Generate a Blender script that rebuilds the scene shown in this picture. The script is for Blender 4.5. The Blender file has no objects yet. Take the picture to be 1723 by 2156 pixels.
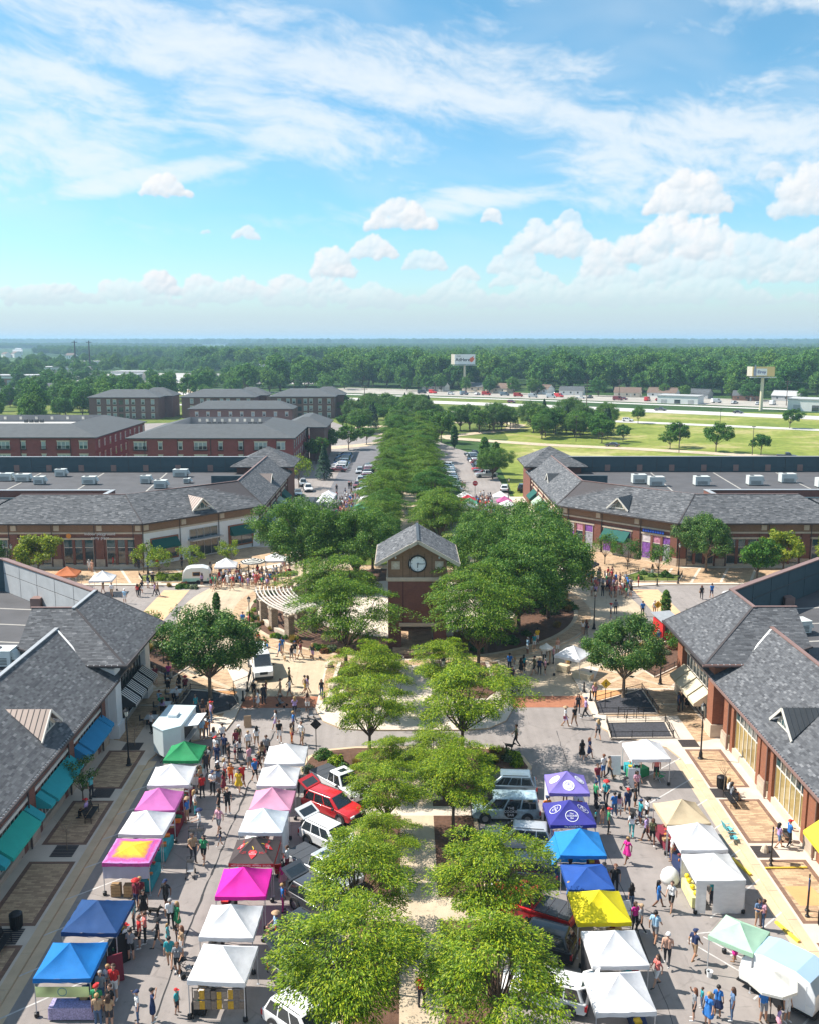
import bpy, bmesh, math, random
import numpy as np
from mathutils import Vector, Matrix, Euler
R = math.radians
random.seed(7)
np.random.seed(7)
SC = bpy.context.scene
COL = SC.collection

# ------------------------------------------------------------------ camera, sky, sun, exposure
CAM_H = 34.0
cam = bpy.data.cameras.new('camera')
cam.sensor_fit = 'VERTICAL'
cam.angle_y = 2 * math.atan(1078 / 2000)
cam.clip_start = 0.5
cam.clip_end = 40000
camo = bpy.data.objects.new('camera', cam)
camo.location = (0, 0, CAM_H)
camo.rotation_euler = (R(90 - 10.3), 0, -math.atan((861.5 - 852) / 2000))
COL.objects.link(camo)
SC.camera = camo

SUN_EL, SUN_AZ = R(50), math.atan2(-0.97, 0.24)      # azimuth measured from +Y towards +X
sun = bpy.data.lights.new('sun', 'SUN')
sun.energy = 4.9
sun.angle = R(0.53)
sun.color = (1.0, 0.94, 0.85)
suno = bpy.data.objects.new('sun', sun)
suno.rotation_euler = Vector((-math.sin(SUN_AZ) * math.cos(SUN_EL), -math.cos(SUN_AZ) * math.cos(SUN_EL), -math.sin(SUN_EL))).to_track_quat('-Z', 'Y').to_euler()
COL.objects.link(suno)

world = bpy.data.worlds.new('World')
SC.world = world
world.use_nodes = True
SC.view_settings.view_transform = 'Standard'
SC.view_settings.look = 'None'
SC.view_settings.exposure = 0.78
SC.view_settings.gamma = 1.0
SC.view_settings.use_curve_mapping = False
SC.cycles.use_denoising = True
SC.cycles.max_bounces = 6
SC.cycles.diffuse_bounces = 3
SC.cycles.glossy_bounces = 2
SC.cycles.transmission_bounces = 4
SC.cycles.transparent_max_bounces = 8
SC.cycles.volume_bounces = 0
SC.cycles.caustics_reflective = False
SC.cycles.caustics_refractive = False

class NT:
 def __init__(s, tree):
  s.t = tree

 def n(s, kind, **kw):
  nd = s.t.nodes.new(kind)
  for k, v in kw.items():
   if k == 'inp':
    for kk, vv in v.items():
     if isinstance(vv, bpy.types.NodeSocket):
      s.t.links.new(vv, nd.inputs[kk])
     else:
      nd.inputs[kk].default_value = vv
   else:
    setattr(nd, k, v)
  return nd

 def m(s, op, a, b=0.0, c=0.0, clamp=False):
  nd = s.t.nodes.new('ShaderNodeMath')
  nd.operation = op
  nd.use_clamp = clamp
  for i, v in enumerate((a, b, c)):
   if isinstance(v, bpy.types.NodeSocket):
    s.t.links.new(v, nd.inputs[i])
   else:
    nd.inputs[i].default_value = v
  return nd.outputs[0]

 def mix(s, f, a, b, blend='MIX'):
  nd = s.t.nodes.new('ShaderNodeMix')
  nd.data_type = 'RGBA'
  nd.blend_type = blend
  for i, v in ((0, f), (6, a), (7, b)):
   if isinstance(v, bpy.types.NodeSocket):
    s.t.links.new(v, nd.inputs[i])
   else:
    nd.inputs[i].default_value = v if i == 0 else (tuple(v) + (1,))[:4]
  return nd.outputs[2]

 def ramp(s, f, stops, interp='LINEAR'):
  nd = s.t.nodes.new('ShaderNodeValToRGB')
  e = nd.color_ramp.elements
  nd.color_ramp.interpolation = interp
  while len(e) < len(stops):
   e.new(0.5)
  for i, (p, c) in enumerate(stops):
   e[i].position = p
   e[i].color = (c, c, c, 1) if isinstance(c, (int, float)) else (tuple(c) + (1,))[:4]
  s.t.links.new(f, nd.inputs[0])
  return nd.outputs[0]

 def link(s, a, b):
  s.t.links.new(a, b)

def perlin(x, y, seed):
 rs = np.random.RandomState(seed)
 perm = rs.permutation(512)
 ang = rs.rand(512) * 2 * np.pi
 gx, gy = np.cos(ang).astype(np.float32), np.sin(ang).astype(np.float32)
 xi, yi = np.floor(x).astype(np.int32), np.floor(y).astype(np.int32)
 xf, yf = (x - xi).astype(np.float32), (y - yi).astype(np.float32)
 u, v = xf * xf * xf * (xf * (xf * 6 - 15) + 10), yf * yf * yf * (yf * (yf * 6 - 15) + 10)

 def g(ix, iy, fx, fy):
  h = perm[(perm[ix & 511] + iy) & 511]
  return gx[h] * fx + gy[h] * fy
 a, b = g(xi, yi, xf, yf), g(xi + 1, yi, xf - 1, yf)
 c, d = g(xi, yi + 1, xf, yf - 1), g(xi + 1, yi + 1, xf - 1, yf - 1)
 a = a + (b - a) * u
 c = c + (d - c) * u
 return a + (c - a) * v

def fbm(x, y, octs, rough, seed):
 t, amp, tot = 0, 1.0, 0
 for k in range(octs):
  t = t + amp * perlin(x * 2 ** k, y * 2 ** k, seed + k)
  tot += amp
  amp *= rough
 return t / tot

def smooth(x, a, b):
 t = np.clip((x - a) / (b - a), 0, 1)
 return t * t * (3 - 2 * t)

def cloud_map():
 W_, H_ = 1600, 640
 azs = np.linspace(-40, 40, W_, dtype=np.float32)
 els = np.linspace(0, 32, H_, dtype=np.float32)
 A, E = np.meshgrid(azs, els)
 wx = fbm(A * .10, E * .16, 3, .5, 3) * 4
 wy = fbm(A * .10 + 9, E * .16, 3, .5, 5) * 2.2
 a, e = A + wx, E + wy
 c, s_ = math.cos(R(-9)), math.sin(R(-9))
 p, q = a * c + e * s_, e * c - a * s_
 streak = fbm(p * .16, q * .62, 6, .58, 11)
 fine = fbm(p * .9, q * 2.0, 4, .6, 23)
 rip = fbm(p * 1.6 + q * .8, q * 2.6, 3, .5, 31)
 cov = np.full_like(A, -.35)
 for ba, be, rx, ry, rot in ((-9, 15.2, 13, 2.5, -6), (2, 14.0, 13, 2.3, -8), (-20, 10.0, 8, 2.2, 8), (-7, 12.0, 8, 1.8, -9), (17, 10.4, 9, 3.0, 5), (9, 12.4, 6, 1.2, -14), (23, 17.4, 7, 1.3, -5), (3, 7.7, 6, .8, 7), (-22, 13.4, 9, 1.6, -3), (-17, 17.2, 8, 1.1, -4), (-15, 8.7, 7, .7, 12), (-33, 14, 8, 4, 5), (33, 15, 9, 4, -8), (0, 24, 30, 4, 4)):
  cr, sr = math.cos(R(rot)), math.sin(R(rot))
  dx, dy = A - ba, E - be
  u, v = (dx * cr + dy * sr) / rx, (dy * cr - dx * sr) / ry
  cov = np.maximum(cov, 1 - (u * u + v * v) * .9)
 cov = np.maximum(cov, -.35)
 cv = .46 * cov + 1.0 * streak + .30 * fine + .22 * rip * smooth(A, 4, 14)
 cir = smooth(cv, -.22, .5) * .62 + smooth(cv, .1, .8) * .30
 cir = cir * smooth(E, 4.5, 7.5)
 veil = smooth(fbm(p * .07, q * .2, 4, .55, 41), -.2, .5) * .30 * smooth(E, 1.5, 9)
 cir = np.maximum(cir * .9, veil)
 rs = np.random.RandomState(5)
 ww = fbm(A * 1.1, E * 1.1, 4, .6, 51)
 w2 = fbm(A * 1.1 + 31, E * 1.1, 4, .6, 61)
 Aw, Ew = A + ww * .55, E + w2 * .42
 Hm = np.zeros_like(A)
 wt = np.zeros_like(A)
 An = np.zeros_like(A)
 heaps = []
 px = .02865
 for x, yb, w, h, k in ((378, 444, 112, 50, 1), (535, 518, 62, 32, .9), (452, 511, 22, 14, .7), (842, 499, 168, 66, 1), (1028, 488, 48, 36, .9), (705, 594, 92, 68, 1), (788, 556, 112, 52, .95), (893, 578, 98, 50, .75), (975, 600, 62, 38, .85), (1150, 556, 205, 90, .9), (1075, 585, 120, 52, .75), (1410, 478, 178, 92, 1), (1405, 578, 350, 112, 1), (1250, 596, 84, 84, .95), (1650, 492, 190, 112, .95), (1712, 445, 110, 78, .95), (1640, 580, 135, 74, .9), (1180, 492, 60, 34, .6), (1560, 420, 60, 36, .5),
       (360, 630, 90, 56, 1), (440, 630, 90, 48, .95), (520, 632, 120, 46, .9), (610, 632, 110, 52, .9), (690, 628, 130, 42, .8), (270, 632, 62, 38, .9), (165, 634, 112, 34, .85), (85, 636, 70, 24, .75), (8, 628, 60, 18, .8), (780, 630, 80, 34, .6), (940, 634, 120, 34, .5), (1480, 610, 300, 60, .6), (1500, 604, 420, 96, .75), (1300, 622, 300, 56, .7), (1660, 612, 260, 88, .8), (1100, 612, 170, 48, .7)) + tuple((q, 640 + (q * 3) % 17, 100 + (q * 11) % 70, 22 + (q * 7) % 40, .35 + .01 * ((q * 13) % 40)) for q in range(-120, 1850, 83)):
  heaps.append(((x - 852) * px, (714 - yb) * px, w * px, h * px, k))
 for k in range(46):                       # the same kind of heaps go on out of the frame
  az0 = rs.choice([-1, 1]) * rs.uniform(24.5, 40)
  h = rs.uniform(.5, 2.2)
  heaps.append((az0, rs.uniform(1.9, 7.5), h * rs.uniform(1.6, 3.2), h, rs.uniform(.7, 1)))
 for ca, ce, w, h, k in heaps:
  n = int(16 + 26 * w)
  for j in range(min(n, 90)):
   t = rs.uniform(-1, 1)
   env = (1 - t * t) ** .6
   pa = ca + t * w * .42
   v = rs.uniform(0, 1) ** 1.2
   r = h * rs.uniform(.14, .34) * (.55 + .45 * env)
   pe = ce + r * .7 + v * max(h * env - 1.6 * r, 0)
   i0, i1 = np.searchsorted(azs, [pa - r - .5, pa + r + .5])
   j0, j1 = np.searchsorted(els, [pe - r - .5, pe + r + .5])
   if i1 <= i0 or j1 <= j0:
    continue
   da, de = Aw[j0:j1, i0:i1] - pa, Ew[j0:j1, i0:i1] - pe
   de = np.where(de < 0, de * 1.35, de)
   hh = np.sqrt(np.maximum(r * r - da * da - de * de, 0)) + v * .12
   hh = np.where(hh > v * .12, hh, 0)
   an = np.sqrt(np.maximum(1 - (da * da + de * de) / (r * r), 0))
   np.maximum(An[j0:j1, i0:i1], an, out=An[j0:j1, i0:i1])
   sub = Hm[j0:j1, i0:i1]
   wt[j0:j1, i0:i1] = np.where(hh > sub, k, wt[j0:j1, i0:i1])
   np.maximum(sub, hh, out=sub)

 def blur(M, n):
  for _ in range(n):
   M = (M + np.roll(M, 1, 0) + np.roll(M, -1, 0) + np.roll(M, 1, 1) + np.roll(M, -1, 1)) / 5
  return M
 Hs = blur(Hm, 3)
 gy, gx = np.gradient(blur(Hm, 2) + fbm(A * 2.2, E * 2.2, 3, .6, 71) * .07, els[1] - els[0], azs[1] - azs[0])
 nl = np.sqrt(gx * gx + gy * gy + .6)
 lit = (-gx * -.45 + -gy * .75 + .42) / nl
 lit = np.clip(.35 + .62 * blur(lit, 1), 0, 1)
 er = fbm(A * 2.6, E * 3.0, 4, .65, 101)
 Ab = blur(An, 4)
 cum = smooth(Ab + er * .75 * smooth(Ab, 0, .3), .12, .85) * blur(wt, 3)
 cum = cum * (.80 + .2 * smooth(fbm(A * .7, E * .7, 4, .6, 81), -.3, .3))
 base = smooth(E + fbm(A * .5, E * .5, 3, .5, 91) * .5, 1.7, 2.8)
 lit = lit * (.35 + .65 * base)
 img = bpy.data.images.new('cloud_cover', W_, H_, alpha=False, float_buffer=True)
 img.colorspace_settings.name = 'Non-Color'
 px_ = np.ones((H_, W_, 4), np.float32)
 px_[..., 0], px_[..., 1], px_[..., 2] = cir, cum, lit
 img.pixels.foreach_set(px_.ravel())
 img.update()
 img.pack()
 return img

def build_world():
 t = world.node_tree
 t.nodes.clear()
 N = NT(t)
 tc = N.n('ShaderNodeTexCoord')
 sep = N.n('ShaderNodeSeparateXYZ', inp={0: tc.outputs['Generated']})
 X, Y, Z = sep.outputs
 el = N.m('MULTIPLY', N.m('ARCSINE', Z), 180 / math.pi)
 az = N.m('MULTIPLY', N.m('ARCTAN2', X, Y), 180 / math.pi)
 sky = N.n('ShaderNodeTexSky', sky_type='NISHITA')
 sky.sun_disc = False
 sky.sun_elevation = SUN_EL
 sky.sun_rotation = SUN_AZ
 sky.air_density = 1.0
 sky.dust_density = 0.3
 sky.ozone_density = 2.0
 skyc = N.mix(1.0, sky.outputs[0], N.ramp(N.m('DIVIDE', N.m('ABSOLUTE', el), 24.0), [(0, (.76, .90, 1.0)), (.3, (.62, .93, 1.0)), (1, (.60, 1.0, 1.0))]), 'MULTIPLY')
 co = N.n('ShaderNodeCombineXYZ', inp={0: N.m('MULTIPLY_ADD', az, 1 / 80, .5), 1: N.m('DIVIDE', el, 32.0), 2: 0.0}).outputs[0]
 im = N.n('ShaderNodeTexImage', image=cloud_map(), extension='MIRROR', interpolation='Linear', inp={0: co})
 ch = N.n('ShaderNodeSeparateColor', inp={0: im.outputs[0]})
 cir, cum, lit = ch.outputs
 col = N.mix(cir, skyc, (5.5, 5.8, 6.0))
 cc = N.mix(lit, (4.0, 4.55, 5.0), (6.05, 6.0, 6.0))
 col = N.mix(cum, col, cc)
 low = N.ramp(N.m('DIVIDE', N.m('ABSOLUTE', el), 8.0), [(0.0, 0.90), (0.16, 0.74), (0.27, 0.42), (0.38, 0.14), (0.7, 0.0)])
 col = N.mix(low, col, (3.5, 4.15, 4.65))
 bg = N.n('ShaderNodeBackground', inp={'Color': col, 'Strength': 0.1})
 out = N.n('ShaderNodeOutputWorld')
 N.link(bg.outputs[0], out.inputs[0])

build_world()

# ------------------------------------------------------------------ helpers
AX = 0.85                                                  # the street's axis
MATS = {}

def mat(name, col, rough=0.7, var=0.12, scale=3.0, metal=0.0, bump=0.0, spec=0.4, coat=0.0, trans=0.0, detail=5.0, obj_rand=0.0, streak=None, emis=None):
 if name in MATS:
  return MATS[name]
 m = bpy.data.materials.new(name)
 m.use_nodes = True
 t = m.node_tree
 N = NT(t)
 b = t.nodes['Principled BSDF']
 tc = N.n('ShaderNodeTexCoord')
 geo = N.n('ShaderNodeNewGeometry')
 vec = geo.outputs['Position']
 mp = N.n('ShaderNodeMapping', inp={0: vec})
 if streak:
  mp.inputs['Scale'].default_value = streak
 nz = N.n('ShaderNodeTexNoise', inp={'Vector': mp.outputs[0], 'Scale': scale, 'Detail': detail, 'Roughness': 0.6})
 f = N.ramp(nz.outputs['Fac'], [(0.25, 1 - var), (0.75, 1 + var)])
 c = N.mix(1.0, [q * (1 + var) for q in col], N.ramp(nz.outputs['Fac'], [(0.25, (1 - var) / (1 + var)), (0.75, 1.0)]), 'MULTIPLY')
 if obj_rand:
  oi = N.n('ShaderNodeObjectInfo')
  c = N.mix(1.0, c, N.ramp(oi.outputs['Random'], [(0, 1 - obj_rand), (1, 1.0)]), 'MULTIPLY')
 N.link(c, b.inputs['Base Color'])
 b.inputs['Roughness'].default_value = rough
 b.inputs['Metallic'].default_value = metal
 b.inputs['Specular IOR Level'].default_value = spec
 b.inputs['Coat Weight'].default_value = coat
 if coat:
  b.inputs['Coat Roughness'].default_value = 0.05
 if emis:
  b.inputs['Emission Color'].default_value = tuple(emis[:3]) + (1,)
  b.inputs['Emission Strength'].default_value = emis[3]
 if bump:
  bp = N.n('ShaderNodeBump', inp={'Strength': 0.5, 'Distance': bump, 'Height': nz.outputs['Fac']})
  N.link(bp.outputs[0], b.inputs['Normal'])
 if trans:
  out = t.nodes['Material Output']
  tr = N.n('ShaderNodeBsdfTranslucent', inp={'Color': c})
  mx = N.n('ShaderNodeMixShader', inp={0: trans, 1: b.outputs[0], 2: tr.outputs[0]})
  N.link(mx.outputs[0], out.inputs[0])
 MATS[name] = m
 return m

def brick_mat(name, c1, c2, mortar, bw=0.22, bh=0.075, ms=0.010, axis='wall', bias=0.0, rough=0.85, var=0.2, bump=0.004, off=0.5):
 if name in MATS:
  return MATS[name]
 m = bpy.data.materials.new(name)
 m.use_nodes = True
 t = m.node_tree
 N = NT(t)
 b = t.nodes['Principled BSDF']
 geo = N.n('ShaderNodeNewGeometry')
 sp = N.n('ShaderNodeSeparateXYZ', inp={0: geo.outputs['Position']})
 if axis == 'wall':
  sn = N.n('ShaderNodeSeparateXYZ', inp={0: geo.outputs['True Normal']})
  u = N.m('SUBTRACT', N.m('MULTIPLY', sp.outputs[0], sn.outputs[1]), N.m('MULTIPLY', sp.outputs[1], sn.outputs[0]))
  vec = N.n('ShaderNodeCombineXYZ', inp={0: u, 1: sp.outputs[2], 2: 0.0}).outputs[0]
 elif axis == 'y':
  vec = N.n('ShaderNodeCombineXYZ', inp={0: sp.outputs[1], 1: sp.outputs[0], 2: 0.0}).outputs[0]
 else:
  vec = N.n('ShaderNodeCombineXYZ', inp={0: sp.outputs[0], 1: sp.outputs[1], 2: 0.0}).outputs[0]
 br = N.n('ShaderNodeTexBrick', inp={'Vector': vec, 'Color1': tuple(c1) + (1,), 'Color2': tuple(c2) + (1,), 'Mortar': tuple(mortar) + (1,), 'Scale': 1.0, 'Mortar Size': ms, 'Bias': bias, 'Brick Width': bw, 'Row Height': bh})
 br.offset = off
 nz = N.n('ShaderNodeTexNoise', inp={'Vector': vec, 'Scale': 0.9, 'Detail': 6, 'Roughness': 0.65})
 c = N.mix(1.0, br.outputs['Color'], N.ramp(nz.outputs['Fac'], [(0.25, 1 - var), (0.75, 1.0)]), 'MULTIPLY')
 N.link(c, b.inputs['Base Color'])
 b.inputs['Roughness'].default_value = rough
 b.inputs['Specular IOR Level'].default_value = 0.25
 bp = N.n('ShaderNodeBump', inp={'Strength': 0.6, 'Distance': bump, 'Height': N.m('SUBTRACT', 1.0, br.outputs['Fac'])})
 N.link(bp.outputs[0], b.inputs['Normal'])
 MATS[name] = m
 return m

def island_mat(name, stops, rough=0.9, per_object=False, var=0.15, trans=0.0, scale=1.2, obj_tint=0.0):
 if name in MATS:
  return MATS[name]
 m = bpy.data.materials.new(name)
 m.use_nodes = True
 t = m.node_tree
 N = NT(t)
 b = t.nodes['Principled BSDF']
 geo = N.n('ShaderNodeNewGeometry')
 oi = N.n('ShaderNodeObjectInfo')
 f = oi.outputs['Random'] if per_object else geo.outputs['Random Per Island']
 c = N.ramp(f, stops)
 nz = N.n('ShaderNodeTexNoise', inp={'Vector': geo.outputs['Position'], 'Scale': scale, 'Detail': 4, 'Roughness': 0.6})
 c = N.mix(1.0, c, N.ramp(nz.outputs['Fac'], [(0.3, 1 - var), (0.7, 1.0)]), 'MULTIPLY')
 if obj_tint:
  c = N.mix(1.0, c, N.ramp(oi.outputs['Random'], [(0, (.5, .72, .62)), (.45, (.8, .92, .7)), (.75, (1, 1, .8)), (1, (1.0, .95, .55))]), 'MULTIPLY')
 N.link(c, b.inputs['Base Color'])
 b.inputs['Roughness'].default_value = rough
 b.inputs['Specular IOR Level'].default_value = 0.25
 if trans:
  out = t.nodes['Material Output']
  tr = N.n('ShaderNodeBsdfTranslucent', inp={'Color': N.mix(1.0, c, (1.15, 1.25, 0.55), 'MULTIPLY')})
  mx = N.n('ShaderNodeMixShader', inp={0: trans, 1: b.outputs[0], 2: tr.outputs[0]})
  N.link(mx.outputs[0], out.inputs[0])
 MATS[name] = m
 return m

def glass_mat(name, col, rough=0.06, spec=0.9, var=0.3, scale=0.6):
 return mat(name, col, rough, var, scale, spec=spec, coat=0.3)

class MB:
 def __init__(s):
  s.v = []
  s.f = []
  s.mi = []
  s.cur = 0

 def poly(s, pts, mi=None):
  b = len(s.v)
  s.v += [tuple(p) for p in pts]
  s.f.append(tuple(range(b, b + len(pts))))
  s.mi.append(s.cur if mi is None else mi)

 def faces(s, pts, fs, mi=None):
  b = len(s.v)
  s.v += [tuple(p) for p in pts]
  for f in fs:
   s.f.append(tuple(b + i for i in f))
   s.mi.append(s.cur if mi is None else mi)

 def hexa(s, p, mi=None):
  s.faces(p, [(3, 2, 1, 0), (4, 5, 6, 7), (0, 1, 5, 4), (1, 2, 6, 5), (2, 3, 7, 6), (3, 0, 4, 7)], mi)

 def box(s, x0, x1, y0, y1, z0, z1, mi=None):
  s.hexa([(x0, y0, z0), (x1, y0, z0), (x1, y1, z0), (x0, y1, z0), (x0, y0, z1), (x1, y0, z1), (x1, y1, z1), (x0, y1, z1)], mi)

 def obox(s, c, ux, hx, hy, z0, z1, mi=None):
  u = Vector(ux).normalized()
  n = Vector((-u.y, u.x))
  c = Vector(c)
  q = [c - u * hx - n * hy, c + u * hx - n * hy, c + u * hx + n * hy, c - u * hx + n * hy]
  s.hexa([(p.x, p.y, z0) for p in q] + [(p.x, p.y, z1) for p in q], mi)

 def prism(s, pts, z0, z1, mi=None, mi_top=None):
  n = len(pts)
  P = [(p[0], p[1], z0) for p in pts] + [(p[0], p[1], z1) for p in pts]
  s.faces(P, [tuple(range(n - 1, -1, -1))] + [(i, (i + 1) % n, n + (i + 1) % n, n + i) for i in range(n)], mi)
  s.faces(P, [tuple(range(n, 2 * n))], mi if mi_top is None else mi_top)

 def tube(s, p0, p1, r0, r1=None, n=8, mi=None, cap=True):
  r1 = r0 if r1 is None else r1
  p0, p1 = Vector(p0), Vector(p1)
  d = (p1 - p0)
  if d.length < 1e-6:
   return
  d.normalize()
  a = d.orthogonal().normalized()
  b = d.cross(a)
  P = []
  for p, r in ((p0, r0), (p1, r1)):
   for i in range(n):
    t = 2 * math.pi * i / n
    P.append(p + (a * math.cos(t) + b * math.sin(t)) * r)
  F = [(i, (i + 1) % n, n + (i + 1) % n, n + i) for i in range(n)]
  if cap:
   F += [tuple(range(n - 1, -1, -1)), tuple(range(n, 2 * n))]
  s.faces(P, F, mi)

 def lathe(s, prof, c=(0, 0, 0), n=16, mi=None):
  P = []
  for r, z in prof:
   for i in range(n):
    t = 2 * math.pi * i / n
    P.append((c[0] + r * math.cos(t), c[1] + r * math.sin(t), c[2] + z))
  F = []
  for k in range(len(prof) - 1):
   for i in range(n):
    j = (i + 1) % n
    F.append((k * n + i, k * n + j, (k + 1) * n + j, (k + 1) * n + i))
  F.append(tuple(range(n - 1, -1, -1)))
  F.append(tuple(range((len(prof) - 1) * n, len(prof) * n)))
  s.faces(P, F, mi)

 def mesh(s, name, mats, smooth=False):
  me = bpy.data.meshes.new(name)
  me.from_pydata(s.v, [], s.f)
  for m in (mats if isinstance(mats, (list, tuple)) else [mats]):
   me.materials.append(m)
  if isinstance(mats, (list, tuple)) and len(mats) > 1:
   me.polygons.foreach_set('material_index', s.mi)
  if smooth:
   me.polygons.foreach_set('use_smooth', [True] * len(me.polygons))
  me.update()
  return me

 def build(s, name, mats, parent=None, smooth=False, loc=None):
  o = bpy.data.objects.new(name, s.mesh(name, mats, smooth))
  COL.objects.link(o)
  if parent:
   o.parent = parent
  if loc:
   o.location = loc
  return o

THINGS = []

def tag(o, label, cat, group=None, kind=None):
 o['label'] = label
 if cat:
  o['category'] = cat
 if group:
  o['group'] = group
 if kind:
  o['kind'] = kind
 else:
  THINGS.append(o)
 return o

def empty(name, loc=(0, 0, 0), rz=0.0, scale=1.0):
 o = bpy.data.objects.new(name, None)
 o.empty_display_size = 0.2
 o.location = loc
 o.rotation_euler = (0, 0, rz)
 o.scale = (scale,) * 3
 COL.objects.link(o)
 return o

def struct(o):
 o['kind'] = 'structure'
 return o

def place(name, me, parent=None, loc=(0, 0, 0), rz=0.0, scale=None, mtx=None):
 o = bpy.data.objects.new(name, me)
 COL.objects.link(o)
 if parent:
  o.parent = parent
 if mtx is not None:
  o.matrix_local = mtx
 else:
  o.location = loc
  o.rotation_euler = (0, 0, rz)
  if scale:
   o.scale = scale if isinstance(scale, (tuple, list)) else (scale,) * 3
 return o

KIDS = {}

def copy_tree(o, parent=None):
 c = o.copy()
 COL.objects.link(c)
 c.parent = parent
 for ch in list(o.children):
  copy_tree(ch, c)
 return c

TMP = bpy.data.scenes.new('workbench')

def baked(o):
 TMP.collection.objects.link(o)
 vl = TMP.view_layers[0]
 vl.update()
 me = bpy.data.meshes.new_from_object(o.evaluated_get(vl.depsgraph))
 bpy.data.objects.remove(o)
 return me

def text_mesh(body, size, ext=0.01, bold=0.0):
 cu = bpy.data.curves.new('lettering', 'FONT')
 cu.body = body
 cu.size = size
 cu.extrude = ext
 cu.offset = bold
 cu.align_x = 'CENTER'
 cu.align_y = 'CENTER'
 cu.resolution_u = 3
 return baked(bpy.data.objects.new('lettering', cu))

def lettering(body, size, m, parent, mtx, ext=0.01, name='lettering', bold=0.0):
 me = text_mesh(body, size, ext, bold)
 me.materials.clear()
 me.materials.append(m)
 return place(name, me, parent, mtx=mtx)

def basis(o, u, v, w=None):
 u, v = Vector(u).normalized(), Vector(v).normalized()
 w = u.cross(v) if w is None else Vector(w)
 return Matrix(((u.x, v.x, w.x, o[0]), (u.y, v.y, w.y, o[1]), (u.z, v.z, w.z, o[2]), (0, 0, 0, 1)))

def inset_pts(pts, k):
 c = sum((Vector(p) for p in pts), Vector((0, 0, 0))) / len(pts)
 return [c + (Vector(p) - c) * k for p in pts]

# ------------------------------------------------------------------ materials
def worn_mat(name, col, stain, joint=0.0):
 m = bpy.data.materials.new(name)
 m.use_nodes = True
 N = NT(m.node_tree)
 b = m.node_tree.nodes['Principled BSDF']
 P = N.n('ShaderNodeNewGeometry').outputs['Position']
 nz = lambda s, d, r_=.6: N.n('ShaderNodeTexNoise', inp={'Vector': P, 'Scale': s, 'Detail': d, 'Roughness': r_}).outputs['Fac']
 c = N.mix(1.0, col, N.ramp(nz(.12, 4), [(.3, .80), (.7, 1.0)]), 'MULTIPLY')
 c = N.mix(1.0, c, N.ramp(nz(1.1, 7, .7), [(.30, .62), (.40, .92), (.6, 1.0)]), 'MULTIPLY')
 c = N.mix(1.0, c, N.ramp(nz(38, 2), [(.3, .82), (.7, 1.0)]), 'MULTIPLY')
 mp = N.n('ShaderNodeMapping', inp={0: P})
 mp.inputs['Scale'].default_value = (1.6, .10, 1)
 st = N.n('ShaderNodeTexNoise', inp={'Vector': mp.outputs[0], 'Scale': .9, 'Detail': 3}).outputs['Fac']
 c = N.mix(1.0, c, N.ramp(st, [(.35, .88), (.6, 1.0)]), 'MULTIPLY')
 vo = N.n('ShaderNodeTexVoronoi', feature='DISTANCE_TO_EDGE', inp={'Vector': P, 'Scale': .16}).outputs[0]
 wob = N.m('ADD', vo, N.m('MULTIPLY', N.m('SUBTRACT', nz(.9, 5), .5), .05))
 c = N.mix(1.0, c, N.ramp(N.m('ABSOLUTE', wob), [(0, 1 - stain), (.007, 1.0)]), 'MULTIPLY')
 N.link(c, b.inputs['Base Color'])
 b.inputs['Roughness'].default_value = .9
 b.inputs['Specular IOR Level'].default_value = .25
 MATS[name] = m
 return m

ASPHALT = worn_mat('asphalt', (.36, .32, .30), .2)
ASPHALT2 = mat('asphalt_dark', (0.15, 0.145, 0.155), 0.9, 0.2, 0.3, bump=0.003, detail=9)
CONC = worn_mat('concrete_tan', (.66, .53, .38), .2)
CONC_W = mat('concrete_pale', (0.60, 0.51, 0.42), 0.85, 0.12, 0.6, detail=8)
KERB = mat('kerb_concrete', (0.57, 0.43, 0.285), 0.85, 0.15, 0.8, detail=8)
PAVER = brick_mat('paver', (0.60, 0.42, 0.26), (0.28, 0.17, 0.11), (0.36, 0.25, 0.16), 0.52, 0.17, 0.012, 'floor', -.25)
PAVER_Y = brick_mat('paver_along', (0.56, 0.39, 0.235), (0.36, 0.23, 0.14), (0.3, 0.2, 0.12), 0.42, 0.2, 0.012, 'y')
PAVER_D = brick_mat('paver_border', (0.27, 0.16, 0.11), (0.20, 0.12, 0.09), (0.18, 0.11, 0.08), 0.42, 0.2, 0.01, 'floor')
XWALK = brick_mat('crosswalk_brick', (0.42, 0.18, 0.10), (0.36, 0.14, 0.08), (0.34, 0.16, 0.10), 0.3, 0.15, 0.008, 'floor')
ORANGE_P = mat('orange_paving', (0.66, 0.33, 0.14), 0.85, 0.12, 1.0)
BRICK = brick_mat('red_brick', (0.24, 0.085, 0.055), (0.18, 0.06, 0.045), (0.22, 0.14, 0.11))
BRICK_O = brick_mat('orange_brick', (0.36, 0.13, 0.065), (0.28, 0.09, 0.05), (0.26, 0.15, 0.10))
BRICK_APT = brick_mat('apartment_brick', (0.30, 0.07, 0.065), (0.24, 0.055, 0.055), (0.26, 0.10, 0.09))
BRICK_APT2 = brick_mat('apartment_brick_brown', (0.24, 0.13, 0.11), (0.20, 0.10, 0.09), (0.2, 0.13, 0.11))
BRICK_TAN = brick_mat('tan_brick', (0.32, 0.19, 0.11), (0.27, 0.155, 0.09), (0.28, 0.18, 0.12))
STONE = mat('limestone', (0.55, 0.46, 0.36), 0.85, 0.12, 2.0, bump=0.003)
STONE_B = brick_mat('limestone_blocks', (0.55, 0.45, 0.35), (0.46, 0.37, 0.29), (0.36, 0.3, 0.24), 0.6, 0.3, 0.012)
WHITE_P = mat('white_paint', (0.74, 0.75, 0.76), 0.7, 0.06, 1.0)
FRAME = mat('window_frame', (0.66, 0.62, 0.55), 0.5, 0.05, 2.0)
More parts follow.
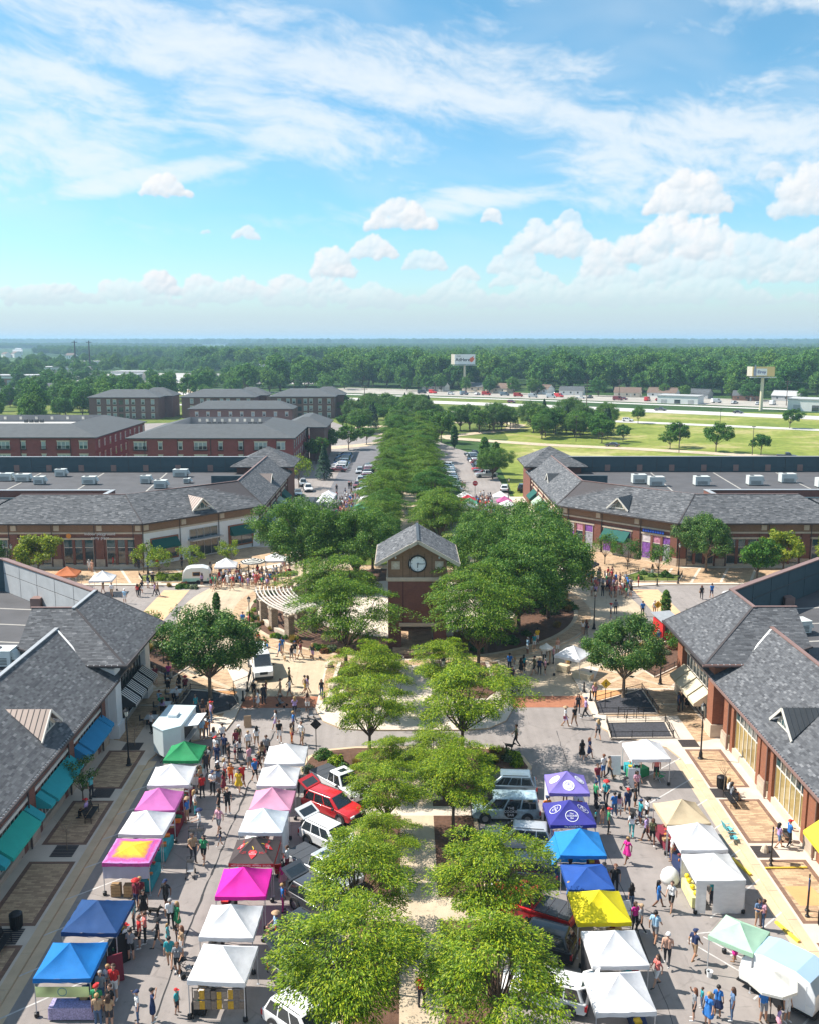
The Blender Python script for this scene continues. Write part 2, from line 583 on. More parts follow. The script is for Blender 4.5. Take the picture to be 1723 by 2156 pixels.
GLASS_D = glass_mat('dark_glass', (0.03, 0.045, 0.05))
GLASS_Y = glass_mat('warm_glass', (0.36, 0.27, 0.10), 0.12, 0.5, 0.35, 0.35)
GLASS_T = glass_mat('teal_glass', (0.03, 0.08, 0.085))
BLACK = mat('black_metal', (0.012, 0.012, 0.014), 0.45, 0.1, 2.0)
DGREY = mat('dark_grey_metal', (0.06, 0.065, 0.07), 0.5, 0.1, 2.0)
GREY_M = mat('grey_metal', (0.42, 0.43, 0.44), 0.45, 0.1, 2.0, metal=0.3)
DKTRIM = mat('dark_trim', (0.06, 0.05, 0.05), 0.6, 0.1, 2.0)
BRONZE = mat('bronze_coping', (0.23, 0.14, 0.12), 0.45, 0.1, 1.0)
MEMBRANE = mat('roof_membrane', (0.085, 0.083, 0.088), 0.9, 0.22, 0.3, bump=0.003, detail=8)
PARAPET = mat('parapet_panel', (0.40, 0.41, 0.42), 0.8, 0.12, 0.8, detail=8)
PARAPET_SHADED = mat('parapet_panel_shaded', (0.045, 0.075, 0.09), 0.8, 0.14, 0.8, detail=8)  # dark teal panel with the shade of the unlit parapets put into its colour
SH_STOPS = [(0.0, (0.068, 0.07, 0.077)), (0.25, (0.095, 0.098, 0.107)), (0.7, (0.118, 0.122, 0.131)), (0.93, (0.148, 0.152, 0.162)), (1.0, (0.205, 0.208, 0.218))]
SHINGLE = island_mat('shingle', SH_STOPS)
SHINGLE_O = island_mat('shingle_single', SH_STOPS, per_object=True)
SH_STOPS2 = [(0.0, (0.068, 0.071, 0.077)), (0.3, (0.108, 0.112, 0.12)), (0.8, (0.145, 0.148, 0.157)), (1.0, (0.22, 0.222, 0.23))]
SHINGLE_F = island_mat('shingle_far', SH_STOPS2)
ROOF_GREY = mat('grey_shingle_roof', (0.085, 0.092, 0.098), 0.9, 0.14, 0.7, detail=9)
SEAM_TAN = mat('seam_roof_tan', (0.26, 0.21, 0.185), 0.4, 0.08, 1.0, metal=0.4)
SEAM_DK = mat('seam_roof_dark', (0.07, 0.075, 0.08), 0.4, 0.1, 1.0, metal=0.3)
def field_mat(name, stops, s):
 m = bpy.data.materials.new(name)
 m.use_nodes = True
 N = NT(m.node_tree)
 b = m.node_tree.nodes['Principled BSDF']
 P = N.n('ShaderNodeNewGeometry').outputs['Position']
 nz = lambda q, d: N.n('ShaderNodeTexNoise', inp={'Vector': P, 'Scale': q, 'Detail': d, 'Roughness': .68}).outputs['Fac']
 c = N.ramp(nz(s, 9), stops)
 c = N.mix(1.0, c, N.ramp(nz(s * 14, 6), [(.3, .6), (.65, 1.0)]), 'MULTIPLY')
 N.link(c, b.inputs['Base Color'])
 b.inputs['Roughness'].default_value = .95
 b.inputs['Specular IOR Level'].default_value = .1
 MATS[name] = m
 return m

GRASS = field_mat('lawn', [(.3, (.07, .12, .025)), (.5, (.14, .185, .04)), (.7, (.27, .28, .09))], .05)
FIELD = field_mat('meadow', [(.28, (.08, .145, .022)), (.42, (.18, .235, .04)), (.53, (.28, .31, .07)), (.60, (.42, .37, .16)), (.67, (.21, .25, .05))], .03)
DIRT = mat('dry_ground', (0.44, 0.35, 0.22), 0.95, 0.3, 0.12, bump=0.02, detail=9)
MULCH = mat('mulch', (0.115, 0.06, 0.038), 0.95, 0.35, 3.0, bump=0.03)
MULCH_D = mat('slate_gravel', (0.055, 0.055, 0.065), 0.9, 0.5, 7.0, bump=0.04)
WHITE_L = mat('road_paint', (0.50, 0.48, 0.46), 0.8, 0.3, 2.5, detail=9)
YELLOW_L = mat('yellow_paint', (0.75, 0.55, 0.06), 0.7, 0.15, 3.0)
BARK = mat('bark', (0.115, 0.08, 0.055), 0.9, 0.3, 4.0, bump=0.01)
BARK_P = mat('pale_bark', (0.23, 0.17, 0.12), 0.9, 0.3, 4.0, bump=0.01)
HVAC = mat('hvac_casing', (0.55, 0.58, 0.56), 0.5, 0.1, 1.5)
STONEWALL = brick_mat('stacked_stone', (0.47, 0.38, 0.29), (0.33, 0.26, 0.20), (0.18, 0.14, 0.11), 0.35, 0.14, 0.02, bump=0.02)

# ------------------------------------------------------------------ the ground
def mx(d, s):
 return AX + s * d

def mpts(pts, s):
 return [(mx(d, s), y) for d, y in pts]

def arc(cx, cy, r, a0, a1, n):
 return [(cx + r * math.cos(R(a0 + (a1 - a0) * i / n)), cy + r * math.sin(R(a0 + (a1 - a0) * i / n))) for i in range(n + 1)]

def slab(name, pts, z0, z1, m, parent=None, side=None):
 b = MB()
 if side:
  b.prism(pts, z0, z1, 0, 1)
  o = b.build(name, [side, m], parent)
 else:
  b.prism(pts, z0, z1)
  o = b.build(name, m, parent)
 if not parent:
  struct(o)
 return o

def sheet(name, pts, z, m, parent=None):
 b = MB()
 b.poly([(p[0], p[1], z) for p in pts])
 o = b.build(name, m, parent)
 if not parent:
  struct(o)
 return o

def hash2(x, y):
 return math.sin(x * 1.3 + 0.7) * 0.5 + math.sin(y * 1.7 + x * 0.6 + 2.1) * 0.3 + math.sin(x * 3.1 - y * 2.3) * 0.2

def land_mat():
 m = bpy.data.materials.new('open_country')
 m.use_nodes = True
 t = m.node_tree
 N = NT(t)
 b = t.nodes['Principled BSDF']
 geo = N.n('ShaderNodeNewGeometry')
 P = geo.outputs['Position']
 n1 = N.n('ShaderNodeTexNoise', inp={'Vector': P, 'Scale': 0.004, 'Detail': 6, 'Roughness': 0.6}).outputs['Fac']
 n2 = N.n('ShaderNodeTexNoise', inp={'Vector': P, 'Scale': 0.08, 'Detail': 8, 'Roughness': 0.65}).outputs['Fac']
 c = N.ramp(n1, [(0.35, (0.035, 0.08, 0.022)), (0.55, (0.06, 0.115, 0.03)), (0.64, (0.12, 0.17, 0.045)), (0.75, (0.22, 0.22, 0.09))])
 c = N.mix(1.0, c, N.ramp(n2, [(0.3, 0.6), (0.7, 1.0)]), 'MULTIPLY')
 N.link(c, b.inputs['Base Color'])
 b.inputs['Roughness'].default_value = 0.95
 b.inputs['Specular IOR Level'].default_value = 0.1
 return m

def build_terrain():
 rad = [0, 60, 140, 260, 420, 600, 850, 1200, 1700, 2400, 3300, 4200, 5200, 6000, 6800, 7600, 8400, 9200, 10000, 10800, 11600, 12600]
 na = 300
 V, F = [], []
 for r in rad:
  for i in range(na):
   a = 2 * math.pi * i / na
   x, y = r * math.sin(a), r * math.cos(a)
   k = min(1, max(0, (r - 3800) / 5500))
   h = k * (17 + 9 * hash2(a * 6, r / 2400) + 6 * hash2(a * 21, r / 900) + 3 * hash2(a * 70, r / 500))
   if r > 12000:
    h = 18
   V.append((x, y, -0.3 + h))
 for k in range(len(rad) - 1):
  for i in range(na):
   j = (i + 1) % na
   F.append((k * na + i, (k + 1) * na + i, (k + 1) * na + j, k * na + j))
 b = MB()
 b.faces(V, F)
 struct(b.build('ground', land_mat(), smooth=True))

build_terrain()
CY = 118.5                                                  # centre of the round plaza
struct(slab('street', [(AX - 95, 8), (AX + 95, 8), (AX + 95, 205), (AX - 95, 205)], -0.28, 0.0, ASPHALT))
slab('far_street', [(-31, 205.01), (23, 205.01), (23, 262), (19, 290), (13, 312), (9, 330), (-14, 338), (-40, 320), (-31, 300)], -0.28, -0.004, ASPHALT)
sheet('ring_drive', arc(AX, CY, 29.5, 0, 360, 72)[:-1], 0.004, CONC)
for s in (-1, 1):
 sheet('ring_drive_approach', mpts([(9, 87.3), (16.2, 87.3), (16.2, 96), (9, 96)], s), 0.006, CONC)
 xw = struct(sheet('crosswalk', mpts([(9.2, 84.4), (16.3, 84.4), (16.3, 87.3), (9.2, 87.3)], s), 0.010, XWALK))
sheet('far_carriageway', [(-17.5, 158), (-7.2, 158), (-6.8, 240), (-4.5, 300), (-13, 318), (-17, 270)], 0.004, ASPHALT2)

SIDE = []
near_q = [(21.8, 8), (21.8, 73.0), (21.2, 75.2), (19.5, 76.6), (17.6, 77.6), (16.6, 79.2), (16.3, 81.5), (16.2, 93.8)]
near_q += [(29.5 * math.sin(R(a)), CY - 29.5 * math.cos(R(a))) for a in range(35, 75, 4)] + [(31, 108.8), (35, 107.6), (95, 107.6), (95, 8)]
far_q = [(95, 205), (95, 129.4), (35, 129.4), (31, 128.4)] + [(29.5 * math.sin(R(a)), CY - 29.5 * math.cos(R(a))) for a in range(110, 148, 4)] + [(16.2, 144), (16.4, 151), (18.5, 155), (20.3, 158), (20.3, 205)]
for s in (-1, 1):
 for q in (near_q, far_q):
  p = slab('sidewalk', mpts(q, s), -0.28, 0.13, CONC_W, side=KERB)
  SIDE.append(p)
 side = SIDE[-2]
 y = 30.0
 kb = MB()
 kb.box(-0.28, 0.28, -1.48, 1.48, 0, 0.06)
 kme = kb.mesh('kerb_stone', KERB)
 while y < 72:
  place('kerb_stone', kme, side, (mx(22.09, s), y + 1.5, 0.132 - 0.045))
  y += 3.0
 sheet('gutter', mpts([(21.15, 8), (21.79, 8), (21.79, 73), (21.15, 73)], s), 0.005, KERB)
 for y0, y1 in ((67.9, 74.8), (59.7, 66.0), (50.6, 57.6), (42.0, 48.8), (33.5, 40.2)):
  sheet('paving_border', mpts([(22.55, y0), (25.6, y0), (25.6, y1), (22.55, y1)], s), 0.1335, PAVER_D, side)
  sheet('paving_panel', mpts([(22.85, y0 + .3), (25.3, y0 + .3), (25.3, y1 - .3), (22.85, y1 - .3)], s), 0.137, PAVER, side)
 sheet('corner_paving', mpts([(17.5, 88.6), (25.9, 88.6), (25.9, 77), (24, 76.2), (24, 82), (17.5, 82)], s), 0.1335, PAVER, side)
 sheet('corner_paving', mpts([(17.4, 89), (25, 89), (34, 101), (34, 106.8), (28.6, 108.0), (24.2, 100.8), (19.6, 95.4)], s), 0.1335, PAVER, side)
 sheet('corner_paving', mpts([(18.0, 144.5), (22.6, 140.0), (27.8, 132), (30.8, 130.2), (60, 130.2), (60, 139), (41, 139), (27, 154), (21, 154)], s), 0.1335, PAVER, SIDE[-1])
 for a0, a1, w in (((17.6, 88.7), (25.5, 96.5), .5), ((25.6, 88.9), (18.5, 96.0), .5), ((17.5, 84.8), (25.8, 84.8), .4), ((22, 92), (33, 105), .5), ((30, 98), (24, 104), .5)):
  u = Vector((a1[0] - a0[0], a1[1] - a0[1]))
  n = Vector((-u.y, u.x)).normalized() * w / 2
  sheet('paving_strip', mpts([(a0[0] + n.x, a0[1] + n.y), (a1[0] + n.x, a1[1] + n.y), (a1[0] - n.x, a1[1] - n.y), (a0[0] - n.x, a0[1] - n.y)], s), 0.139 + 0.001 * w, CONC, side)
 for k in range(7):
  x = 31 + k * 4.2
  sheet('paving_strip', mpts([(x, 130.4), (x + .4, 130.4), (x + 4.2, 138.8), (x + 3.8, 138.8)], s), 0.1395, CONC_W, SIDE[-1])
 sheet('side_crosswalk', mpts([(30.5, 110), (34, 110), (34, 127), (30.5, 127)], s), 0.009, mat('tan_orange_paving', (0.62, 0.40, 0.23), 0.85, 0.12, 1.0))
 sheet('ramp_paving', mpts([(17.4, 85.4), (20.2, 85.4), (20.6, 88.4), (17.2, 88.4)], s), 0.1415, ORANGE_P, side)
sheet('ramp_paving', [(23.95, 52.4), (25.8, 52.4), (25.5, 54.5), (23.8, 54.5)], 0.1405, ORANGE_P, SIDE[2])

isl = slab('round_island', arc(AX, CY, 23.0, 0, 360, 84)[:-1], -0.28, 0.14, CONC, side=KERB)
b = MB()
o1, i1 = arc(AX, CY, 22.7, 0, 360, 84), arc(AX, CY, 21.1, 0, 360, 84)
for k in range(84):
 b.poly([(*o1[k], 0.146), (*o1[k + 1], 0.146), (*i1[k + 1], 0.146), (*i1[k], 0.146)])
b.build('brick_band', PAVER, isl)
struct(sheet('planting_bed', arc(AX, CY, 20.6, 0, 360, 84)[:-1], 0.150, MULCH))
sheet('inner_paving', arc(AX, CY, 13.5, 0, 360, 60)[:-1], 0.158, CONC_W)
sheet('garden_path', [(AX - 2.2, 99.5), (AX + 2.2, 99.5), (AX + 2.2, 141), (AX - 2.2, 141)], 0.166, PAVER)
neck = [(9.2, 98.2), (9.2, 84), (8.2, 81), (6.5, 79.4), (4.5, 79), (-4.5, 79), (-6.5, 79.4), (-8.2, 81), (-9.2, 84), (-9.2, 98.2)]
slab('plaza_neck', mpts(neck, 1), -0.28, 0.13, CONC_W, side=KERB)
for s in (-1, 1):
 sheet('neck_bed', mpts([(3.2, 97), (7.6, 97), (8.0, 88), (6.8, 86.4), (3.2, 86.4)], s), 0.137, MULCH)
 sheet('neck_paving', mpts([(8.0, 97), (9.0, 97), (9.0, 86), (8.4, 86)], s), 0.136, PAVER_Y)
sheet('neck_walk', mpts([(-2.6, 99.5), (2.6, 99.5), (2.6, 79.4), (-2.6, 79.4)], 1), 0.141, CONC_W)
med = [(4.3, 8), (4.3, 66.2), (5.4, 68.2), (8.6, 69.6), (9.3, 71.5), (8.9, 73.6), (7.4, 75.0), (5, 75.5)]
med = med + [(-d, y) for d, y in med[::-1]]
slab('median', mpts(med, 1), -0.28, 0.13, KERB, side=KERB)
for s in (-1, 1):
 bd = [(1.15, 8), (4.0, 8), (4.0, 66.4), (5.2, 68.5), (8.3, 69.9), (9.0, 71.5), (8.6, 73.4), (7.2, 74.7), (5, 75.2), (1.9, 75.2), (1.9, 66), (1.15, 66)]
 struct(sheet('median_bed', mpts(bd, s), 0.136, MULCH))
sheet('median_path', mpts([(-1.15, 8), (1.15, 8), (1.15, 66), (1.9, 66), (1.9, 75.3), (-1.9, 75.3), (-1.9, 66), (-1.15, 66)], 1), 0.14, CONC)
sheet('median_plaza', mpts([(-3.6, 51.0), (3.6, 51.0), (3.6, 53.4), (-3.6, 53.4)], 1), 0.143, CONC)
sheet('median_plaza', mpts([(-3.9, 63.6), (3.9, 63.6), (3.9, 65.0), (-3.9, 65.0)], 1), 0.143, CONC_W)
nmed = [(3, 141.0), (9.0, 141.5), (9.0, 147), (7.4, 151), (7.2, 300), (5, 316), (0, 322), (-5, 316), (-7.2, 300), (-7.4, 151), (-9, 147), (-9, 141.5), (-3, 141)]
slab('far_median', mpts(nmed, 1), -0.28, 0.13, GRASS, side=KERB)
sheet('far_median_path', mpts([(-1.6, 141), (1.6, 141), (1.6, 310), (-1.6, 310)], 1), 0.137, CONC)
lb = MB()
for k in range(14):
 y = 32.0 + k * 3.57
 lb.cur = 0
 for p0, p1 in (((-21.1, y - .1), (-17.3, y + 3.1)), ((22.75, y + 2.2), (18.2, y - 2.0)), ((-3.5, y + 1.5), (-7.2, y + 6.2)), ((5.2, y + 1.5), (9.4, y + 3.2))):
  if y + 6 > 70 and abs(p0[0]) < 6:
   continue
  u = Vector((p1[0] - p0[0], p1[1] - p0[1])).normalized()
  n = Vector((-u.y, u.x)) * 0.055
  lb = MB()
  lb.poly([(p0[0] + n.x, p0[1] + n.y, 0.0055), (p1[0] + n.x, p1[1] + n.y, 0.0055), (p1[0] - n.x, p1[1] - n.y, 0.0055), (p0[0] - n.x, p0[1] - n.y, 0.0055)])
  struct(lb.build('stall_marking', WHITE_L))
for pts in ([(16.2, 49.2), (17.0, 49.9)], [(16.2, 49.2), (18.5, 46.2)], [(18.5, 46.2), (19.2, 46.8)], [(17.2, 49.6), (19.6, 46.6)], [(17, 49.9), (20.3, 50.4)]):
 u = Vector((pts[1][0] - pts[0][0], pts[1][1] - pts[0][1])).normalized()
 n = Vector((-u.y, u.x)) * 0.05
 lb = MB()
 lb.poly([(pts[0][0] + n.x, pts[0][1] + n.y, .006), (pts[1][0] + n.x, pts[1][1] + n.y, .006), (pts[1][0] - n.x, pts[1][1] - n.y, .006), (pts[0][0] - n.x, pts[0][1] - n.y, .006)])
 struct(lb.build('stall_marking', WHITE_L))
TAR = mat('tar_seal', (0.03, 0.03, 0.032), 0.8, 0.2, 2)

def crack(pts, w=0.07):
 b = MB()
 L = []
 for k in range(len(pts) - 1):
  n = 14
  for i in range(n):
   t = i / n
   L.append((pts[k][0] + (pts[k + 1][0] - pts[k][0]) * t + random.uniform(-.06, .06), pts[k][1] + (pts[k + 1][1] - pts[k][1]) * t))
 for p, q in zip(L, L[1:]):
  ww = w * random.uniform(.35, 1.0)
  b.poly([(p[0] - ww, p[1], .005), (p[0] + ww, p[1], .005), (q[0] + ww, q[1], .005), (q[0] - ww, q[1], .005)])
 struct(b.build('tar_crack', TAR))

crack([(-11.4, 79), (-12.1, 69), (-12.4, 59), (-12.7, 49), (-12.8, 34)], 0.085)
crack([(13.3, 79), (13.0, 68), (13.6, 58), (13.5, 40)], 0.03)
crack([(-12.9, 80.4), (-9.6, 80.1), (-8.6, 80.6)], 0.05)
crack([(9.2, 78), (9.6, 77.0)], 0.04)

sheet('meadow', [(24, 206), (700, 206), (700, 300), (330, 420), (90, 470), (40, 440), (36, 330), (27, 300)], -0.24, FIELD)
sheet('lawn', [(-330, 206), (-31.2, 206), (-31.2, 300), (-40, 330), (36, 330), (40, 440), (90, 470), (60, 560), (-300, 640), (-420, 420)], -0.245, GRASS)

def road(name, pts, w, z, m, parent=None):
 b = MB()
 n = len(pts)
 L, Rr = [], []
 for i in range(n):
  a = Vector(pts[max(i - 1, 0)])
  c = Vector(pts[min(i + 1, n - 1)])
  u = (c - a).normalized()
  nn = Vector((-u.y, u.x)) * w / 2
  p = Vector(pts[i])
  L.append(p + nn)
  Rr.append(p - nn)
 for i in range(n - 1):
  b.poly([(L[i].x, L[i].y, z), (L[i + 1].x, L[i + 1].y, z), (Rr[i + 1].x, Rr[i + 1].y, z), (Rr[i].x, Rr[i].y, z)])
 o = b.build(name, m, parent)
 if not parent:
  struct(o)
 return o

ROADC = mat('highway_concrete', (0.52, 0.50, 0.47), 0.85, 0.1, 0.1, detail=8)
hw = lambda f, o: (f[0] + o * 0.52, f[1] + o * 0.854)
HWA = [(-420, 745), (-200, 640), (-60, 573), (72, 495), (183, 420), (420, 275), (700, 95)]
road('highway', HWA, 21, -0.17, ROADC)
road('frontage_road', [(-300, 590), (-100, 500), (0, 465), (64, 438), (86, 405), (158, 364), (420, 222), (700, 60)], 9, -0.18, ROADC)
road('frontage_road', [(-420, 800), (-60, 618), (100, 530), (260, 425), (420, 330), (700, 155)], 8, -0.18, ROADC)
road('service_road', [(-20, 355), (20, 330), (46, 312), (73, 300), (100, 284), (121, 275), (200, 242), (330, 200)], 7, -0.17, CONC)
road('link_road', [(2, 328), (20, 345), (40, 365), (46, 385), (40, 400), (10, 395), (-20, 372)], 6, -0.165, CONC)
sheet('dry_patch', [(40, 300), (62, 282), (58, 262), (40, 268)], -0.2, mat('dry_grass', (.36, .34, .13), .95, .4, .15, detail=10))
sheet('dirt_yard', [(70, 262), (92, 276), (122, 262), (150, 246), (160, 226), (100, 238), (66, 252)], -0.19, DIRT)
sheet('yard', [(-70, 640), (100, 545), (260, 440), (420, 345), (700, 172), (760, 260), (440, 420), (300, 500), (110, 600), (-40, 690)], -0.21, mat('gravel_yard', (0.36, 0.33, 0.29), 0.9, 0.3, 0.1, detail=9))
sheet('apartment_lot', [(-128, 300), (-31, 330), (-12, 345), (-30, 400), (-90, 400), (-140, 380)], -0.21, ASPHALT)
sheet('far_lot', [(-175, 760), (-60, 740), (-80, 960), (-290, 1000), (-330, 800)], -0.2, mat('pale_lot', (0.42, 0.40, 0.38), 0.9, 0.15, 0.05))
sheet('dry_strip', [(-150, 600), (-100, 590), (-95, 640), (-150, 660)], -0.2, DIRT)
slab('path_bend', [(-31.2, 296), (-22, 298), (-12, 306), (-6, 316), (-8, 320), (-16, 312), (-24, 306), (-31.2, 306)], -0.2, 0.02, CONC)

# ------------------------------------------------------------------ roofs
UNIT_SH = None

def in_view(p):
 c = Vector(p) - camo.location
 a = -camo.rotation_euler.z
 x = c.x * math.cos(a) - c.y * math.sin(a)
 y = c.x * math.sin(a) + c.y * math.cos(a)
 P = R(10.3)
 f = y * math.cos(P) - c.z * math.sin(P)
 d = -y * math.sin(P) - c.z * math.cos(P)
 return f > 1 and abs(x / f) < 861 / 2000 and abs(d / f) < 1078 / 2000

def shingles(polys, parent, name='shingle', w=0.40, h=0.175, m=None, single=0, thick=0.022):
 global UNIT_SH
 m = m or SHINGLE
 allsh = []
 for pts in polys:
  P = [Vector(p) for p in pts]
  u = (P[1] - P[0]).normalized()
  nrm = Vector((0, 0, 0))
  for i in range(1, len(P) - 1):
   nrm += (P[i] - P[0]).cross(P[i + 1] - P[0])
  nrm.normalize()
  if nrm.z < 0:
   nrm = -nrm
  v = nrm.cross(u).normalized()
  if v.z < 0:
   v = -v
  uv = [((p - P[0]).dot(u), (p - P[0]).dot(v)) for p in P]
  vmax = max(q[1] for q in uv)
  rows = int(vmax / h)
  for r in range(rows + 1):
   v0 = r * h
   v1 = min(v0 + h * 1.12, vmax)
   vm = min(v0 + h * 0.5, vmax - 1e-3)
   xs = []
   for i in range(len(uv)):
    a, b2 = uv[i], uv[(i + 1) % len(uv)]
    if (a[1] - vm) * (b2[1] - vm) < 0:
     xs.append(a[0] + (b2[0] - a[0]) * (vm - a[1]) / (b2[1] - a[1]))
   if len(xs) < 2:
    continue
   x0, x1 = min(xs), max(xs)
   x = x0
   first = True
   while x < x1 - 0.02:
    ww = w * random.uniform(0.75, 1.3)
    if first:
     ww *= random.uniform(.3, 1)
     first = False
    e = min(x + ww, x1)
    allsh.append((P[0] + u * x + v * v0, u, v, nrm, e - x, v1 - v0))
    x = e
 chosen = set()
 if single:
  cl = camo.location
  vis = [(((o - cl).length), i) for i, (o, u, v, n, a, b_) in enumerate(allsh) if in_view(o) and a > 0.3]
  vis.sort()
  chosen = set(i for _, i in vis[:single])
  if UNIT_SH is None:
   ub = MB()
   ub.faces([(0.01, 0, 0), (0.99, 0, 0), (0.99, 0, 1), (0.01, 0, 1), (0.99, 1, 0.15), (0.01, 1, 0.15)], [(0, 1, 2, 3), (3, 2, 4, 5)])
   UNIT_SH = ub.mesh('shingle', SHINGLE_O)
 b = MB()
 for i, (o, u, v, n, a, hh) in enumerate(allsh):
  lift = thick * random.uniform(0.75, 1.25)
  if i in chosen:
   mtx = Matrix(((u.x * a, v.x * hh, n.x * lift, o.x), (u.y * a, v.y * hh, n.y * lift, o.y), (u.z * a, v.z * hh, n.z * lift, o.z), (0, 0, 0, 1)))
   mtx.translation = o + n * 0.004
   place(name, UNIT_SH, parent, mtx=mtx)
   continue
  g = a * 0.012
  p0, p1 = o + u * g, o + u * (a - g)
  q0, q1 = p0 + n * lift, p1 + n * lift
  t1, t0 = p1 + v * hh + n * 0.005, p0 + v * hh + n * 0.005
  b.faces([p0, p1, q1, q0, t1, t0], [(0, 1, 2, 3), (3, 2, 4, 5)])
 o = b.build('shingle_field', m, parent)
 o['kind'] = 'stuff'
 return o

def seam_roof(b_parent, e0, e1, r1, r0, m, n=7, name='roof_panel'):
 e0, e1, r0, r1 = map(Vector, (e0, e1, r0, r1))
 nn = (e1 - e0).cross(r0 - e0) if (r0 - e0).length > .05 else (e1 - e0).cross(r1 - e0)
 nn.normalize()
 if nn.z < 0:
  nn = -nn
 for i in range(n):
  a, c = i / n, (i + 1) / n
  p = [e0.lerp(e1, a), e0.lerp(e1, c), r0.lerp(r1, c), r0.lerp(r1, a)]
  b = MB()
  b.poly([q + nn * 0.01 for q in p])
  k = 0.12
  s0, s1 = p[1], p[2]
  s2, s3 = p[1].lerp(p[0], k), p[2].lerp(p[3], k)
  b.faces([s0 + nn * .01, s1 + nn * .01, s3 + nn * .01, s2 + nn * .01, s0 + nn * .05, s1 + nn * .05, s3 + nn * .05, s2 + nn * .05], [(0, 1, 5, 4), (2, 3, 7, 6), (4, 5, 6, 7), (0, 3, 7, 4)])
  b.build(name, m, b_parent)

def bar(parent, name, p, q, w, h, m):
 p, q = Vector(p), Vector(q)
 d = (q - p).normalized()
 side = d.cross(Vector((0, 0, 1)))
 if side.length < .05:
  side = Vector((1, 0, 0))
 side.normalize()
 up = side.cross(d)
 b = MB()
 c = [p - side * w / 2 - up * h / 2, p + side * w / 2 - up * h / 2, p + side * w / 2 + up * h / 2, p - side * w / 2 + up * h / 2]
 b.faces(c + [x + (q - p) for x in c], [(3, 2, 1, 0), (4, 5, 6, 7), (0, 1, 5, 4), (1, 2, 6, 5), (2, 3, 7, 6), (3, 0, 4, 7)])
 return b.build(name, m, parent)

def awning(parent, p0, p1, out, drop, z_top, m, name='awning', stripes=None, valance=0.22, slope_z=None):
 z1 = z_top - drop
 a, c = Vector((*p0, z_top)), Vector((*p1, z_top))
 o = Vector((out[0], out[1], 0))
 e, f = a + o - Vector((0, 0, drop)), c + o - Vector((0, 0, drop))
 b = MB()
 n = 10 if stripes else 1
 for i in range(n):
  t0, t1 = i / n, (i + 1) / n
  q = [a.lerp(c, t0), a.lerp(c, t1), e.lerp(f, t1), e.lerp(f, t0)]
  b.poly(q, i % 2 if stripes else 0)
  dz = Vector((0, 0, -valance))
  b.poly([q[3], q[2], q[2] + dz, q[3] + dz], i % 2 if stripes else 0)
 b.poly([a, e, e + Vector((0, 0, -valance)), Vector((*p0, z1 - valance))])
 b.poly([c, f, f + Vector((0, 0, -valance)), Vector((*p1, z1 - valance))])
 return b.build(name, stripes or m, parent)

def window_bay(parent, p0, p1, z0, z1, cols, rows, gm, fm, recess=0.12, name='window', fr=0.07, pane_mats=None):
 p0, p1 = Vector(p0), Vector(p1)
 u = (p1 - p0)
 L = u.length
 u.normalize()
 n = Vector((u.y, -u.x))
 w = MB()

 def rect(t0, t1, za, zb, off, dep, mb):
  c = [(p0 + u * t0 + n * off), (p0 + u * t1 + n * off), (p0 + u * t1 + n * (off - dep)), (p0 + u * t0 + n * (off - dep))]
  mb.hexa([(q.x, q.y, za) for q in c] + [(q.x, q.y, zb) for q in c])
 xs = [L * i / cols for i in range(cols + 1)]
 zs = [z0 + (z1 - z0) * r for r in rows]
 for x in xs:
  rect(max(x - fr / 2, 0), min(x + fr / 2, L), z0, z1, -recess + .05, 0.10, w)
 for z in zs:
  rect(0, L, max(z - fr / 2, z0), min(z + fr / 2, z1), -recess + .047, 0.094, w)
 wo = w.build(name, fm, parent)
 k = 0
 for i in range(cols):
  for j in range(len(zs) - 1):
   g = MB()
   rect(xs[i] + fr * .4, xs[i + 1] - fr * .4, zs[j] + fr * .4, zs[j + 1] - fr * .4, -recess, 0.02, g)
   pm = gm
   if pane_mats:
    pm = pane_mats[k % len(pane_mats)]
   k += 1
   g.build('pane', pm, wo)
 return wo

def hvac(loc, sx=1.9, sy=1.4, sz=1.25, rz=0.0, label='', m=None):
 t = empty('rooftop_unit', loc, rz)
 b = MB()
 b.box(-sx / 2, sx / 2, -sy / 2, sy / 2, .2, sz)
 b.box(-sx / 2 - .03, sx / 2 + .03, -sy / 2 - .03, sy / 2 + .03, sz, sz + .06)
 b.build('casing', m or HVAC, t)
 b = MB()
 b.box(-sx / 2 + .08, sx / 2 - .08, -sy / 2 + .08, sy / 2 - .08, 0, .2)
 b.build('curb', DGREY, t)
 b = MB()
 b.lathe([(.42, 0), (.42, .07), (.36, .09), (.1, .09)], (-sx * .2, 0, sz + .06), 18)
 b.build('fan_cowl', DGREY, t)
 for k in range(5):
  b = MB()
  z = .35 + k * .13
  b.box(sx / 2 - .003, sx / 2 + .03, -sy * .35, sy * .35, z, z + .05)
  b.box(-sx * .35, sx * .35, -sy / 2 - .03, -sy / 2 + .003, z, z + .05)
  b.build('louvre', DGREY, t)
 b = MB()
 b.hexa([(sx / 2, -sy * .3, sz * .45), (sx / 2 + .5, -sy * .3, sz * .45), (sx / 2 + .5, sy * .3, sz * .45), (sx / 2, sy * .3, sz * .45),
   (sx / 2, -sy * .3, sz * .9), (sx / 2 + .1, -sy * .3, sz * .9), (sx / 2 + .1, sy * .3, sz * .9), (sx / 2, sy * .3, sz * .9)])
 b.build('intake_hood', m or HVAC, t)
 return tag(t, label or 'grey rooftop air unit', 'air conditioner', 'air units standing on the flat roofs')

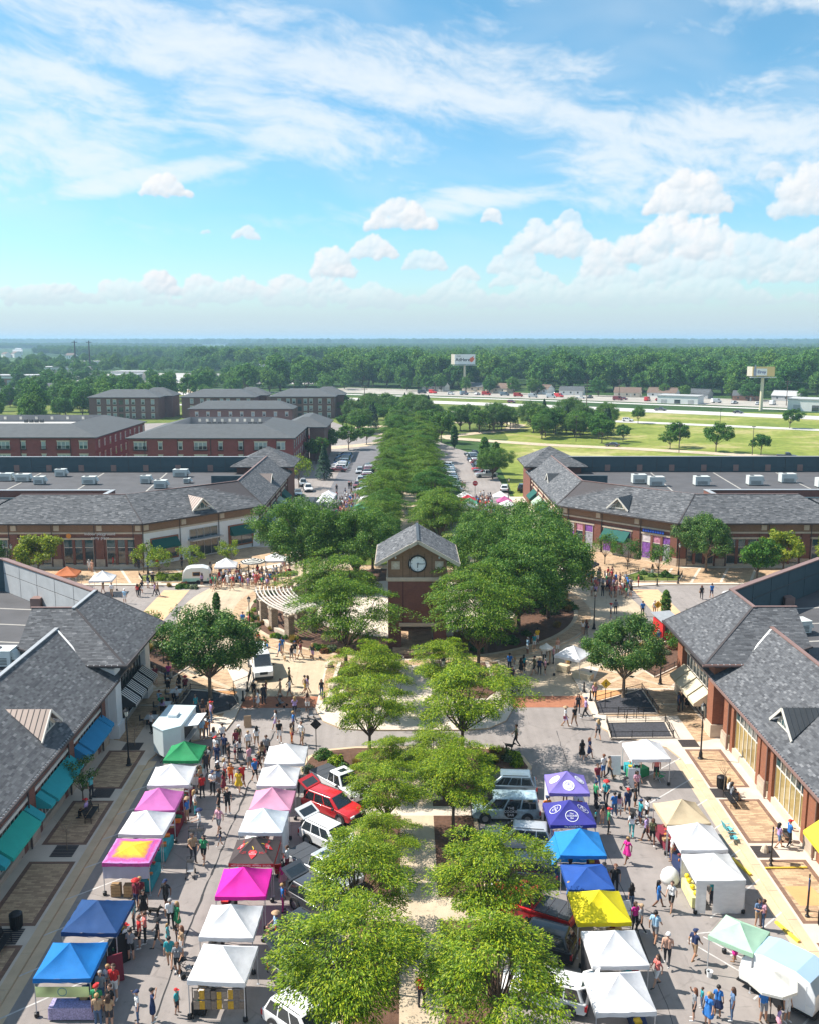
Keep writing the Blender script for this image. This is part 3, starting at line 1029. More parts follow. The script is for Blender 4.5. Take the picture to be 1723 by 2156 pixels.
def dormer(parent, s, d0, yc, half, z0, z1, dback, seam, gable):
 X = lambda d: mx(d, s)
 t = bpy.data.objects.new('dormer', None)
 COL.objects.link(t)
 t.parent = parent
 ap, bk = (X(d0 - .35), yc, z1), (X(dback), yc, z1)
 db = d0 + .1 + (dback - d0) * 0.02
 for sg in (-1, 1):
  seam_roof(t, (X(d0 - .35), yc + sg * half, z0), bk, bk, ap, seam, 8)
 b = MB()
 b.faces([(X(d0), yc - half + .3, z0 - .1), (X(d0), yc + half - .3, z0 - .1), (X(d0), yc, z1 - .2), (X(d0 + 2.6), yc - half + .3, z0 - .1), (X(d0 + 2.6), yc + half - .3, z0 - .1), (X(d0 + 2.6), yc, z1 - .2)], [(0, 1, 2), (5, 4, 3), (0, 3, 4, 1), (1, 4, 5, 2), (2, 5, 3, 0)])
 b.build('gable_wall', gable, t)
 for sg in (-1, 1):
  bar(t, 'barge_board', (X(d0 - .33), yc + sg * (half + .02), z0 - .05), (X(d0 - .33), yc, z1 - .08), .08, .2, FRAME)
 b = MB()
 b.poly([(X(d0 - .03), yc - half * .5, z0 + .12), (X(d0 - .03), yc + half * .5, z0 + .12), (X(d0 - .03), yc, z0 + .12 + half * .5 * (z1 - z0) / half * 1.0)])
 b.build('pane', GLASS_T, t)
 for k in (-.5, 0, .5):
  bar(t, 'mullion', (X(d0 - .05), yc + k * half * .5, z0 + .1), (X(d0 - .05), yc + k * half * .5, z0 + .1 + (z1 - z0) * .5 * (1 - abs(k))), .05, .05, FRAME)
 bar(t, 'sill', (X(d0 - .06), yc - half * .56, z0 + .1), (X(d0 - .06), yc + half * .56, z0 + .1), .1, .09, FRAME)
 return t

AW_TEAL = mat('awning_teal', (0.03, 0.42, 0.46), 0.8, 0.08, 1.5, trans=0.15)
AW_BLUE = mat('awning_blue', (0.03, 0.28, 0.55), 0.8, 0.08, 1.5, trans=0.15)
AW_GREEN = mat('awning_green', (0.03, 0.50, 0.40), 0.8, 0.08, 1.5, trans=0.15)
AW_CREAM = mat('awning_cream', (0.66, 0.58, 0.42), 0.8, 0.06, 1.5, trans=0.15)
AW_YEL = mat('awning_yellow', (0.70, 0.62, 0.05), 0.8, 0.06, 1.5, trans=0.15)
AW_DKGREEN = mat('awning_dark_green', (0.01, 0.10, 0.085), 0.8, 0.08, 1.5, trans=0.1)
AW_BLACK = mat('awning_black', (0.02, 0.022, 0.025), 0.8, 0.05, 1.5)
AW_WHITE = mat('awning_white', (0.72, 0.72, 0.70), 0.8, 0.05, 1.5)

def near_building(s):
 left = s < 0
 X = lambda d: mx(d, s)
 W = lambda d, y, z: (X(d), y, z)
 t = empty('shop_building', (X(30), 60, 0))
 t2 = bpy.data.objects.new('shop_building_root', None)
 root = t
 root.location = (0, 0, 0)
 b = MB()
 b.prism([(X(26.75), 12), (X(94), 12), (X(94), 77), (X(26.75), 77)], 0.1, 6.3)
 b.build('wall_core', BRICK, root)
 b = MB()
 b.prism([(X(26.2), 77.2), (X(26.2), 88.2), (X(40), 102), (X(94), 102), (X(94), 77.2)], 0.1, 6.55)
 pav = b.build('pavilion_wall', WHITE_P if left else BRICK_O, root)
 piers = [75.6 - k * (7.75 if left else 8.55) for k in range(7)]
 bk = BRICK if left else BRICK_O
 for k, y in enumerate(piers):
  b = MB()
  b.box(*sorted((X(26.15), X(26.9))), y - .55, y + .55, 1.25, 5.35)
  p = b.build('pier', bk, root)
  b = MB()
  b.box(*sorted((X(26.02), X(26.95))), y - .68, y + .68, 0.1, 1.2)
  b.box(*sorted((X(26.06), X(26.93))), y - .63, y + .63, 1.2, 1.3)
  b.build('pier_base', STONE_B, p)
  b = MB()
  b.tube((X(26.0), y - .95, .15), (X(26.0), y - .95, 5.4), .055, n=8)
  b.build('downpipe', DKTRIM if left else BRONZE, root)
  if k == len(piers) - 1:
   continue
  y1, y0 = y - .55, piers[k + 1] + .55
  b = MB()
  b.box(*sorted((X(26.28), X(26.8))), y0, y1, 3.75 if left else 4.75, 5.45)
  b.build('fascia_band', bk, root)
  b = MB()
  b.box(*sorted((X(26.18), X(26.82))), y0, y1, 3.5 if left else 4.5, 3.75 if left else 4.75)
  b.build('lintel', STONE if not left else FRAME, root)
  b = MB()
  b.box(*sorted((X(26.24), X(26.85))), y0, y1, .1, .62)
  b.build('stall_riser', STONE if not left else STONE_B, root)
  for yy in (y0 + .75, y1 - .75):
   b = MB()
   b.box(*sorted((X(26.22), X(26.85))), yy - .3, yy + .3, .1, 3.5 if left else 4.5)
   b.build('brick_jamb', bk, root)
  if left:
   window_bay(root, (X(26.4), y0 + 1.05), (X(26.4), y1 - 1.05), .62, 3.5, 7, (0, .6, 1), GLASS_D, FRAME, 0.1, pane_mats=[GLASS_D, GLASS_T, GLASS_D])
   window_bay(root, (X(26.4), y0), (X(26.4), y0 + .45), .62, 3.5, 1, (0, .6, 1), GLASS_D, FRAME, 0.1)
   window_bay(root, (X(26.4), y1 - .45), (X(26.4), y1), .62, 3.5, 1, (0, .6, 1), GLASS_D, FRAME, 0.1)
   m = [AW_BLUE, AW_TEAL, AW_GREEN, AW_GREEN, AW_TEAL, AW_TEAL][k]
   m2 = [AW_BLUE, AW_TEAL, AW_TEAL, AW_GREEN, AW_TEAL, AW_TEAL][k]
   awning(root, (X(26.15), y0 + 1.05), (X(26.15), y1 - 1.05), (s * -1.15, 0), .8, 3.3, m)
   awning(root, (X(26.15), y0 + .02), (X(26.15), y0 + .85), (s * -1.05, 0), .75, 3.25, m2)
   awning(root, (X(26.15), y1 - .85), (X(26.15), y1 - .02), (s * -1.05, 0), .75, 3.25, m2)
  else:
   window_bay(root, (X(26.4), y1 - 1.05), (X(26.4), y0 + 1.05), .62, 4.5, 6, (0, .64, 1), GLASS_Y, FRAME, 0.1, fr=.09, pane_mats=[GLASS_Y, GLASS_T, GLASS_Y, GLASS_D, GLASS_Y, GLASS_D])
   window_bay(root, (X(26.4), y0 + .45), (X(26.4), y0), .62, 4.5, 1, (0, .64, 1), GLASS_Y, FRAME, 0.1)
   window_bay(root, (X(26.4), y1), (X(26.4), y1 - .45), .62, 4.5, 1, (0, .64, 1), GLASS_Y, FRAME, 0.1)
   if k == 2:
    awning(root, (X(26.1), y0 + 1.2), (X(26.1), y1 - 1.2), (s * -1.2, 0), .9, 3.6, AW_YEL)
 wm = WHITE_P if left else BRICK_O
 for y in (78.0, 87.4):
  b = MB()
  b.box(*sorted((X(25.55), X(26.4))), y - .75, y + .75, .1, 6.4)
  pr = b.build('corner_pier', wm, root)
  b = MB()
  b.box(*sorted((X(25.42), X(26.5))), y - .88, y + .88, .1, 1.3)
  b.build('pier_base', WHITE_P if left else STONE, pr)
 b = MB()
 b.box(*sorted((X(25.75), X(26.3))), 78.7, 86.7, 4.9, 5.35)
 b.build('lintel', WHITE_P if left else FRAME, root)
 for j in range(4):
  y0 = 78.85 + j * 1.98
  q = ((X(26.12), y0), (X(26.12), y0 + 1.8)) if left else ((X(26.12), y0 + 1.8), (X(26.12), y0))
  window_bay(root, *q, .5, 4.85, 2, (0, .66, 1), GLASS_D, BLACK if left else FRAME, -.05)
  awning(root, (X(25.75), y0 + .02), (X(25.75), y0 + 1.72), (s * -1.35, 0), 1.0, 3.55, AW_CREAM, stripes=[AW_BLACK, AW_WHITE] if left else None, valance=.25)
 e0, e1 = 12.0, 83.2
 z = lambda d: 5.6 + .5528 * (d - 25.2)
 rf = bpy.data.objects.new('roof', None)
 COL.objects.link(rf)
 rf.parent = root
 b = MB()
 zz = .012
 b.poly([W(25.2, e0, z(25.2) - zz), W(25.2, e1, z(25.2) - zz), W(31.35, e1, 9 - zz), W(31.35, e0, 9 - zz)])
 b.poly([W(25.2, e0, 5.42), W(25.2, e1, 5.42), W(27.2, e1, 5.42), W(27.2, e0, 5.42)])
 b.poly([W(25.2, e0, 5.42), W(25.2, e1, 5.42), W(25.2, e1, 5.6), W(25.2, e0, 5.6)])
 b.build('roof_deck', DKTRIM, rf)
 ym = 77.6
 shingles([[W(25.15, e0 if not left else ym, 5.58), W(25.15, ym if not left else e0, 5.58), W(31.35, 80.6 if not left else e0, 9.0), W(31.35, e0 if not left else 80.6, 9.0)]], rf, single=300)
 gut = MB()
 gut.box(*sorted((X(25.02), X(25.2))), e0, 77.0, 5.42, 5.6)
 gut.build('gutter', BRONZE if not left else DKTRIM, rf)
 gb = MB()
 for k in range(130):
  yy = 30 + k * .36
  if yy < 76.8:
   gb.box(*sorted((X(25.08), X(25.19))), yy, yy + .04, 5.6, 5.7)
 sg = gb.build('snow_guard', GREY_M, rf)
 sg['kind'] = 'stuff'
 bar(rf, 'ridge_coping', W(31.4, e0, 9.06), W(31.4, 80.4, 9.06), .34, .1, BRONZE if not left else GREY_M)
 bar(rf, 'valley_flashing', W(31.2, 80.0, 8.98), W(27.9, 77.0, 7.15), .16, .03, AW_WHITE)
 b = MB()
 b.box(*sorted((X(31.35), X(31.6))), e0, 80.2, 6.5, 9.0)
 b.build('roof_back_wall', PARAPET_SHADED, rf)
 dormer(rf, s, 26.5, 64.5, 2.0, 6.3, 7.95, 29.45, SEAM_TAN if left else SEAM_DK, STONE)
 dormer(rf, s, 26.5, 48.5 if left else 46.0, 2.0, 6.3, 7.95, 29.45, SEAM_TAN if left else SEAM_DK, STONE)
 pr = bpy.data.objects.new('pavilion_roof', None)
 COL.objects.link(pr)
 pr.parent = root
 zs = lambda y: 7 + .516 * (y - 76.5)
 south = [W(24.4, 76.5, 7), W(29.8, 76.5, 7), W(34.1, 78.3, zs(78.3)), W(34.4, 82.7, 10.2), W(30.5, 82.7, 10.2)]
 east = [W(24.4, 76.5, 7), W(24.4, 89.4, 7), W(30.5, 88.6, 10.2), W(30.5, 82.7, 10.2)]
 diag = [W(24.4, 89.4, 7), W(30.5, 88.6, 10.2), W(45, 102.2, 10.2), W(39.5, 104.5, 7)]
 b = MB()
 for pl in (south, east, diag):
  b.poly([(p[0], p[1], p[2] - .012) for p in pl])
 b.faces([W(24.4, 76.5, 6.8), W(24.4, 89.4, 6.8), W(27, 89, 6.8), W(27, 76.5, 6.8), W(34, 76.5, 6.8), W(34, 78.5, 6.8), W(27, 78.5, 6.8)], [(0, 1, 2, 3), (3, 4, 5, 6)])
 b.poly([W(24.4, 76.5, 6.8), W(24.4, 89.4, 6.8), W(24.4, 89.4, 6.99), W(24.4, 76.5, 6.99)])
 b.poly([W(24.4, 76.5, 6.8), W(33, 76.5, 6.8), W(33, 76.5, 6.99), W(24.4, 76.5, 6.99)])
 b.build('roof_deck', DKTRIM, pr)
 b = MB()
 b.prism([(X(26.4), 78.4), (X(30.4), 83.5), (X(30.4), 88.2), (X(26.4), 88.0)], 6.5, 7.9)
 b.prism([(X(27), 78.2), (X(34.2), 78.9), (X(34.2), 82.4), (X(30.4), 82.4)], 6.5, 7.85)
 b.build('attic_wall', PARAPET_SHADED, pr)
 order = (lambda q: q) if not left else (lambda q: [q[1], q[0]] + q[:1:-1])
 shingles([order(south)], pr, single=150)
 shingles([order(east)], pr, single=150)
 bar(pr, 'hip_cap', W(24.5, 76.6, 7.06), W(30.5, 82.7, 10.24), .2, .03, DKTRIM)
 bar(pr, 'hip_cap', W(24.5, 89.3, 7.06), W(30.5, 88.6, 10.24), .2, .03, DKTRIM)
 bar(pr, 'ridge_coping', W(30.6, 82.5, 10.27), W(30.6, 88.7, 10.27), .3, .1, BRONZE if not left else GREY_M)
 bar(pr, 'ridge_coping', W(30.5, 82.75, 10.26), W(34.5, 82.75, 10.26), .25, .08, BRONZE)
 bar(pr, 'gutter', W(24.3, 76.4, 6.9), W(24.3, 89.4, 6.9), .18, .18, DKTRIM)
 bar(pr, 'gutter', W(24.2, 76.4, 6.9), W(30.0, 76.4, 6.9), .18, .18, BRONZE if not left else DKTRIM)
 bar(pr, 'gutter', W(31.5, 77.15, 7.5), W(34.2, 78.3, 7.9), .18, .18, DKTRIM)
 for k in range(10):
  bar(pr, 'gutter_strap', W(25 + k * .5, 76.32, 6.99), W(25 + k * .5, 76.52, 7.02), .05, .03, GREY_M)
 b = MB()
 b.prism([(X(31.5), 12), (X(94), 12), (X(94), 102), (X(45), 102), (X(31.5), 89.2)], 6.4, 6.6)
 b.build('flat_roof', MEMBRANE, root)
 for k in range(9):
  yy = 52 + k * 5.2
  bar(root, 'membrane_seam', W(32, yy, 6.606), W(60, yy + 4, 6.606), .28, .012, mat('seam_tape', (0.36, 0.34, 0.31), .9, .2, 1))
 p0, p1 = Vector((30.7, 88.4)), Vector((45.0, 102.0))
 pw = MB()
 u = (p1 - p0).normalized()
 nq = Vector((u.y, -u.x))
 if nq.y > 0:
  nq = -nq
 pts = [p0 - nq * .35, p1 - nq * .35, p1, p0]
 pw.prism([(X(q.x), q.y) for q in pts], 6.4, 10.15)
 par = pw.build('parapet', DKTRIM, root)
 L = (p1 - p0).length
 pm = PARAPET if left else PARAPET_SHADED  # grey panels on the sunlit parapet, shade-coloured ones on the unlit twin
 for i in range(5):
  for za, zb in ((6.62, 8.62), (8.7, 10.05)):
   a0, a1 = p0 + u * (L * i / 5 + .05), p0 + u * (L * (i + 1) / 5 - .05)
   pn = MB()
   pn.prism([(X(q.x), q.y) for q in (a0 + nq * .035, a1 + nq * .035, a1 - nq * .01, a0 - nq * .01)], za, zb)
   pn.build('panel', pm, par)
 bar(par, 'coping', W(p0.x - .1, p0.y + .25, 10.22), W(p1.x, p1.y + .2, 10.22), .62, .12, BRONZE)
 b = MB()
 b.prism([(X(45), 102), (X(94), 102), (X(94), 102.4), (X(45), 102.4)], 6.4, 10.15)
 b.build('parapet', PARAPET_SHADED, root)
 bar(root, 'coping', W(45, 102.2, 10.22), W(94, 102.2, 10.22), .6, .12, BRONZE)
 b = MB()
 b.box(*sorted((X(38.6), X(39.6))), 95.2, 96.4, 6.6, 7.6)
 b.build('roof_hatch', BRONZE, root)
 t.name = 'shop_building'
 tag(root, 'nearer shop building %s of the street with %s' % ('left' if left else 'right', 'teal awnings and a white corner pavilion' if left else 'tall pale windows and cream awnings'), 'building')
 return root

NEAR = [near_building(-1), near_building(1)]
hvac((-34.3, 77.6, 6.6), 2.0, 1.6, 1.5, 0, 'pale rooftop air unit behind the ridge of the nearer left shop roof', mat('hvac_white', (0.72, 0.76, 0.74), .5, .06, 2))
hvac((37.2, 86.4, 6.6), 1.8, 1.5, 1.3, .2, 'rooftop air unit in the shade of the nearer right parapet')

def far_building(s):
 left = s < 0
 X = lambda d: mx(d, s)
 W = lambda d, y, z: (X(d), y, z)
 root = empty('shop_building', (0, 0, 0))
 foot = [(25.3, 155.5), (40.3, 140.2), (66, 140.2), (94, 140.2), (94, 199), (25.3, 199)]
 b = MB()
 b.prism([(X(d), y) for d, y in foot], .1, 6.7)
 b.build('wall', BRICK, root)
 segs = [((25.3, 199), (25.3, 155.5)), ((25.3, 155.5), (40.3, 140.2)), ((40.3, 140.2), (66, 140.2))]
 bmat = WHITE_P if left else BRICK
 for si, (a, c) in enumerate(segs):
  a, c = Vector(a), Vector(c)
  u = (c - a).normalized()
  n = Vector((u.y, -u.x))
  cen = Vector((50, 170))
  if (a + n - cen).length < (a - cen).length:
   n = -n
  P = lambda t, o: (X((a + u * t + n * o).x), (a + u * t + n * o).y)
  L = (c - a).length

  def strip(name, t0, t1, o0, o1, z0, z1, m, par=root):
   q = MB()
   q.prism([P(t0, o0), P(t1, o0), P(t1, o1), P(t0, o1)], z0, z1)
   return q.build(name, m, par)
  strip('frieze', 0, L, -.1, .06, 5.45, 6.72, BRICK_TAN)
  strip('string_course', 0, L, -.1, .14, 5.2, 5.45, STONE)
  nb = max(2, round(L / 7.2))
  front = bmat if si == 1 else BRICK
  if si == 1 and left:
   strip('white_front', .05, L - .05, -.1, .1, .1, 5.2, WHITE_P)
  for k in range(nb + 1):
   t = min(max(L * k / nb, .6), L - .6)
   pr = strip('pier', t - .6, t + .6, -.05, .22, .1, 5.2, front)
   strip('pier_base', t - .68, t + .68, 0, .28, .1, 1.35, WHITE_P if (si == 1 and left) else STONE_B, pr)
   strip('frieze_block', t - .4, t + .4, .05, .2, 5.7, 6.5, STONE, pr)
   q = MB()
   q.tube((*P(min(t + .75, L), .2), .2), (*P(min(t + .75, L), .2), 6.6), .05, n=6)
   q.build('downpipe', DKTRIM, root)
  for k in range(nb):
   t0, t1 = L * k / nb + 1.0, L * (k + 1) / nb - 1.0
   off = .13 if (si == 1 and left) else .03
   pa, pb = P(t0, off), P(t1, off)
   d = Vector((pb[0] - pa[0], pb[1] - pa[1]))
   rn = Vector((d.y, -d.x))
   nn = Vector((X((n).x) - X(0), n.y))
   if rn.dot(nn) < 0:
    pa, pb = pb, pa
   if si == 1 and left:
    if k % 2 == 0:
     fr = strip('display_frame', t0 + .1, t1 - .1, .1, .26, .75, 4.3, BRICK_O)
     window_bay(fr, P(t0 + .5, .3), P(t1 - .5, .3), 1.0, 4.0, 2, (0, 1), GLASS_D, BRONZE, -.02)
     awning(root, P(t0 + .35, .28), P(t1 - .35, .28), tuple(Vector((X(n.x) - X(0), n.y)) * 1.1), 1.2, 4.1, AW_DKGREEN)
    else:
     window_bay(root, pa, pb, .3, 4.7, 4, (0, .58, .62, 1), GLASS_D, GREY_M, -.04)
     strip('canopy', t0 - .3, t1 + .3, .1, 1.5, 3.0, 3.22, GREY_M)
   else:
    strip('lintel', t0 - .3, t1 + .3, .03, .17, 4.35, 4.62, STONE)
    pm = [GLASS_D, GLASS_T]
    if not left and si == 1:
     pm = [mat('poster_violet', (0.20, 0.08, 0.32), .5, .6, 2.5, detail=3), mat('poster_pale', (0.55, 0.5, 0.52), .5, .4, 2.2, detail=3), GLASS_D, mat('poster_mauve', (0.45, 0.2, 0.28), .5, .5, 2.8, detail=3), mat('poster_grey', (0.32, 0.33, 0.37), .5, .5, 2.6, detail=3)]
    window_bay(root, pa, pb, .55, 4.35, 3, (0, .68, 1), GLASS_D, FRAME, -.02, pane_mats=pm)
    strip('stall_riser', t0, t1, 0, .12, .1, .5, STONE)
    for tt in (t0 + (t1 - t0) / 3, t0 + 2 * (t1 - t0) / 3):
     strip('brick_jamb', tt - .2, tt + .2, .05, .16, .5, 4.3, BRICK if si else BRICK_O)
    if (si == 0 and k % 2 == 1) or (si == 1 and k == 1):
     awning(root, P(t0 + .2, .1), P(t1 - .2, .1), tuple(Vector((X(n.x) - X(0), n.y)) * 1.5), 1.35, 4.2, AW_DKGREEN if not left else AW_DKGREEN)
    if si == 0 and k % 2 == 0 and k:
     awning(root, P(t0 + .2, .1), P(t1 - .2, .1), tuple(Vector((X(n.x) - X(0), n.y)) * 1.5), 1.2, 4.0, mat('awning_sage', (.33, .42, .34), .8, .06, 1.5))
 rf = bpy.data.objects.new('roof', None)
 COL.objects.link(rf)
 rf.parent = root
 ze, zr = 6.95, 10.2
 E = [(24.2, 196), (24.2, 155.1), (39.9, 139.1), (66.5, 139.1)]
 Rg = [(29.4, 196), (29.4, 160.8), (44.4, 146.4), (60.6, 146.4)]
 deck = MB()
 for i in range(3):
  pl = [W(*E[i], ze), W(*E[i + 1], ze), W(*Rg[i + 1], zr), W(*Rg[i], zr)]
  deck.poly([(p[0], p[1], p[2] - .015) for p in pl])
  pl2 = pl if s > 0 else [pl[1], pl[0], pl[3], pl[2]]
  shingles([pl2], rf, w=.5, h=.24, m=SHINGLE_F, thick=.03)
  bar(rf, 'gutter', W(E[i][0], E[i][1], ze - .08), W(E[i + 1][0], E[i + 1][1], ze - .08), .2, .2, DKTRIM)
  bar(rf, 'ridge_coping', W(Rg[i][0], Rg[i][1], zr + .04), W(Rg[i + 1][0], Rg[i + 1][1], zr + .04), .28, .08, BRONZE)
  q0, q1, q2, q3 = E[i], E[i + 1], Rg[i + 1], Rg[i]
  deck.poly([W(*E[i], ze - .17), W(*E[i + 1], ze - .17), W(*Rg[i + 1], ze - .17), W(*Rg[i], ze - .17)])
 pl = [W(66.5, 139.1, ze), W(66.5, 147, ze), W(60.6, 146.4, zr)]
 deck.poly(pl)
 pl = [W(66.5, 141, ze + .2), W(94, 141, ze + .2), W(94, 147.5, 9.3), W(63, 147.5, 9.3)]
 deck.poly([(p[0], p[1], p[2] - .015) for p in pl])
 shingles([pl if s > 0 else [pl[1], pl[0], pl[3], pl[2]]], rf, w=.5, h=.24, m=SHINGLE_F, thick=.03)
 deck.build('roof_deck', DKTRIM, rf)
 dormer_diag(rf, s)
 for i in (1, 2):
  bar(rf, 'hip_cap', W(E[i][0], E[i][1], ze + .05), W(Rg[i][0], Rg[i][1], zr + .05), .2, .03, DKTRIM)
 dormer(rf, s, 25.9, 176, 2.0, 7.8, 9.35, 28.1, SEAM_TAN if left else SEAM_DK, STONE)
 pe = [(23.6, 193), (23.6, 207), (36.6, 207), (36.6, 193)]
 b = MB()
 apex = (29.6, 200, 11.8)
 rdg = (31.2, 200, 11.8)
 for i in range(4):
  a, c = pe[i], pe[(i + 1) % 4]
  b.poly([W(*a, 8.3 - .015), W(*c, 8.3 - .015), W(apex[0], apex[1], apex[2] - .015)])
  tri = [W(*a, 8.3), W(*c, 8.3), W(*apex)]
  shingles([tri], rf, w=.5, h=.25, m=SHINGLE_F, thick=.03)
 b.poly([W(*q, 8.1) for q in pe])
 for i in range(4):
  a, c = pe[i], pe[(i + 1) % 4]
  b.poly([W(*a, 8.1), W(*c, 8.1), W(*c, 8.29), W(*a, 8.29)])
 b.build('pavilion_roof_deck', DKTRIM, rf)
 b = MB()
 b.prism([(X(d), y) for d, y in ((24.9, 194.2), (24.9, 205.8), (35.4, 205.8), (35.4, 194.2))], .1, 8.1)
 b.build('pavilion_wall', BRICK, root)
 b = MB()
 b.prism([(X(d), y) for d, y in ((29.5, 161), (44.5, 146.6), (94, 146.6), (94, 196.2), (29.5, 196.2))], 6.6, 6.8)
 b.build('flat_roof', MEMBRANE, root)
 b = MB()
 b.prism([(X(d), y) for d, y in ((29.35, 160.9), (44.4, 146.5), (60.6, 146.5), (60.6, 146.8), (44.5, 146.8), (29.6, 161.1))], 6.7, 10.15)
 b.build('roof_back_wall', PARAPET_SHADED, root)
 b = MB()
 b.box(*sorted((X(30), X(94))), 196.4, 196.9, 6.7, 9.95)
 par = b.build('parapet', DKTRIM, root)
 for k in range(9):
  for za, zb in ((6.85, 7.7), (7.76, 9.88)):
   q = MB()
   q.box(*sorted((X(31.5 + k * 6.7), X(31.5 + k * 6.7 + 6.6))), 196.33, 196.41, za, zb)
   q.build('panel', PARAPET_SHADED, par)
  q = MB()
  q.box(*sorted((X(34 + k * 6.7), X(35.1 + k * 6.7))), 196.2, 196.34, 7.0, 8.3)
  q.build('scupper_box', BRONZE, par)
 bar(par, 'coping', W(30, 196.6, 10.0), W(94, 196.6, 10.0), .7, .1, GREY_M)
 for k in range(3):
  bar(root, 'membrane_seam', W(46 + k * 13, 150, 6.806), W(50 + k * 13, 195, 6.806), .3, .012, mat('seam_tape', (0.36, 0.34, 0.31), .9, .2, 1))
 b = MB()
 b.box(*sorted((X(52), X(94))), 163.5, 164.2, 6.8, 8.1)
 b.build('low_parapet', BRICK, root)
 bar(root, 'coping', W(52, 163.85, 8.15), W(94, 163.85, 8.15), .9, .1, GREY_M)
 b = MB()
 b.box(*sorted((X(51.4), X(52))), 152, 164.2, 6.8, 8.1)
 b.build('low_parapet', BRICK, root)
 bar(root, 'coping', W(51.7, 152, 8.15), W(51.7, 164.2, 8.15), .8, .1, GREY_M)
 b = MB()
 b.box(*sorted((X(60.5), X(94))), 148.4, 149, 6.8, 9.3)
 b.build('stair_parapet', PARAPET_SHADED, root)
 b = MB()
 b.box(*sorted((X(30.5), X(37))), 176, 176.4, 6.8, 8.9)
 b.build('screen_wall', PARAPET_SHADED, root)
 if left:
  wl = mat('sign_white', (.75, .75, .75), .5, .05, 2)
  lettering('indoor playground\nparty place', .62, wl, root, basis((X(46.6), 139.9, 4.95), (1, 0, 0), (0, 0, 1)), .03, 'sign_lettering')
  b = MB()
  b.lathe([(.38, 0), (.38, .06)], (0, 0, 0), 20)
  o = b.build('sign_emblem', mat('sign_orange', (.75, .28, .05), .5, .1, 3), root)
  o.matrix_local = basis((X(51.3), 139.95, 4.95), (1, 0, 0), (0, 0, 1))
 else:
  sb = mat('sign_blue', (.02, .08, .42), .4, .1, 2)
  u = Vector((15, -15.3)).normalized()
  for k in range(9):
   q = MB()
   c = Vector((38.6, 141.9)) - u * (k * .42) + Vector((-.707, -.707)) * .3
   q.obox((X(c.x), c.y), (u.x * s, u.y), .15, .05, 4.75, 5.2)
   q.build('sign_letter', sb, root)
 tag(root, 'farther shop building %s of the street with a long shingled roof and %s' % ('left' if left else 'right', 'a white diagonal front' if left else 'poster-covered windows'), 'building')
 return root

def dormer_diag(parent, s):
 a, c = Vector((24.2, 155.1)), Vector((39.9, 139.1))
 u = (c - a).normalized()
 up = Vector((5.2, 5.7)).normalized()
 mid = a + u * 11.2
 t = bpy.data.objects.new('dormer', None)
 COL.objects.link(t)
 t.parent = parent
 X = lambda p, z: (mx(p.x, s), p.y, z)
 seam = SEAM_TAN if s < 0 else SEAM_DK
 f = mid + up * 1.2
 half = 2.0
 apx, bk = f - up * .4, f + up * 4.2
 for sg in (-1, 1):
  e = f + u * half * sg
  seam_roof(t, X(e - up * .4, 7.55), X(bk, 9.4), X(bk, 9.4), X(apx, 9.4), seam, 7)
 b = MB()
 l, r_, tp = f - u * (half - .3), f + u * (half - .3), f
 bb = f + up * 3.0
 b.faces([X(l, 7.3), X(r_, 7.3), X(tp, 9.2), X(bb, 7.3), X(bb, 9.2)], [(0, 1, 2), (0, 3, 1), (0, 2, 4, 3), (1, 3, 4, 2)])
 b.build('gable_wall', STONE, t)
 fr = f - up * .05
 b = MB()
 b.poly([X(fr - u * 1.0, 7.75), X(fr + u * 1.0, 7.75), X(fr, 8.75)])
 b.build('pane', GLASS_T, t)
 for sg in (-1, 1):
  bar(t, 'barge_board', X(f - up * .38 + u * half * sg, 7.5), X(f - up * .38, 9.33), .08, .22, FRAME)
 for k in (-.4, .4):
  bar(t, 'mullion', X(fr - up * .04 + u * k, 7.7), X(fr - up * .04 + u * k, 8.4), .06, .06, FRAME)
 bar(t, 'sill', X(fr - up * .05 - u * 1.1, 7.72), X(fr - up * .05 + u * 1.1, 7.72), .1, .1, FRAME)

FAR = [far_building(-1), far_building(1)]
for x, y, sx, l in ((-77.8, 184, 2.6, 'at the far left edge'), (-74, 183, 2.6, 'with a sloped hood, second from the left'), (-69.5, 179.5, 1.9, 'low, near the front parapet'), (-69.2, 190, 2.0, 'close to the blue back wall'), (-60, 179.4, 2.5, 'tall, beside the brick parapet corner'), (-49.6, 180.6, 1.8, 'on a patch of dark roofing'), (-45.2, 174.5, 2.2, 'low and double, by the ridge'), (-45, 189.5, 2.8, 'long, near the right end of the back wall'), (-41.8, 181, 1.1, 'small, near the screen wall')):
 hvac((x, y, 6.8), sx, 1.7, 1.5 if sx > 1.5 else .9, 0, 'rooftop air unit on the farther left roof, ' + l)
for x, y, sx, l in ((44.7, 180, 2.6, 'leftmost'), (47.2, 177, 2.8, 'second from the left'), (55.9, 177.4, 2.7, 'third from the left'), (66.2, 178, 2.7, 'third from the right'), (73.6, 181, 2.8, 'second from the right'), (78.2, 175, 3.0, 'rightmost')):
 hvac((x, y, 6.8), sx, 1.8, 1.75, 0, 'rooftop air unit on the farther right roof, ' + l)

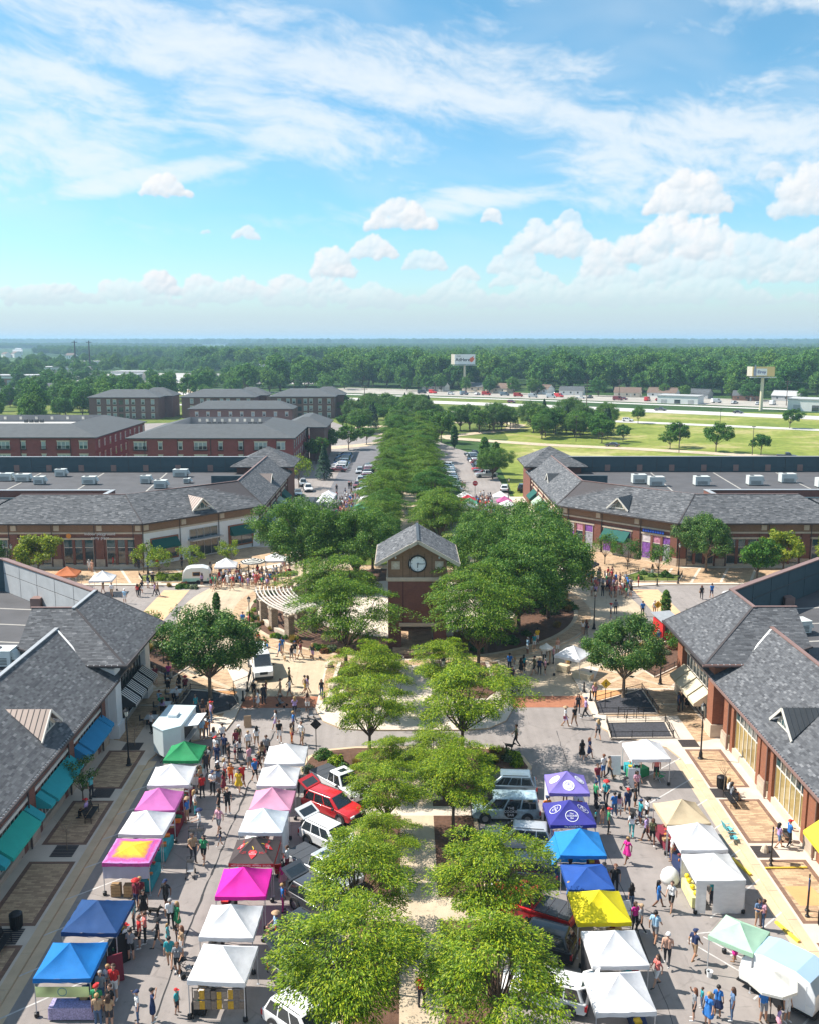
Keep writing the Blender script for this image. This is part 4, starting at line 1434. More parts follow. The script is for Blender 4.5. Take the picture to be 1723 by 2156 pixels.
# ------------------------------------------------------------------ the clock tower
def clock_tower():
 x0, x1, y0, y1 = -1.85, 4.55, 101.7, 109.6
 xc = (x0 + x1) / 2
 root = empty('clock_tower', (xc, (y0 + y1) / 2, .13))
 root.location = (0, 0, 0)
 zb = 7.85
 b = MB()
 for ya, yb_ in ((y0, y0 + 1.7), (y1 - 1.5, y1)):
  b.box(x0, xc - 1.75, ya, yb_, .14, 2.95)
  b.box(xc + 1.75, x1, ya, yb_, .14, 2.95)
 b.box(x0, x1, y0, y1, 2.95, zb)
 b.build('shaft', BRICK, root)
 for xx in (xc - 1.55, xc + 1.55):
  q = MB()
  q.box(xx - .06, xx + .06, y0 - .025, y0 + .1, 3.0, zb)
  q.build('brick_reveal', mat('brick_dark_joint', (.09, .035, .03), .9, .1, 2), root)  # darker brick-coloured strip standing slightly off the tower front
 b = MB()
 b.box(xc - 2.0, xc + 2.0, y0 - .12, y0 + .3, 2.6, 3.0)
 b.build('lintel', STONE, root)
 b = MB()
 b.box(x0 - .18, x1 + .18, y0 - .18, y1 + .18, zb, zb + .36)
 b.box(x0 - .1, x1 + .1, y0 - .1, y1 + .1, zb - .1, zb)
 b.build('string_course', STONE, root)
 up = MB()
 s2 = .02
 zt, za = 10.2, 12.25
 for (yy0, yy1) in ((y0, y1),):
  up.faces([(x0 + s2, yy0, zb + .36), (x1 - s2, yy0, zb + .36), (x1 - s2, yy0, zt), (xc, yy0, za), (x0 + s2, yy0, zt),
     (x0 + s2, yy1, zb + .36), (x1 - s2, yy1, zb + .36), (x1 - s2, yy1, zt), (xc, yy1, za), (x0 + s2, yy1, zt)],
     [(0, 1, 2, 3, 4), (9, 8, 7, 6, 5), (0, 4, 9, 5), (1, 6, 7, 2), (4, 3, 8, 9), (3, 2, 7, 8)])
 up.build('belfry', BRICK_TAN, root)
 for xx in (xc - 1.55, xc, xc + 1.55, xc - .75, xc + .75):
  q = MB()
  q.box(xx - .035, xx + .035, y0 - .02, y0 + .05, zb + .36, 10.9 if abs(xx - xc) < 1 else 10.6)
  q.build('brick_reveal', mat('tan_dark_joint', (.14, .085, .05), .9, .1, 2), root)  # darker tan strip standing slightly off the belfry front
 ov = 1.35
 yf, yb = y0 - 1.0, y1 + 1.0
 ez, rz = 9.95, 12.55
 rf = bpy.data.objects.new('roof', None)
 COL.objects.link(rf)
 rf.parent = root
 xe0, xe1 = x0 - ov, x1 + ov
 b = MB()
 th = .3
 for xe in (xe0, xe1):
  b.faces([(xe, yf, ez), (xe, yb, ez), (xc, yb, rz), (xc, yf, rz), (xe, yf, ez - th), (xe, yb, ez - th), (xc, yb, rz - th), (xc, yf, rz - th)],
    [(0, 1, 2, 3), (4, 7, 6, 5), (0, 4, 5, 1), (1, 5, 6, 2), (0, 3, 7, 4)])
 b.build('roof_deck', FRAME, rf)
 for xe in (xe0, xe1):
  pl = [(xe, yf, ez + .01), (xe, yb, ez + .01), (xc, yb, rz + .01), (xc, yf, rz + .01)]
  shingles([pl], rf, w=.55, h=.27, m=SHINGLE_F, thick=.028)
  bar(rf, 'barge_board', (xe, yf - .04, ez - .16), (xc, yf - .04, rz - .16), .1, .36, STONE)
  bar(rf, 'gutter', (xe, yf, ez - .1), (xe, yb, ez - .1), .16, .2, STONE)
 bar(rf, 'ridge_cap', (xc, yf, rz + .04), (xc, yb, rz + .04), .3, .05, SEAM_DK)
 ck = bpy.data.objects.new('clock', None)
 COL.objects.link(ck)
 ck.parent = root
 ck.location = (xc, y0 - .02, 9.75)
 ck.rotation_euler = (R(90), 0, 0)
 b = MB()
 b.lathe([(.98, 0), (.98, .16), (.84, .16), (.84, .05)], n=40)
 b.build('rim', BLACK, ck)
 b = MB()
 b.lathe([(.86, .0), (.86, .06)], n=40)
 b.build('dial', mat('clock_white', (.82, .84, .86), .4, .03, 2), ck)
 for k in range(12):
  a = R(30 * k)
  q = MB()
  w = .035 if k % 3 else .05
  r0, r1 = (.70 if k % 3 else .62), .79
  c, sn = math.sin(a), math.cos(a)
  q.hexa([(c * r0 - sn * w / 2, sn * r0 + c * w / 2, .06), (c * r0 + sn * w / 2, sn * r0 - c * w / 2, .06), (c * r1 + sn * w / 2, sn * r1 - c * w / 2, .06), (c * r1 - sn * w / 2, sn * r1 + c * w / 2, .06),
    (c * r0 - sn * w / 2, sn * r0 + c * w / 2, .075), (c * r0 + sn * w / 2, sn * r0 - c * w / 2, .075), (c * r1 + sn * w / 2, sn * r1 - c * w / 2, .075), (c * r1 - sn * w / 2, sn * r1 + c * w / 2, .075)])
  q.build('hour_mark', BLACK, ck)
 for nm, a, ln, w in (('minute_hand', R(91), .72, .055), ('hour_hand', R(186), .5, .075)):
  q = MB()
  c, sn = math.sin(a), math.cos(a)
  pts = [(-.14, w * .6), (-.14, -w * .6), (ln * .8, -w / 2), (ln, 0), (ln * .8, w / 2)]
  pts = [(c * p[0] - sn * p[1], sn * p[0] + c * p[1]) for p in pts]
  q.prism(pts, .085 if nm == 'hour_hand' else .1, .095 if nm == 'hour_hand' else .11)
  q.build(nm, BLACK, ck)
 for xx in (xc - 2.35, xc + 2.35):
  q = MB()
  q.box(xx - .46, xx + .46, y0 - .07, y0 + .05, 9.12, 10.02)
  pn = q.build('stone_panel', STONE, root)
  q = MB()
  P = [(xx, 9.9), (xx + .34, 9.57), (xx, 9.24), (xx - .34, 9.57)]
  q.faces([(p[0], y0 - .10, p[1]) for p in P] + [(p[0], y0 - .06, p[1]) for p in P], [(0, 1, 2, 3), (0, 4, 5, 1), (1, 5, 6, 2), (2, 6, 7, 3), (3, 7, 4, 0)])
  q.build('diamond', mat('stone_pale', (.64, .58, .48), .8, .08, 2), pn)
  q = MB()
  q.lathe([(.05, 0), (.10, .05), (.10, .2), (.03, .26)], (xx, y0 - .25, 10.35), 10)
  q.build('floodlight', WHITE_P, root)
 b = MB()
 b.box(xc - 1.75, xc + 1.75, y1 - .5, y1 - .2, .15, 1.75)
 b.build('passage_transom', STONE, root)
 for k in (-1, 0, 1):
  b = MB()
  b.box(xc + k * 1.05 - .34, xc + k * 1.05 + .34, y1 - .56, y1 - .49, .35, 1.45)
  w = b.build('window', FRAME, root)
  b = MB()
  b.box(xc + k * 1.05 - .26, xc + k * 1.05 + .26, y1 - .58, y1 - .555, .45, 1.35)
  b.build('pane', GLASS_T, w)
 return tag(root, 'brick clock tower with a gabled shingle roof in the round plaza', 'clock tower')

clock_tower()

# ------------------------------------------------------------------ apartment blocks
def apt_window(parent, x, z, y, w=1.1, h=1.9, n=1, balcony=True, nx=0):
 t = bpy.data.objects.new('window', None)
 COL.objects.link(t)
 t.parent = parent
 u, v = ((1, 0), (0, -1)) if nx == 0 else ((0, 1), (nx, 0))
 P = lambda a, o: (x + u[0] * a + v[0] * o, y + u[1] * a + v[1] * o)

 def bx(nm, a0, a1, o0, o1, z0, z1, m):
  q = MB()
  q.prism([P(a0, o0), P(a1, o0), P(a1, o1), P(a0, o1)], z0, z1)
  q.build(nm, m, t)
 W = w * n
 bx('frame', -W / 2, W / 2, -.02, .06, z, z + h, mat('window_pale', (.55, .56, .53), .6, .05, 2))
 for k in range(n):
  c = -W / 2 + w * (k + .5)
  bx('pane', c - w * .38, c + w * .38, .05, .08, z + h * .52, z + h * .94, mat('apt_glass', (.30, .37, .39), .2, .3, .6, spec=.8))
  bx('pane', c - w * .38, c + w * .38, .05, .08, z + h * .06, z + h * .48, random.choice([GLASS_D, mat('apt_glass', (.3, .37, .39)), GLASS_T]))
 bx('head', -W / 2 - .12, W / 2 + .12, 0, .1, z + h, z + h + .28, STONE)
 if balcony:
  for k in range(int(W / .22) + 3):
   a = -W / 2 - .2 + k * .22
   bx('baluster', a - .02, a + .02, .34, .38, z - .1, z + .75, BLACK)
  bx('rail', -W / 2 - .25, W / 2 + .25, .33, .39, z + .72, z + .78, BLACK)
  bx('rail', -W / 2 - .25, W / 2 + .25, .05, .39, z - .16, z - .08, BLACK)

def hip_roof(parent, x0, x1, y0, y1, ze, zr, ov, run, m, flat=None):
 X0, X1, Y0, Y1 = x0 - ov, x1 + ov, y0 - ov, y1 + ov
 a, c = [(X0, Y0), (X1, Y0), (X1, Y1), (X0, Y1)], [(X0 + run, Y0 + run), (X1 - run, Y0 + run), (X1 - run, Y1 - run), (X0 + run, Y1 - run)]
 for i in range(4):
  j = (i + 1) % 4
  b = MB()
  b.faces([(*a[i], ze), (*a[j], ze), (*c[j], zr), (*c[i], zr), (*a[i], ze - .25), (*a[j], ze - .25), (*c[j], ze - .25), (*c[i], ze - .25)], [(0, 1, 2, 3), (0, 4, 5, 1), (4, 7, 6, 5)])
  b.build('roof_slope', m, parent)
 b = MB()
 if flat is None:
  b.poly([(*q, zr) for q in c])
  b.build('roof_top', m, parent)
 else:
  b.poly([(*q, flat) for q in c])
  b.build('roof_terrace', mat('white_membrane', (.62, .6, .57), .8, .08, .3), parent)
  for i in range(4):
   j = (i + 1) % 4
   q = MB()
   q.poly([(*c[i], flat), (*c[j], flat), (*c[j], zr), (*c[i], zr)])
   q.build('terrace_wall', mat('terrace_siding', (.22, .22, .23), .8, .1, .5), parent)

def apartments():
 for nm, x0, x1, y0, y1, lab in (('apartment_block', -140, -77.6, 238, 284, 'red brick apartment block at the left edge with a grey hipped roof'), ('apartment_block', -68.8, -27.8, 236, 276, 'red brick apartment block on the left beside the street with a grey hipped roof')):
  root = empty(nm)
  b = MB()
  b.box(x0, x1, y0, y1, -.2, 9.8)
  b.build('wall', BRICK_APT, root)
  hip_roof(root, x0, x1, y0, y1, 9.9, 12.6, .6, 9.5, ROOF_GREY, 10.6)
  n = int((x1 - x0) / 4.6)
  pat = [(1, True), (1, True), (3, True), (1, False), (1, False), (3, True), (1, True), (1, True), (3, True), (2, False)]
  for k in range(n):
   x = x1 - 3.0 - k * 5.0
   if x < x0 + 2:
    break
   nn, bal = pat[(9 - k) % 10]
   for z in (6.9, 3.6):
    apt_window(root, x, z, y0 - .01, 1.05, 1.9, nn, bal)
  for k in range(int((y1 - y0) / 4.6)):
   for z in (7.0, 3.8, .8):
    apt_window(root, x1 + .01, z, y0 + 3 + k * 4.6, 1.0, 1.7, 1, False, nx=1)
  for k in range(5):
   xx = x0 + (x1 - x0) * (k + .5) / 5
   q = MB()
   q.tube((xx, y0 - .12, .1), (xx, y0 - .12, 9.7), .08, n=6)
   q.build('downpipe', DKTRIM, root)
  for k in range(3):
   for j in range(4):
    q = MB()
    xx = x0 + 14 + k * (x1 - x0) / 3.6 + j * 1.5
    if xx > x1 - 11:
     continue
    q.box(xx, xx + .9, y1 - 12, y1 - 11.1, 10.6, 11.5)
    q.build('condenser', DGREY, root)
  for k in range(9):
   q = MB()
   xx = x0 + 11 + k * (x1 - x0 - 22) / 9
   q.box(xx, xx + .7, y1 - 9.06, y1 - 8.9, 11.3, 12.1)
   q.build('terrace_window', FRAME, root)
  if x1 > -50:
   b = MB()
   b.box(-26.9, -22.6, 268, 292, -.2, 9.6)
   b.build('wing_wall', BRICK_APT2, root)
   wr = bpy.data.objects.new('wing_roof', None)
   COL.objects.link(wr)
   wr.parent = root
   hip_roof(wr, -34, -22.4, 268, 292, 9.7, 12.2, .6, 5.5, ROOF_GREY)
  tag(root, lab, 'apartment block')
 for x0, x1, y0, y1, h, wing, lab in ((-137, -107, 415, 433, 9.2, True, 'brown brick three-storey apartment house among the trees, leftmost of the three'), (-98, -66, 420, 440, 9.0, True, 'brown brick apartment house in the middle with stepped grey roofs'), (-59, -31, 420, 440, 9.2, True, 'brown brick apartment house on the right, next to the street trees')):
  root = empty('apartment_house')
  b = MB()
  b.box(x0, x1, y0, y1, -.25, h)
  b.build('wall', BRICK_APT2, root)
  hip_roof(root, x0, x1, y0, y1, h + .1, h + 3.0, .8, 8.2, ROOF_GREY)
  if wing:
   b = MB()
   b.box(x1 - 5, x1 + 3.4, y1 - 6, y1 + 7, -.25, h)
   b.build('wing_wall', BRICK_APT2, root)
   wr = bpy.data.objects.new('wing_roof', None)
   COL.objects.link(wr)
   wr.parent = root
   hip_roof(wr, x1 - 12, x1 + 3.4, y1 - 6, y1 + 7, h + .1, h + 3.4, .8, 6.2, ROOF_GREY)
  L = x1 - x0
  for z in (6.2, 3.1, .2):
   for f in (.14, .28, .37, .55, .64, .78, .92):
    apt_window(root, x0 + L * f, z, y0 - .01, 1.5, 2.0, 1, False)
   b = MB()
   b.box(x0 + L * .43, x0 + L * .49, y0 - .03, y0 + .1, z - .1, z + 1.8)
   b.build('balcony_recess', GLASS_D, root)
  tag(root, lab, 'apartment house')
 root = empty('apartment_house')
 b = MB()
 b.box(-88, -46, 390, 404, -.25, 6.0)
 b.build('wall', BRICK_APT2, root)
 hip_roof(root, -88, -46, 390, 404, 6.1, 8.9, .8, 6.5, ROOF_GREY)
 for k in range(9):
  apt_window(root, -85 + k * 4.6, 3.0, 389.99, 1.3, 1.7, 1, False)
 tag(root, 'low long apartment house with a grey roof in front of the brown houses', 'apartment house')

apartments()

# ------------------------------------------------------------------ trees
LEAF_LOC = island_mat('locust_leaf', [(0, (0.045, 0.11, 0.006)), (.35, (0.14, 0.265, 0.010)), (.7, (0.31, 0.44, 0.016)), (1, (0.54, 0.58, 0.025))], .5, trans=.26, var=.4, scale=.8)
LEAF_LOC2 = island_mat('locust_leaf_green', [(0, (0.03, 0.09, 0.008)), (.4, (0.085, 0.20, 0.014)), (.75, (0.185, 0.33, 0.022)), (1, (0.36, 0.44, 0.03))], .5, trans=.26, var=.4, scale=.8)  # deeper green leaf of the locusts round the tower and far median
LEAF_MAP = island_mat('maple_leaf', [(0, (0.033, 0.092, 0.022)), (.45, (0.064, 0.166, 0.033)), (.8, (0.129, 0.248, 0.044)), (1, (0.294, 0.368, 0.083))], .5, trans=.25, var=.25, scale=.9)
LEAF_ZEL = island_mat('zelkova_leaf', [(0, (0.034, 0.106, 0.022)), (.5, (0.084, 0.199, 0.031)), (.85, (0.179, 0.316, 0.046)), (1, (0.316, 0.420, 0.062))], .55, trans=.28, var=.25, scale=.7)
LEAF_FAR = island_mat('woodland_leaf', [(0, (0.038, 0.118, 0.033)), (.5, (0.095, 0.230, 0.049)), (.85, (0.189, 0.368, 0.069)), (1, (0.315, 0.470, 0.082))], .7, trans=.2, var=.3, scale=.25, obj_tint=.8)
LEAF_MID = island_mat('street_leaf', [(0, (0.038, 0.112, 0.022)), (.5, (0.083, 0.203, 0.030)), (.85, (0.150, 0.285, 0.042)), (1, (0.270, 0.375, 0.053))], .6, trans=.3, var=.3, scale=.4, obj_tint=.7)
LEAF_YEL = island_mat('ginkgo_leaf', [(0, (0.10, 0.17, 0.02)), (.5, (0.22, 0.29, 0.03)), (1, (0.42, 0.42, 0.04))], .6, trans=.4, var=.2)
LEAF_CON = island_mat('spruce_needle', [(0, (0.018, 0.053, 0.030)), (.6, (0.038, 0.098, 0.051)), (1, (0.075, 0.150, 0.075))], .7, trans=.1, var=.25)

def leaves_mesh(name, cen, nrm, dirs, ln, wd, m):
 n = len(cen)
 nrm = nrm / np.linalg.norm(nrm, axis=1, keepdims=True)
 side = np.cross(nrm, dirs)
 side /= np.linalg.norm(side, axis=1, keepdims=True) + 1e-9
 d = np.cross(side, nrm)
 l, w = ln[:, None], wd[:, None]
 V = np.stack([cen - d * l / 2, cen + side * w / 2 + nrm * w * .12, cen + d * l / 2, cen - side * w / 2 + nrm * w * .12], 1).reshape(-1, 3)
 me = bpy.data.meshes.new(name)
 me.vertices.add(n * 4)
 me.vertices.foreach_set('co', V.astype(np.float32).ravel())
 me.loops.add(n * 4)
 me.loops.foreach_set('vertex_index', np.arange(n * 4, dtype=np.int32))
 me.polygons.add(n)
 me.polygons.foreach_set('loop_start', np.arange(0, n * 4, 4, dtype=np.int32))
 me.polygons.foreach_set('loop_total', np.full(n, 4, np.int32))
 me.materials.append(m)
 me.update()
 me.validate()
 return me

def limb_set(tr, base, tips, r0, rs, bend=.18):
 for tp in tips:
  b0 = Vector(base)
  t = Vector(tp)
  prev, pr = b0, r0
  n = 4
  off = Vector((rs.uniform(-1, 1), rs.uniform(-1, 1), rs.uniform(.2, 1))) * (t - b0).length * bend
  for k in range(1, n + 1):
   f = k / n
   q = b0.lerp(t, f) + off * math.sin(math.pi * f) * .6
   r = r0 * (1 - .85 * f)
   tr.tube(prev, q, pr, r, 6, cap=False)
   prev, pr = q, r

def make_tree(kind, seed):
 rs = np.random.RandomState(seed)
 rnd = random.Random(seed)
 tr = MB()
 P = {
  'locust': (7.6, 3.4, 4.7, 92, 300, .76, .17, .18, .062, LEAF_LOC, .13, 2.2),
  'maple': (7.4, 3.2, 4.4, 190, 170, .62, .50, .16, .115, LEAF_MAP, .15, 1.8),
  'zelkova': (9.5, 4.8, 5.2, 250, 190, .85, .50, .19, .115, LEAF_ZEL, .2, 1.7),
  'street': (6.5, 2.7, 4.0, 60, 70, .8, .5, .36, .26, LEAF_MID, .12, 1.6),
  'wood': (22, 7.2, 11, 110, 60, 2.0, 1.5, .95, .7, LEAF_FAR, .35, 1.2),
  'small': (3.6, 1.4, 2.3, 28, 60, .42, .30, .16, .09, LEAF_LOC, .05, .8),
 }[kind]
 H, Rr, zc, ncl, per, lc, tc, ln, wd, leaf, r0, fork = P
 C, Nn, D = [], [], []
 lobes = [(rs.uniform(0, 2 * np.pi), rs.uniform(-.4, 1.0), rs.uniform(.15, .5)) for _ in range(7)]
 centers = []
 for k in range(ncl):
  for _ in range(30):
   v = rs.normal(size=3)
   v /= np.linalg.norm(v)
   if v[2] > -.55:
    break
  a = math.atan2(v[1], v[0])
  bulge = 1 + sum(g * math.exp(-(((a - la + math.pi) % (2 * math.pi) - math.pi) ** 2) / .5 - (v[2] - lz) ** 2 / .35) for la, lz, g in lobes) - .24
  f = rs.uniform(.35, 1.0) ** (.45 if kind != 'locust' else .6)
  hz = (H - zc) if v[2] > 0 else (zc - fork * .95)
  c = np.array([v[0] * Rr * f * bulge, v[1] * Rr * f * bulge, zc + v[2] * hz * f * min(bulge, 1.08)])
  centers.append(c)
  n = int(per * rs.uniform(.6, 1.4))
  out = np.array([v[0], v[1], 0.0])
  out /= np.linalg.norm(out) + 1e-6
  if kind == 'locust':
   rr = np.sqrt(rs.rand(n)) * lc * rs.uniform(.7, 1.25)
   th = rs.rand(n) * 2 * np.pi
   sd = np.array([-out[1], out[0], 0])
   pts = c + np.outer(rr * np.cos(th), out * 1.25) + np.outer(rr * np.sin(th), sd)
   pts[:, 2] += rs.normal(size=n) * tc * .5 - .28 * (rr * np.cos(th)) - .22 * rr ** 2
   nn = np.tile([0, 0, 1.0], (n, 1)) + rs.normal(size=(n, 3)) * .42 + out * .25
   dd = (pts - c) + out * .5 + rs.normal(size=(n, 3)) * .25
   dd[:, 2] -= .35
  else:
   g = rs.normal(size=(n, 3))
   g /= np.linalg.norm(g, axis=1, keepdims=True)
   rr = rs.rand(n) ** .4
   pts = c + g * rr[:, None] * np.array([lc, lc, tc * 1.2])
   nn = g * .8 + rs.normal(size=(n, 3)) * .55 + np.array([0, 0, .45])
   dd = rs.normal(size=(n, 3)) + np.array([0, 0, -.5])
  C.append(pts)
  Nn.append(nn)
  D.append(dd)
 C, Nn, D = map(np.concatenate, (C, Nn, D))
 n = len(C)
 crown = leaves_mesh('crown', C, Nn, D, ln * rs.uniform(.65, 1.3, n), wd * rs.uniform(.7, 1.25, n), leaf)
 tr.tube((0, 0, -.05), (0, 0, .25), r0 * 1.5, r0 * 1.1, 9, cap=False)
 tr.tube((0, 0, .25), (0, 0, fork), r0 * 1.1, r0 * .85, 9, cap=False)
 tips = sorted(centers, key=lambda q: -q[2])
 step = max(1, len(tips) // (22 if kind in ('locust', 'maple', 'zelkova') else 9))
 limb_set(tr, (0, 0, fork * .96), [tuple(q) for q in tips[::step]], r0 * .5, rnd)
 tr.tube((0, 0, fork), (0, 0, zc + (H - zc) * .5), r0 * .8, r0 * .2, 7, cap=False)
 trunk = tr.mesh('trunk', BARK if kind != 'maple' else BARK_P, True)
 return trunk, crown

def make_conifer(seed, H=7, Rr=1.9, columnar=False):
 rs = np.random.RandomState(seed)
 n = 2600
 f = rs.rand(n) ** .8
 z = .5 + f * (H - .5)
 prof = (1 - f) ** (.85) if not columnar else np.sin(np.clip(f, 0.02, 1) * math.pi) ** .45
 r = Rr * prof * rs.uniform(.55, 1.05, n) * (1 + .12 * np.sin(z * 7))
 th = rs.rand(n) * 2 * np.pi
 C = np.stack([r * np.cos(th), r * np.sin(th), z - .12 * r], 1)
 out = np.stack([np.cos(th), np.sin(th), np.full(n, -.25 if not columnar else 1.2)], 1)
 Nn = np.stack([np.cos(th) * .5, np.sin(th) * .5, np.ones(n)], 1) + rs.normal(size=(n, 3)) * .4
 cr = leaves_mesh('crown', C, Nn, out + rs.normal(size=(n, 3)) * .2, rs.uniform(.3, .55, n), rs.uniform(.14, .26, n), LEAF_CON if not columnar else LEAF_MID)
 t = MB()
 t.tube((0, 0, 0), (0, 0, H * .8), .12, .03, 7)
 return t.mesh('trunk', BARK), cr

TREE = {}
for kd, n in (('locust', 4), ('maple', 3), ('zelkova', 3), ('street', 4), ('wood', 5), ('small', 3)):
 TREE[kd] = [make_tree(kd, 100 + i * 7 + len(kd)) for i in range(n)]
TREE['spruce'] = [make_conifer(5), make_conifer(6, 8, 2.1)]
TREE['column'] = [make_conifer(8, 6, 1.0, True)]
TREE_NAME = {'locust': 'locust_tree', 'maple': 'maple_tree', 'zelkova': 'shade_tree', 'street': 'street_tree', 'wood': 'woodland_tree', 'small': 'young_tree', 'spruce': 'spruce_tree', 'column': 'columnar_tree'}
TCOUNT = {}

def tree(kind, x, y, sc=1.0, label=None, group=None, z=0.0, cat='tree', sz=None, leaf=None):
 i = TCOUNT.get(kind, 0)
 TCOUNT[kind] = i + 1
 tm, cm = TREE[kind][i % len(TREE[kind])]
 t = empty(TREE_NAME[kind], (x, y, z), random.uniform(0, 6.28))
 t.scale = (sc, sc, sz or sc)
 place('trunk', tm, t)
 c = place('crown', cm, t)
 if leaf:
  c.material_slots[0].link = 'OBJECT'
  c.material_slots[0].material = leaf
 tag(t, label or 'tree', cat, group)
 return t

SIDEW = {-1: 'left', 1: 'right'}
for k, (y, sl, sr) in enumerate(((40.4, 1.0, 1.02), (48.6, .94, .95), (60.8, .76, .85), (67.0, .66, .74), (73.0, 1.0, 1.15))):
 for s, sc in ((-1, sl), (1, sr)):
  dd = [3.6, 3.5, 1.9 if s < 0 else 2.6, 1.7, 3.6][k]
  tree('locust', AX + s * dd + random.uniform(-.2, .2), y + random.uniform(-.4, .4), sc * random.uniform(.97, 1.04),
    'feathery bright green locust tree, %s of the %s row on the near median' % (['nearest', 'second', 'third', 'fourth', 'farthest'][k], SIDEW[s]), 'locust trees on the near median', .13)
for x, y, sc, l in ((-6.0, 92.6, 1.42, 'left of the clock tower walk, nearer'), (-7.4, 103.4, 1.45, 'left of the clock tower shaft'), (7.4, 92.0, 1.4, 'right of the clock tower walk, nearer'), (8.8, 99.8, 1.4, 'right of the clock tower shaft'), (-1.4, 55.4, .6, 'small, between the second and third of the left near row'), (10.2, 106.8, 1.3, 'right of the clock tower, behind the nearer one'), (3.6, 82.6, .95, 'at the foot of the plaza walk on the right'), (-3.0, 82.6, .92, 'at the foot of the plaza walk on the left')):
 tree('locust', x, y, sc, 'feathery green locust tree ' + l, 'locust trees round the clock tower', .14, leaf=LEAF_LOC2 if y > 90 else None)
for x, y, sc, l in ((-12.6, 129.5, 1.3, 'left of the clock tower, front left of the group'), (-6.8, 129, 1.2, 'left of the clock tower, rear of the group'), (-14.5, 134, 1.05, 'behind the left plaza beds'), (13.2, 106.8, 1.2, 'right of the clock tower, nearest of the group'), (17.6, 113.0, 1.3, 'right of the clock tower, over the dark shrub bed'), (9.5, 121.5, 1.1, 'behind the clock tower on the right'), (18.0, 125.5, 1.3, 'at the back right of the plaza'), (12.0, 134.5, 1.1, 'right of the plaza path at the back'), (-1.8 - 3, 138.5, .95, 'close behind the clock tower on the left')):
 tree('zelkova', x, y, sc, 'large dense dark green shade tree ' + l, 'shade trees in the round plaza', .15)
tree('maple', -18.6, 86.3, 1.24, 'dark leafy maple in the fenced bed left of the street', None, .13)
tree('maple', 20.9, 86.5, 1.08, 'dark leafy maple in the fenced gravel bed right of the street', None, .13)
k = 0
for y in np.arange(146, 312, 7.4):
 for s in (-1, 1):
  far = y > 200
  tree('locust', AX + s * random.uniform(2.2, 5.0), y + random.uniform(-1, 1), random.uniform(.85, 1.45),
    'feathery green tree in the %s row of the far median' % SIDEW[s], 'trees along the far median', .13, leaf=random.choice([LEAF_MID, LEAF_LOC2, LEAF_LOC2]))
  k += 1
for kd, x, y, sc, l in (('maple', 44.5, 136.8, 1.18, 'round dark tree before the farther right shops'), ('street', 49.5, 129.8, .95, 'bushy green tree right of the round one before the farther right shops'), ('street', 55, 134.4, 1.05, 'tall light green tree before the farther right shops'), ('maple', -60.2, 131.5, 1.0, 'green tree at the left edge before the farther left shops'), ('street', 63, 136, 1.0, 'yellow-green tree at the right edge before the farther right shops'),
      ('maple', 24.4, 40.9, .78, 'bushy dark tree at the right edge by the camper trailer'), ('maple', -24.2, 40.6, .62, 'small pale-leaved tree at the bottom left corner'), ('street', -52.8, 133.5, 1.02, 'light green layered tree before the brick shop front on the left')):
 tree(kd, x, y, sc, l, None, .13, leaf=LEAF_YEL if 'yellow' in l or 'light green' in l else None)
for x, y, l in ((-35.5, 133.6, 'left of three'), (-31.2, 136.2, 'middle of three'), (-26.0, 138.6, 'right of three'), (-38.5, 136.5, 'slender, by the white wall corner')):
 tree('small', x, y, 1.25, 'small yellow-green tree before the white shop front, ' + l, None, .13)
for x, y, l in ((33.2, 138.2, 'nearest the green awning'), (36.6, 133.6, 'by the planting bed'), (30.5, 141.6, 'by the corner windows')):
 tree('small', x, y, 1.35, 'small multi-stem tree before the farther right shops, ' + l, None, .13, leaf=LEAF_MID)
for x, y, l in ((-28.0, 99.5, 'behind the left pavilion roof, larger'), (-25.6, 96.4, 'behind the left pavilion roof, nearer'), (31.5, 99.5, 'behind the right pavilion roof, larger'), (29.6, 95.4, 'behind the right pavilion roof, nearer')):
 tree('small', x, y, 1.45, 'multi-stem small tree in the corner bed ' + l, None, .13, leaf=LEAF_MID)
tree('small', -24.0, 66.0, .95, 'potted dark green tree on the left pavement', None, .13, leaf=LEAF_MAP)
tree('column', -23.4, 116.2 - 2, .5, 'small upright tree by the left ring drive', None, .13)
tree('column', 31.9, 112.4, .62, 'small upright tree by the yellow warning sign', None, .13)
for kd, x, y, sc, l in (('spruce', -19.8, 232, 1.25, 'broad dark spruce by the far left parking lane'), ('small', -24.6, 219, 2.1, 'yellow-leaved tree by the far left parking lane'), ('street', -24.5, 262, 1.1, 'street tree before the tall apartment block, nearer'), ('street', -23.0, 282, 1.2, 'street tree before the tall apartment block, farther'), ('street', -17.5, 296, 1.2, 'street tree by the curved path'), ('street', -12.5, 312, .9, 'small street tree right of the curved path'),
      ('zelkova', 21.5, 232, .82, 'round olive green tree beside the right parking lane'), ('column', 20.5, 246, 1.5, 'tall columnar tree behind the olive tree, left'), ('column', 23.2, 243, 1.35, 'tall columnar tree behind the olive tree, right'), ('column', 15.5, 300, 1.2, 'columnar tree on the lawn bend'), ('column', 10.5, 322, 1.5, 'columnar tree at the end of the far median'), ('street', 12, 318, 1.5, 'spreading tree at the end of the far median')):
 tree(kd, x, y, sc, l, None, 0)
rs = random.Random(3)
mid = []
for k in range(48):
 mid.append((rs.uniform(-30, 14), rs.uniform(345, 455)))
for k in range(46):
 mid.append((rs.uniform(12, 80), rs.uniform(345, 400)))
for k in range(10):
 mid.append((rs.uniform(40, 74), rs.uniform(330, 352)))
for x, y in ((66, 318), (74, 322), (84, 300), (96, 292), (107, 284), (96, 392), (150, 370), (88, 304), (62, 336)):
 mid.append((x, y))
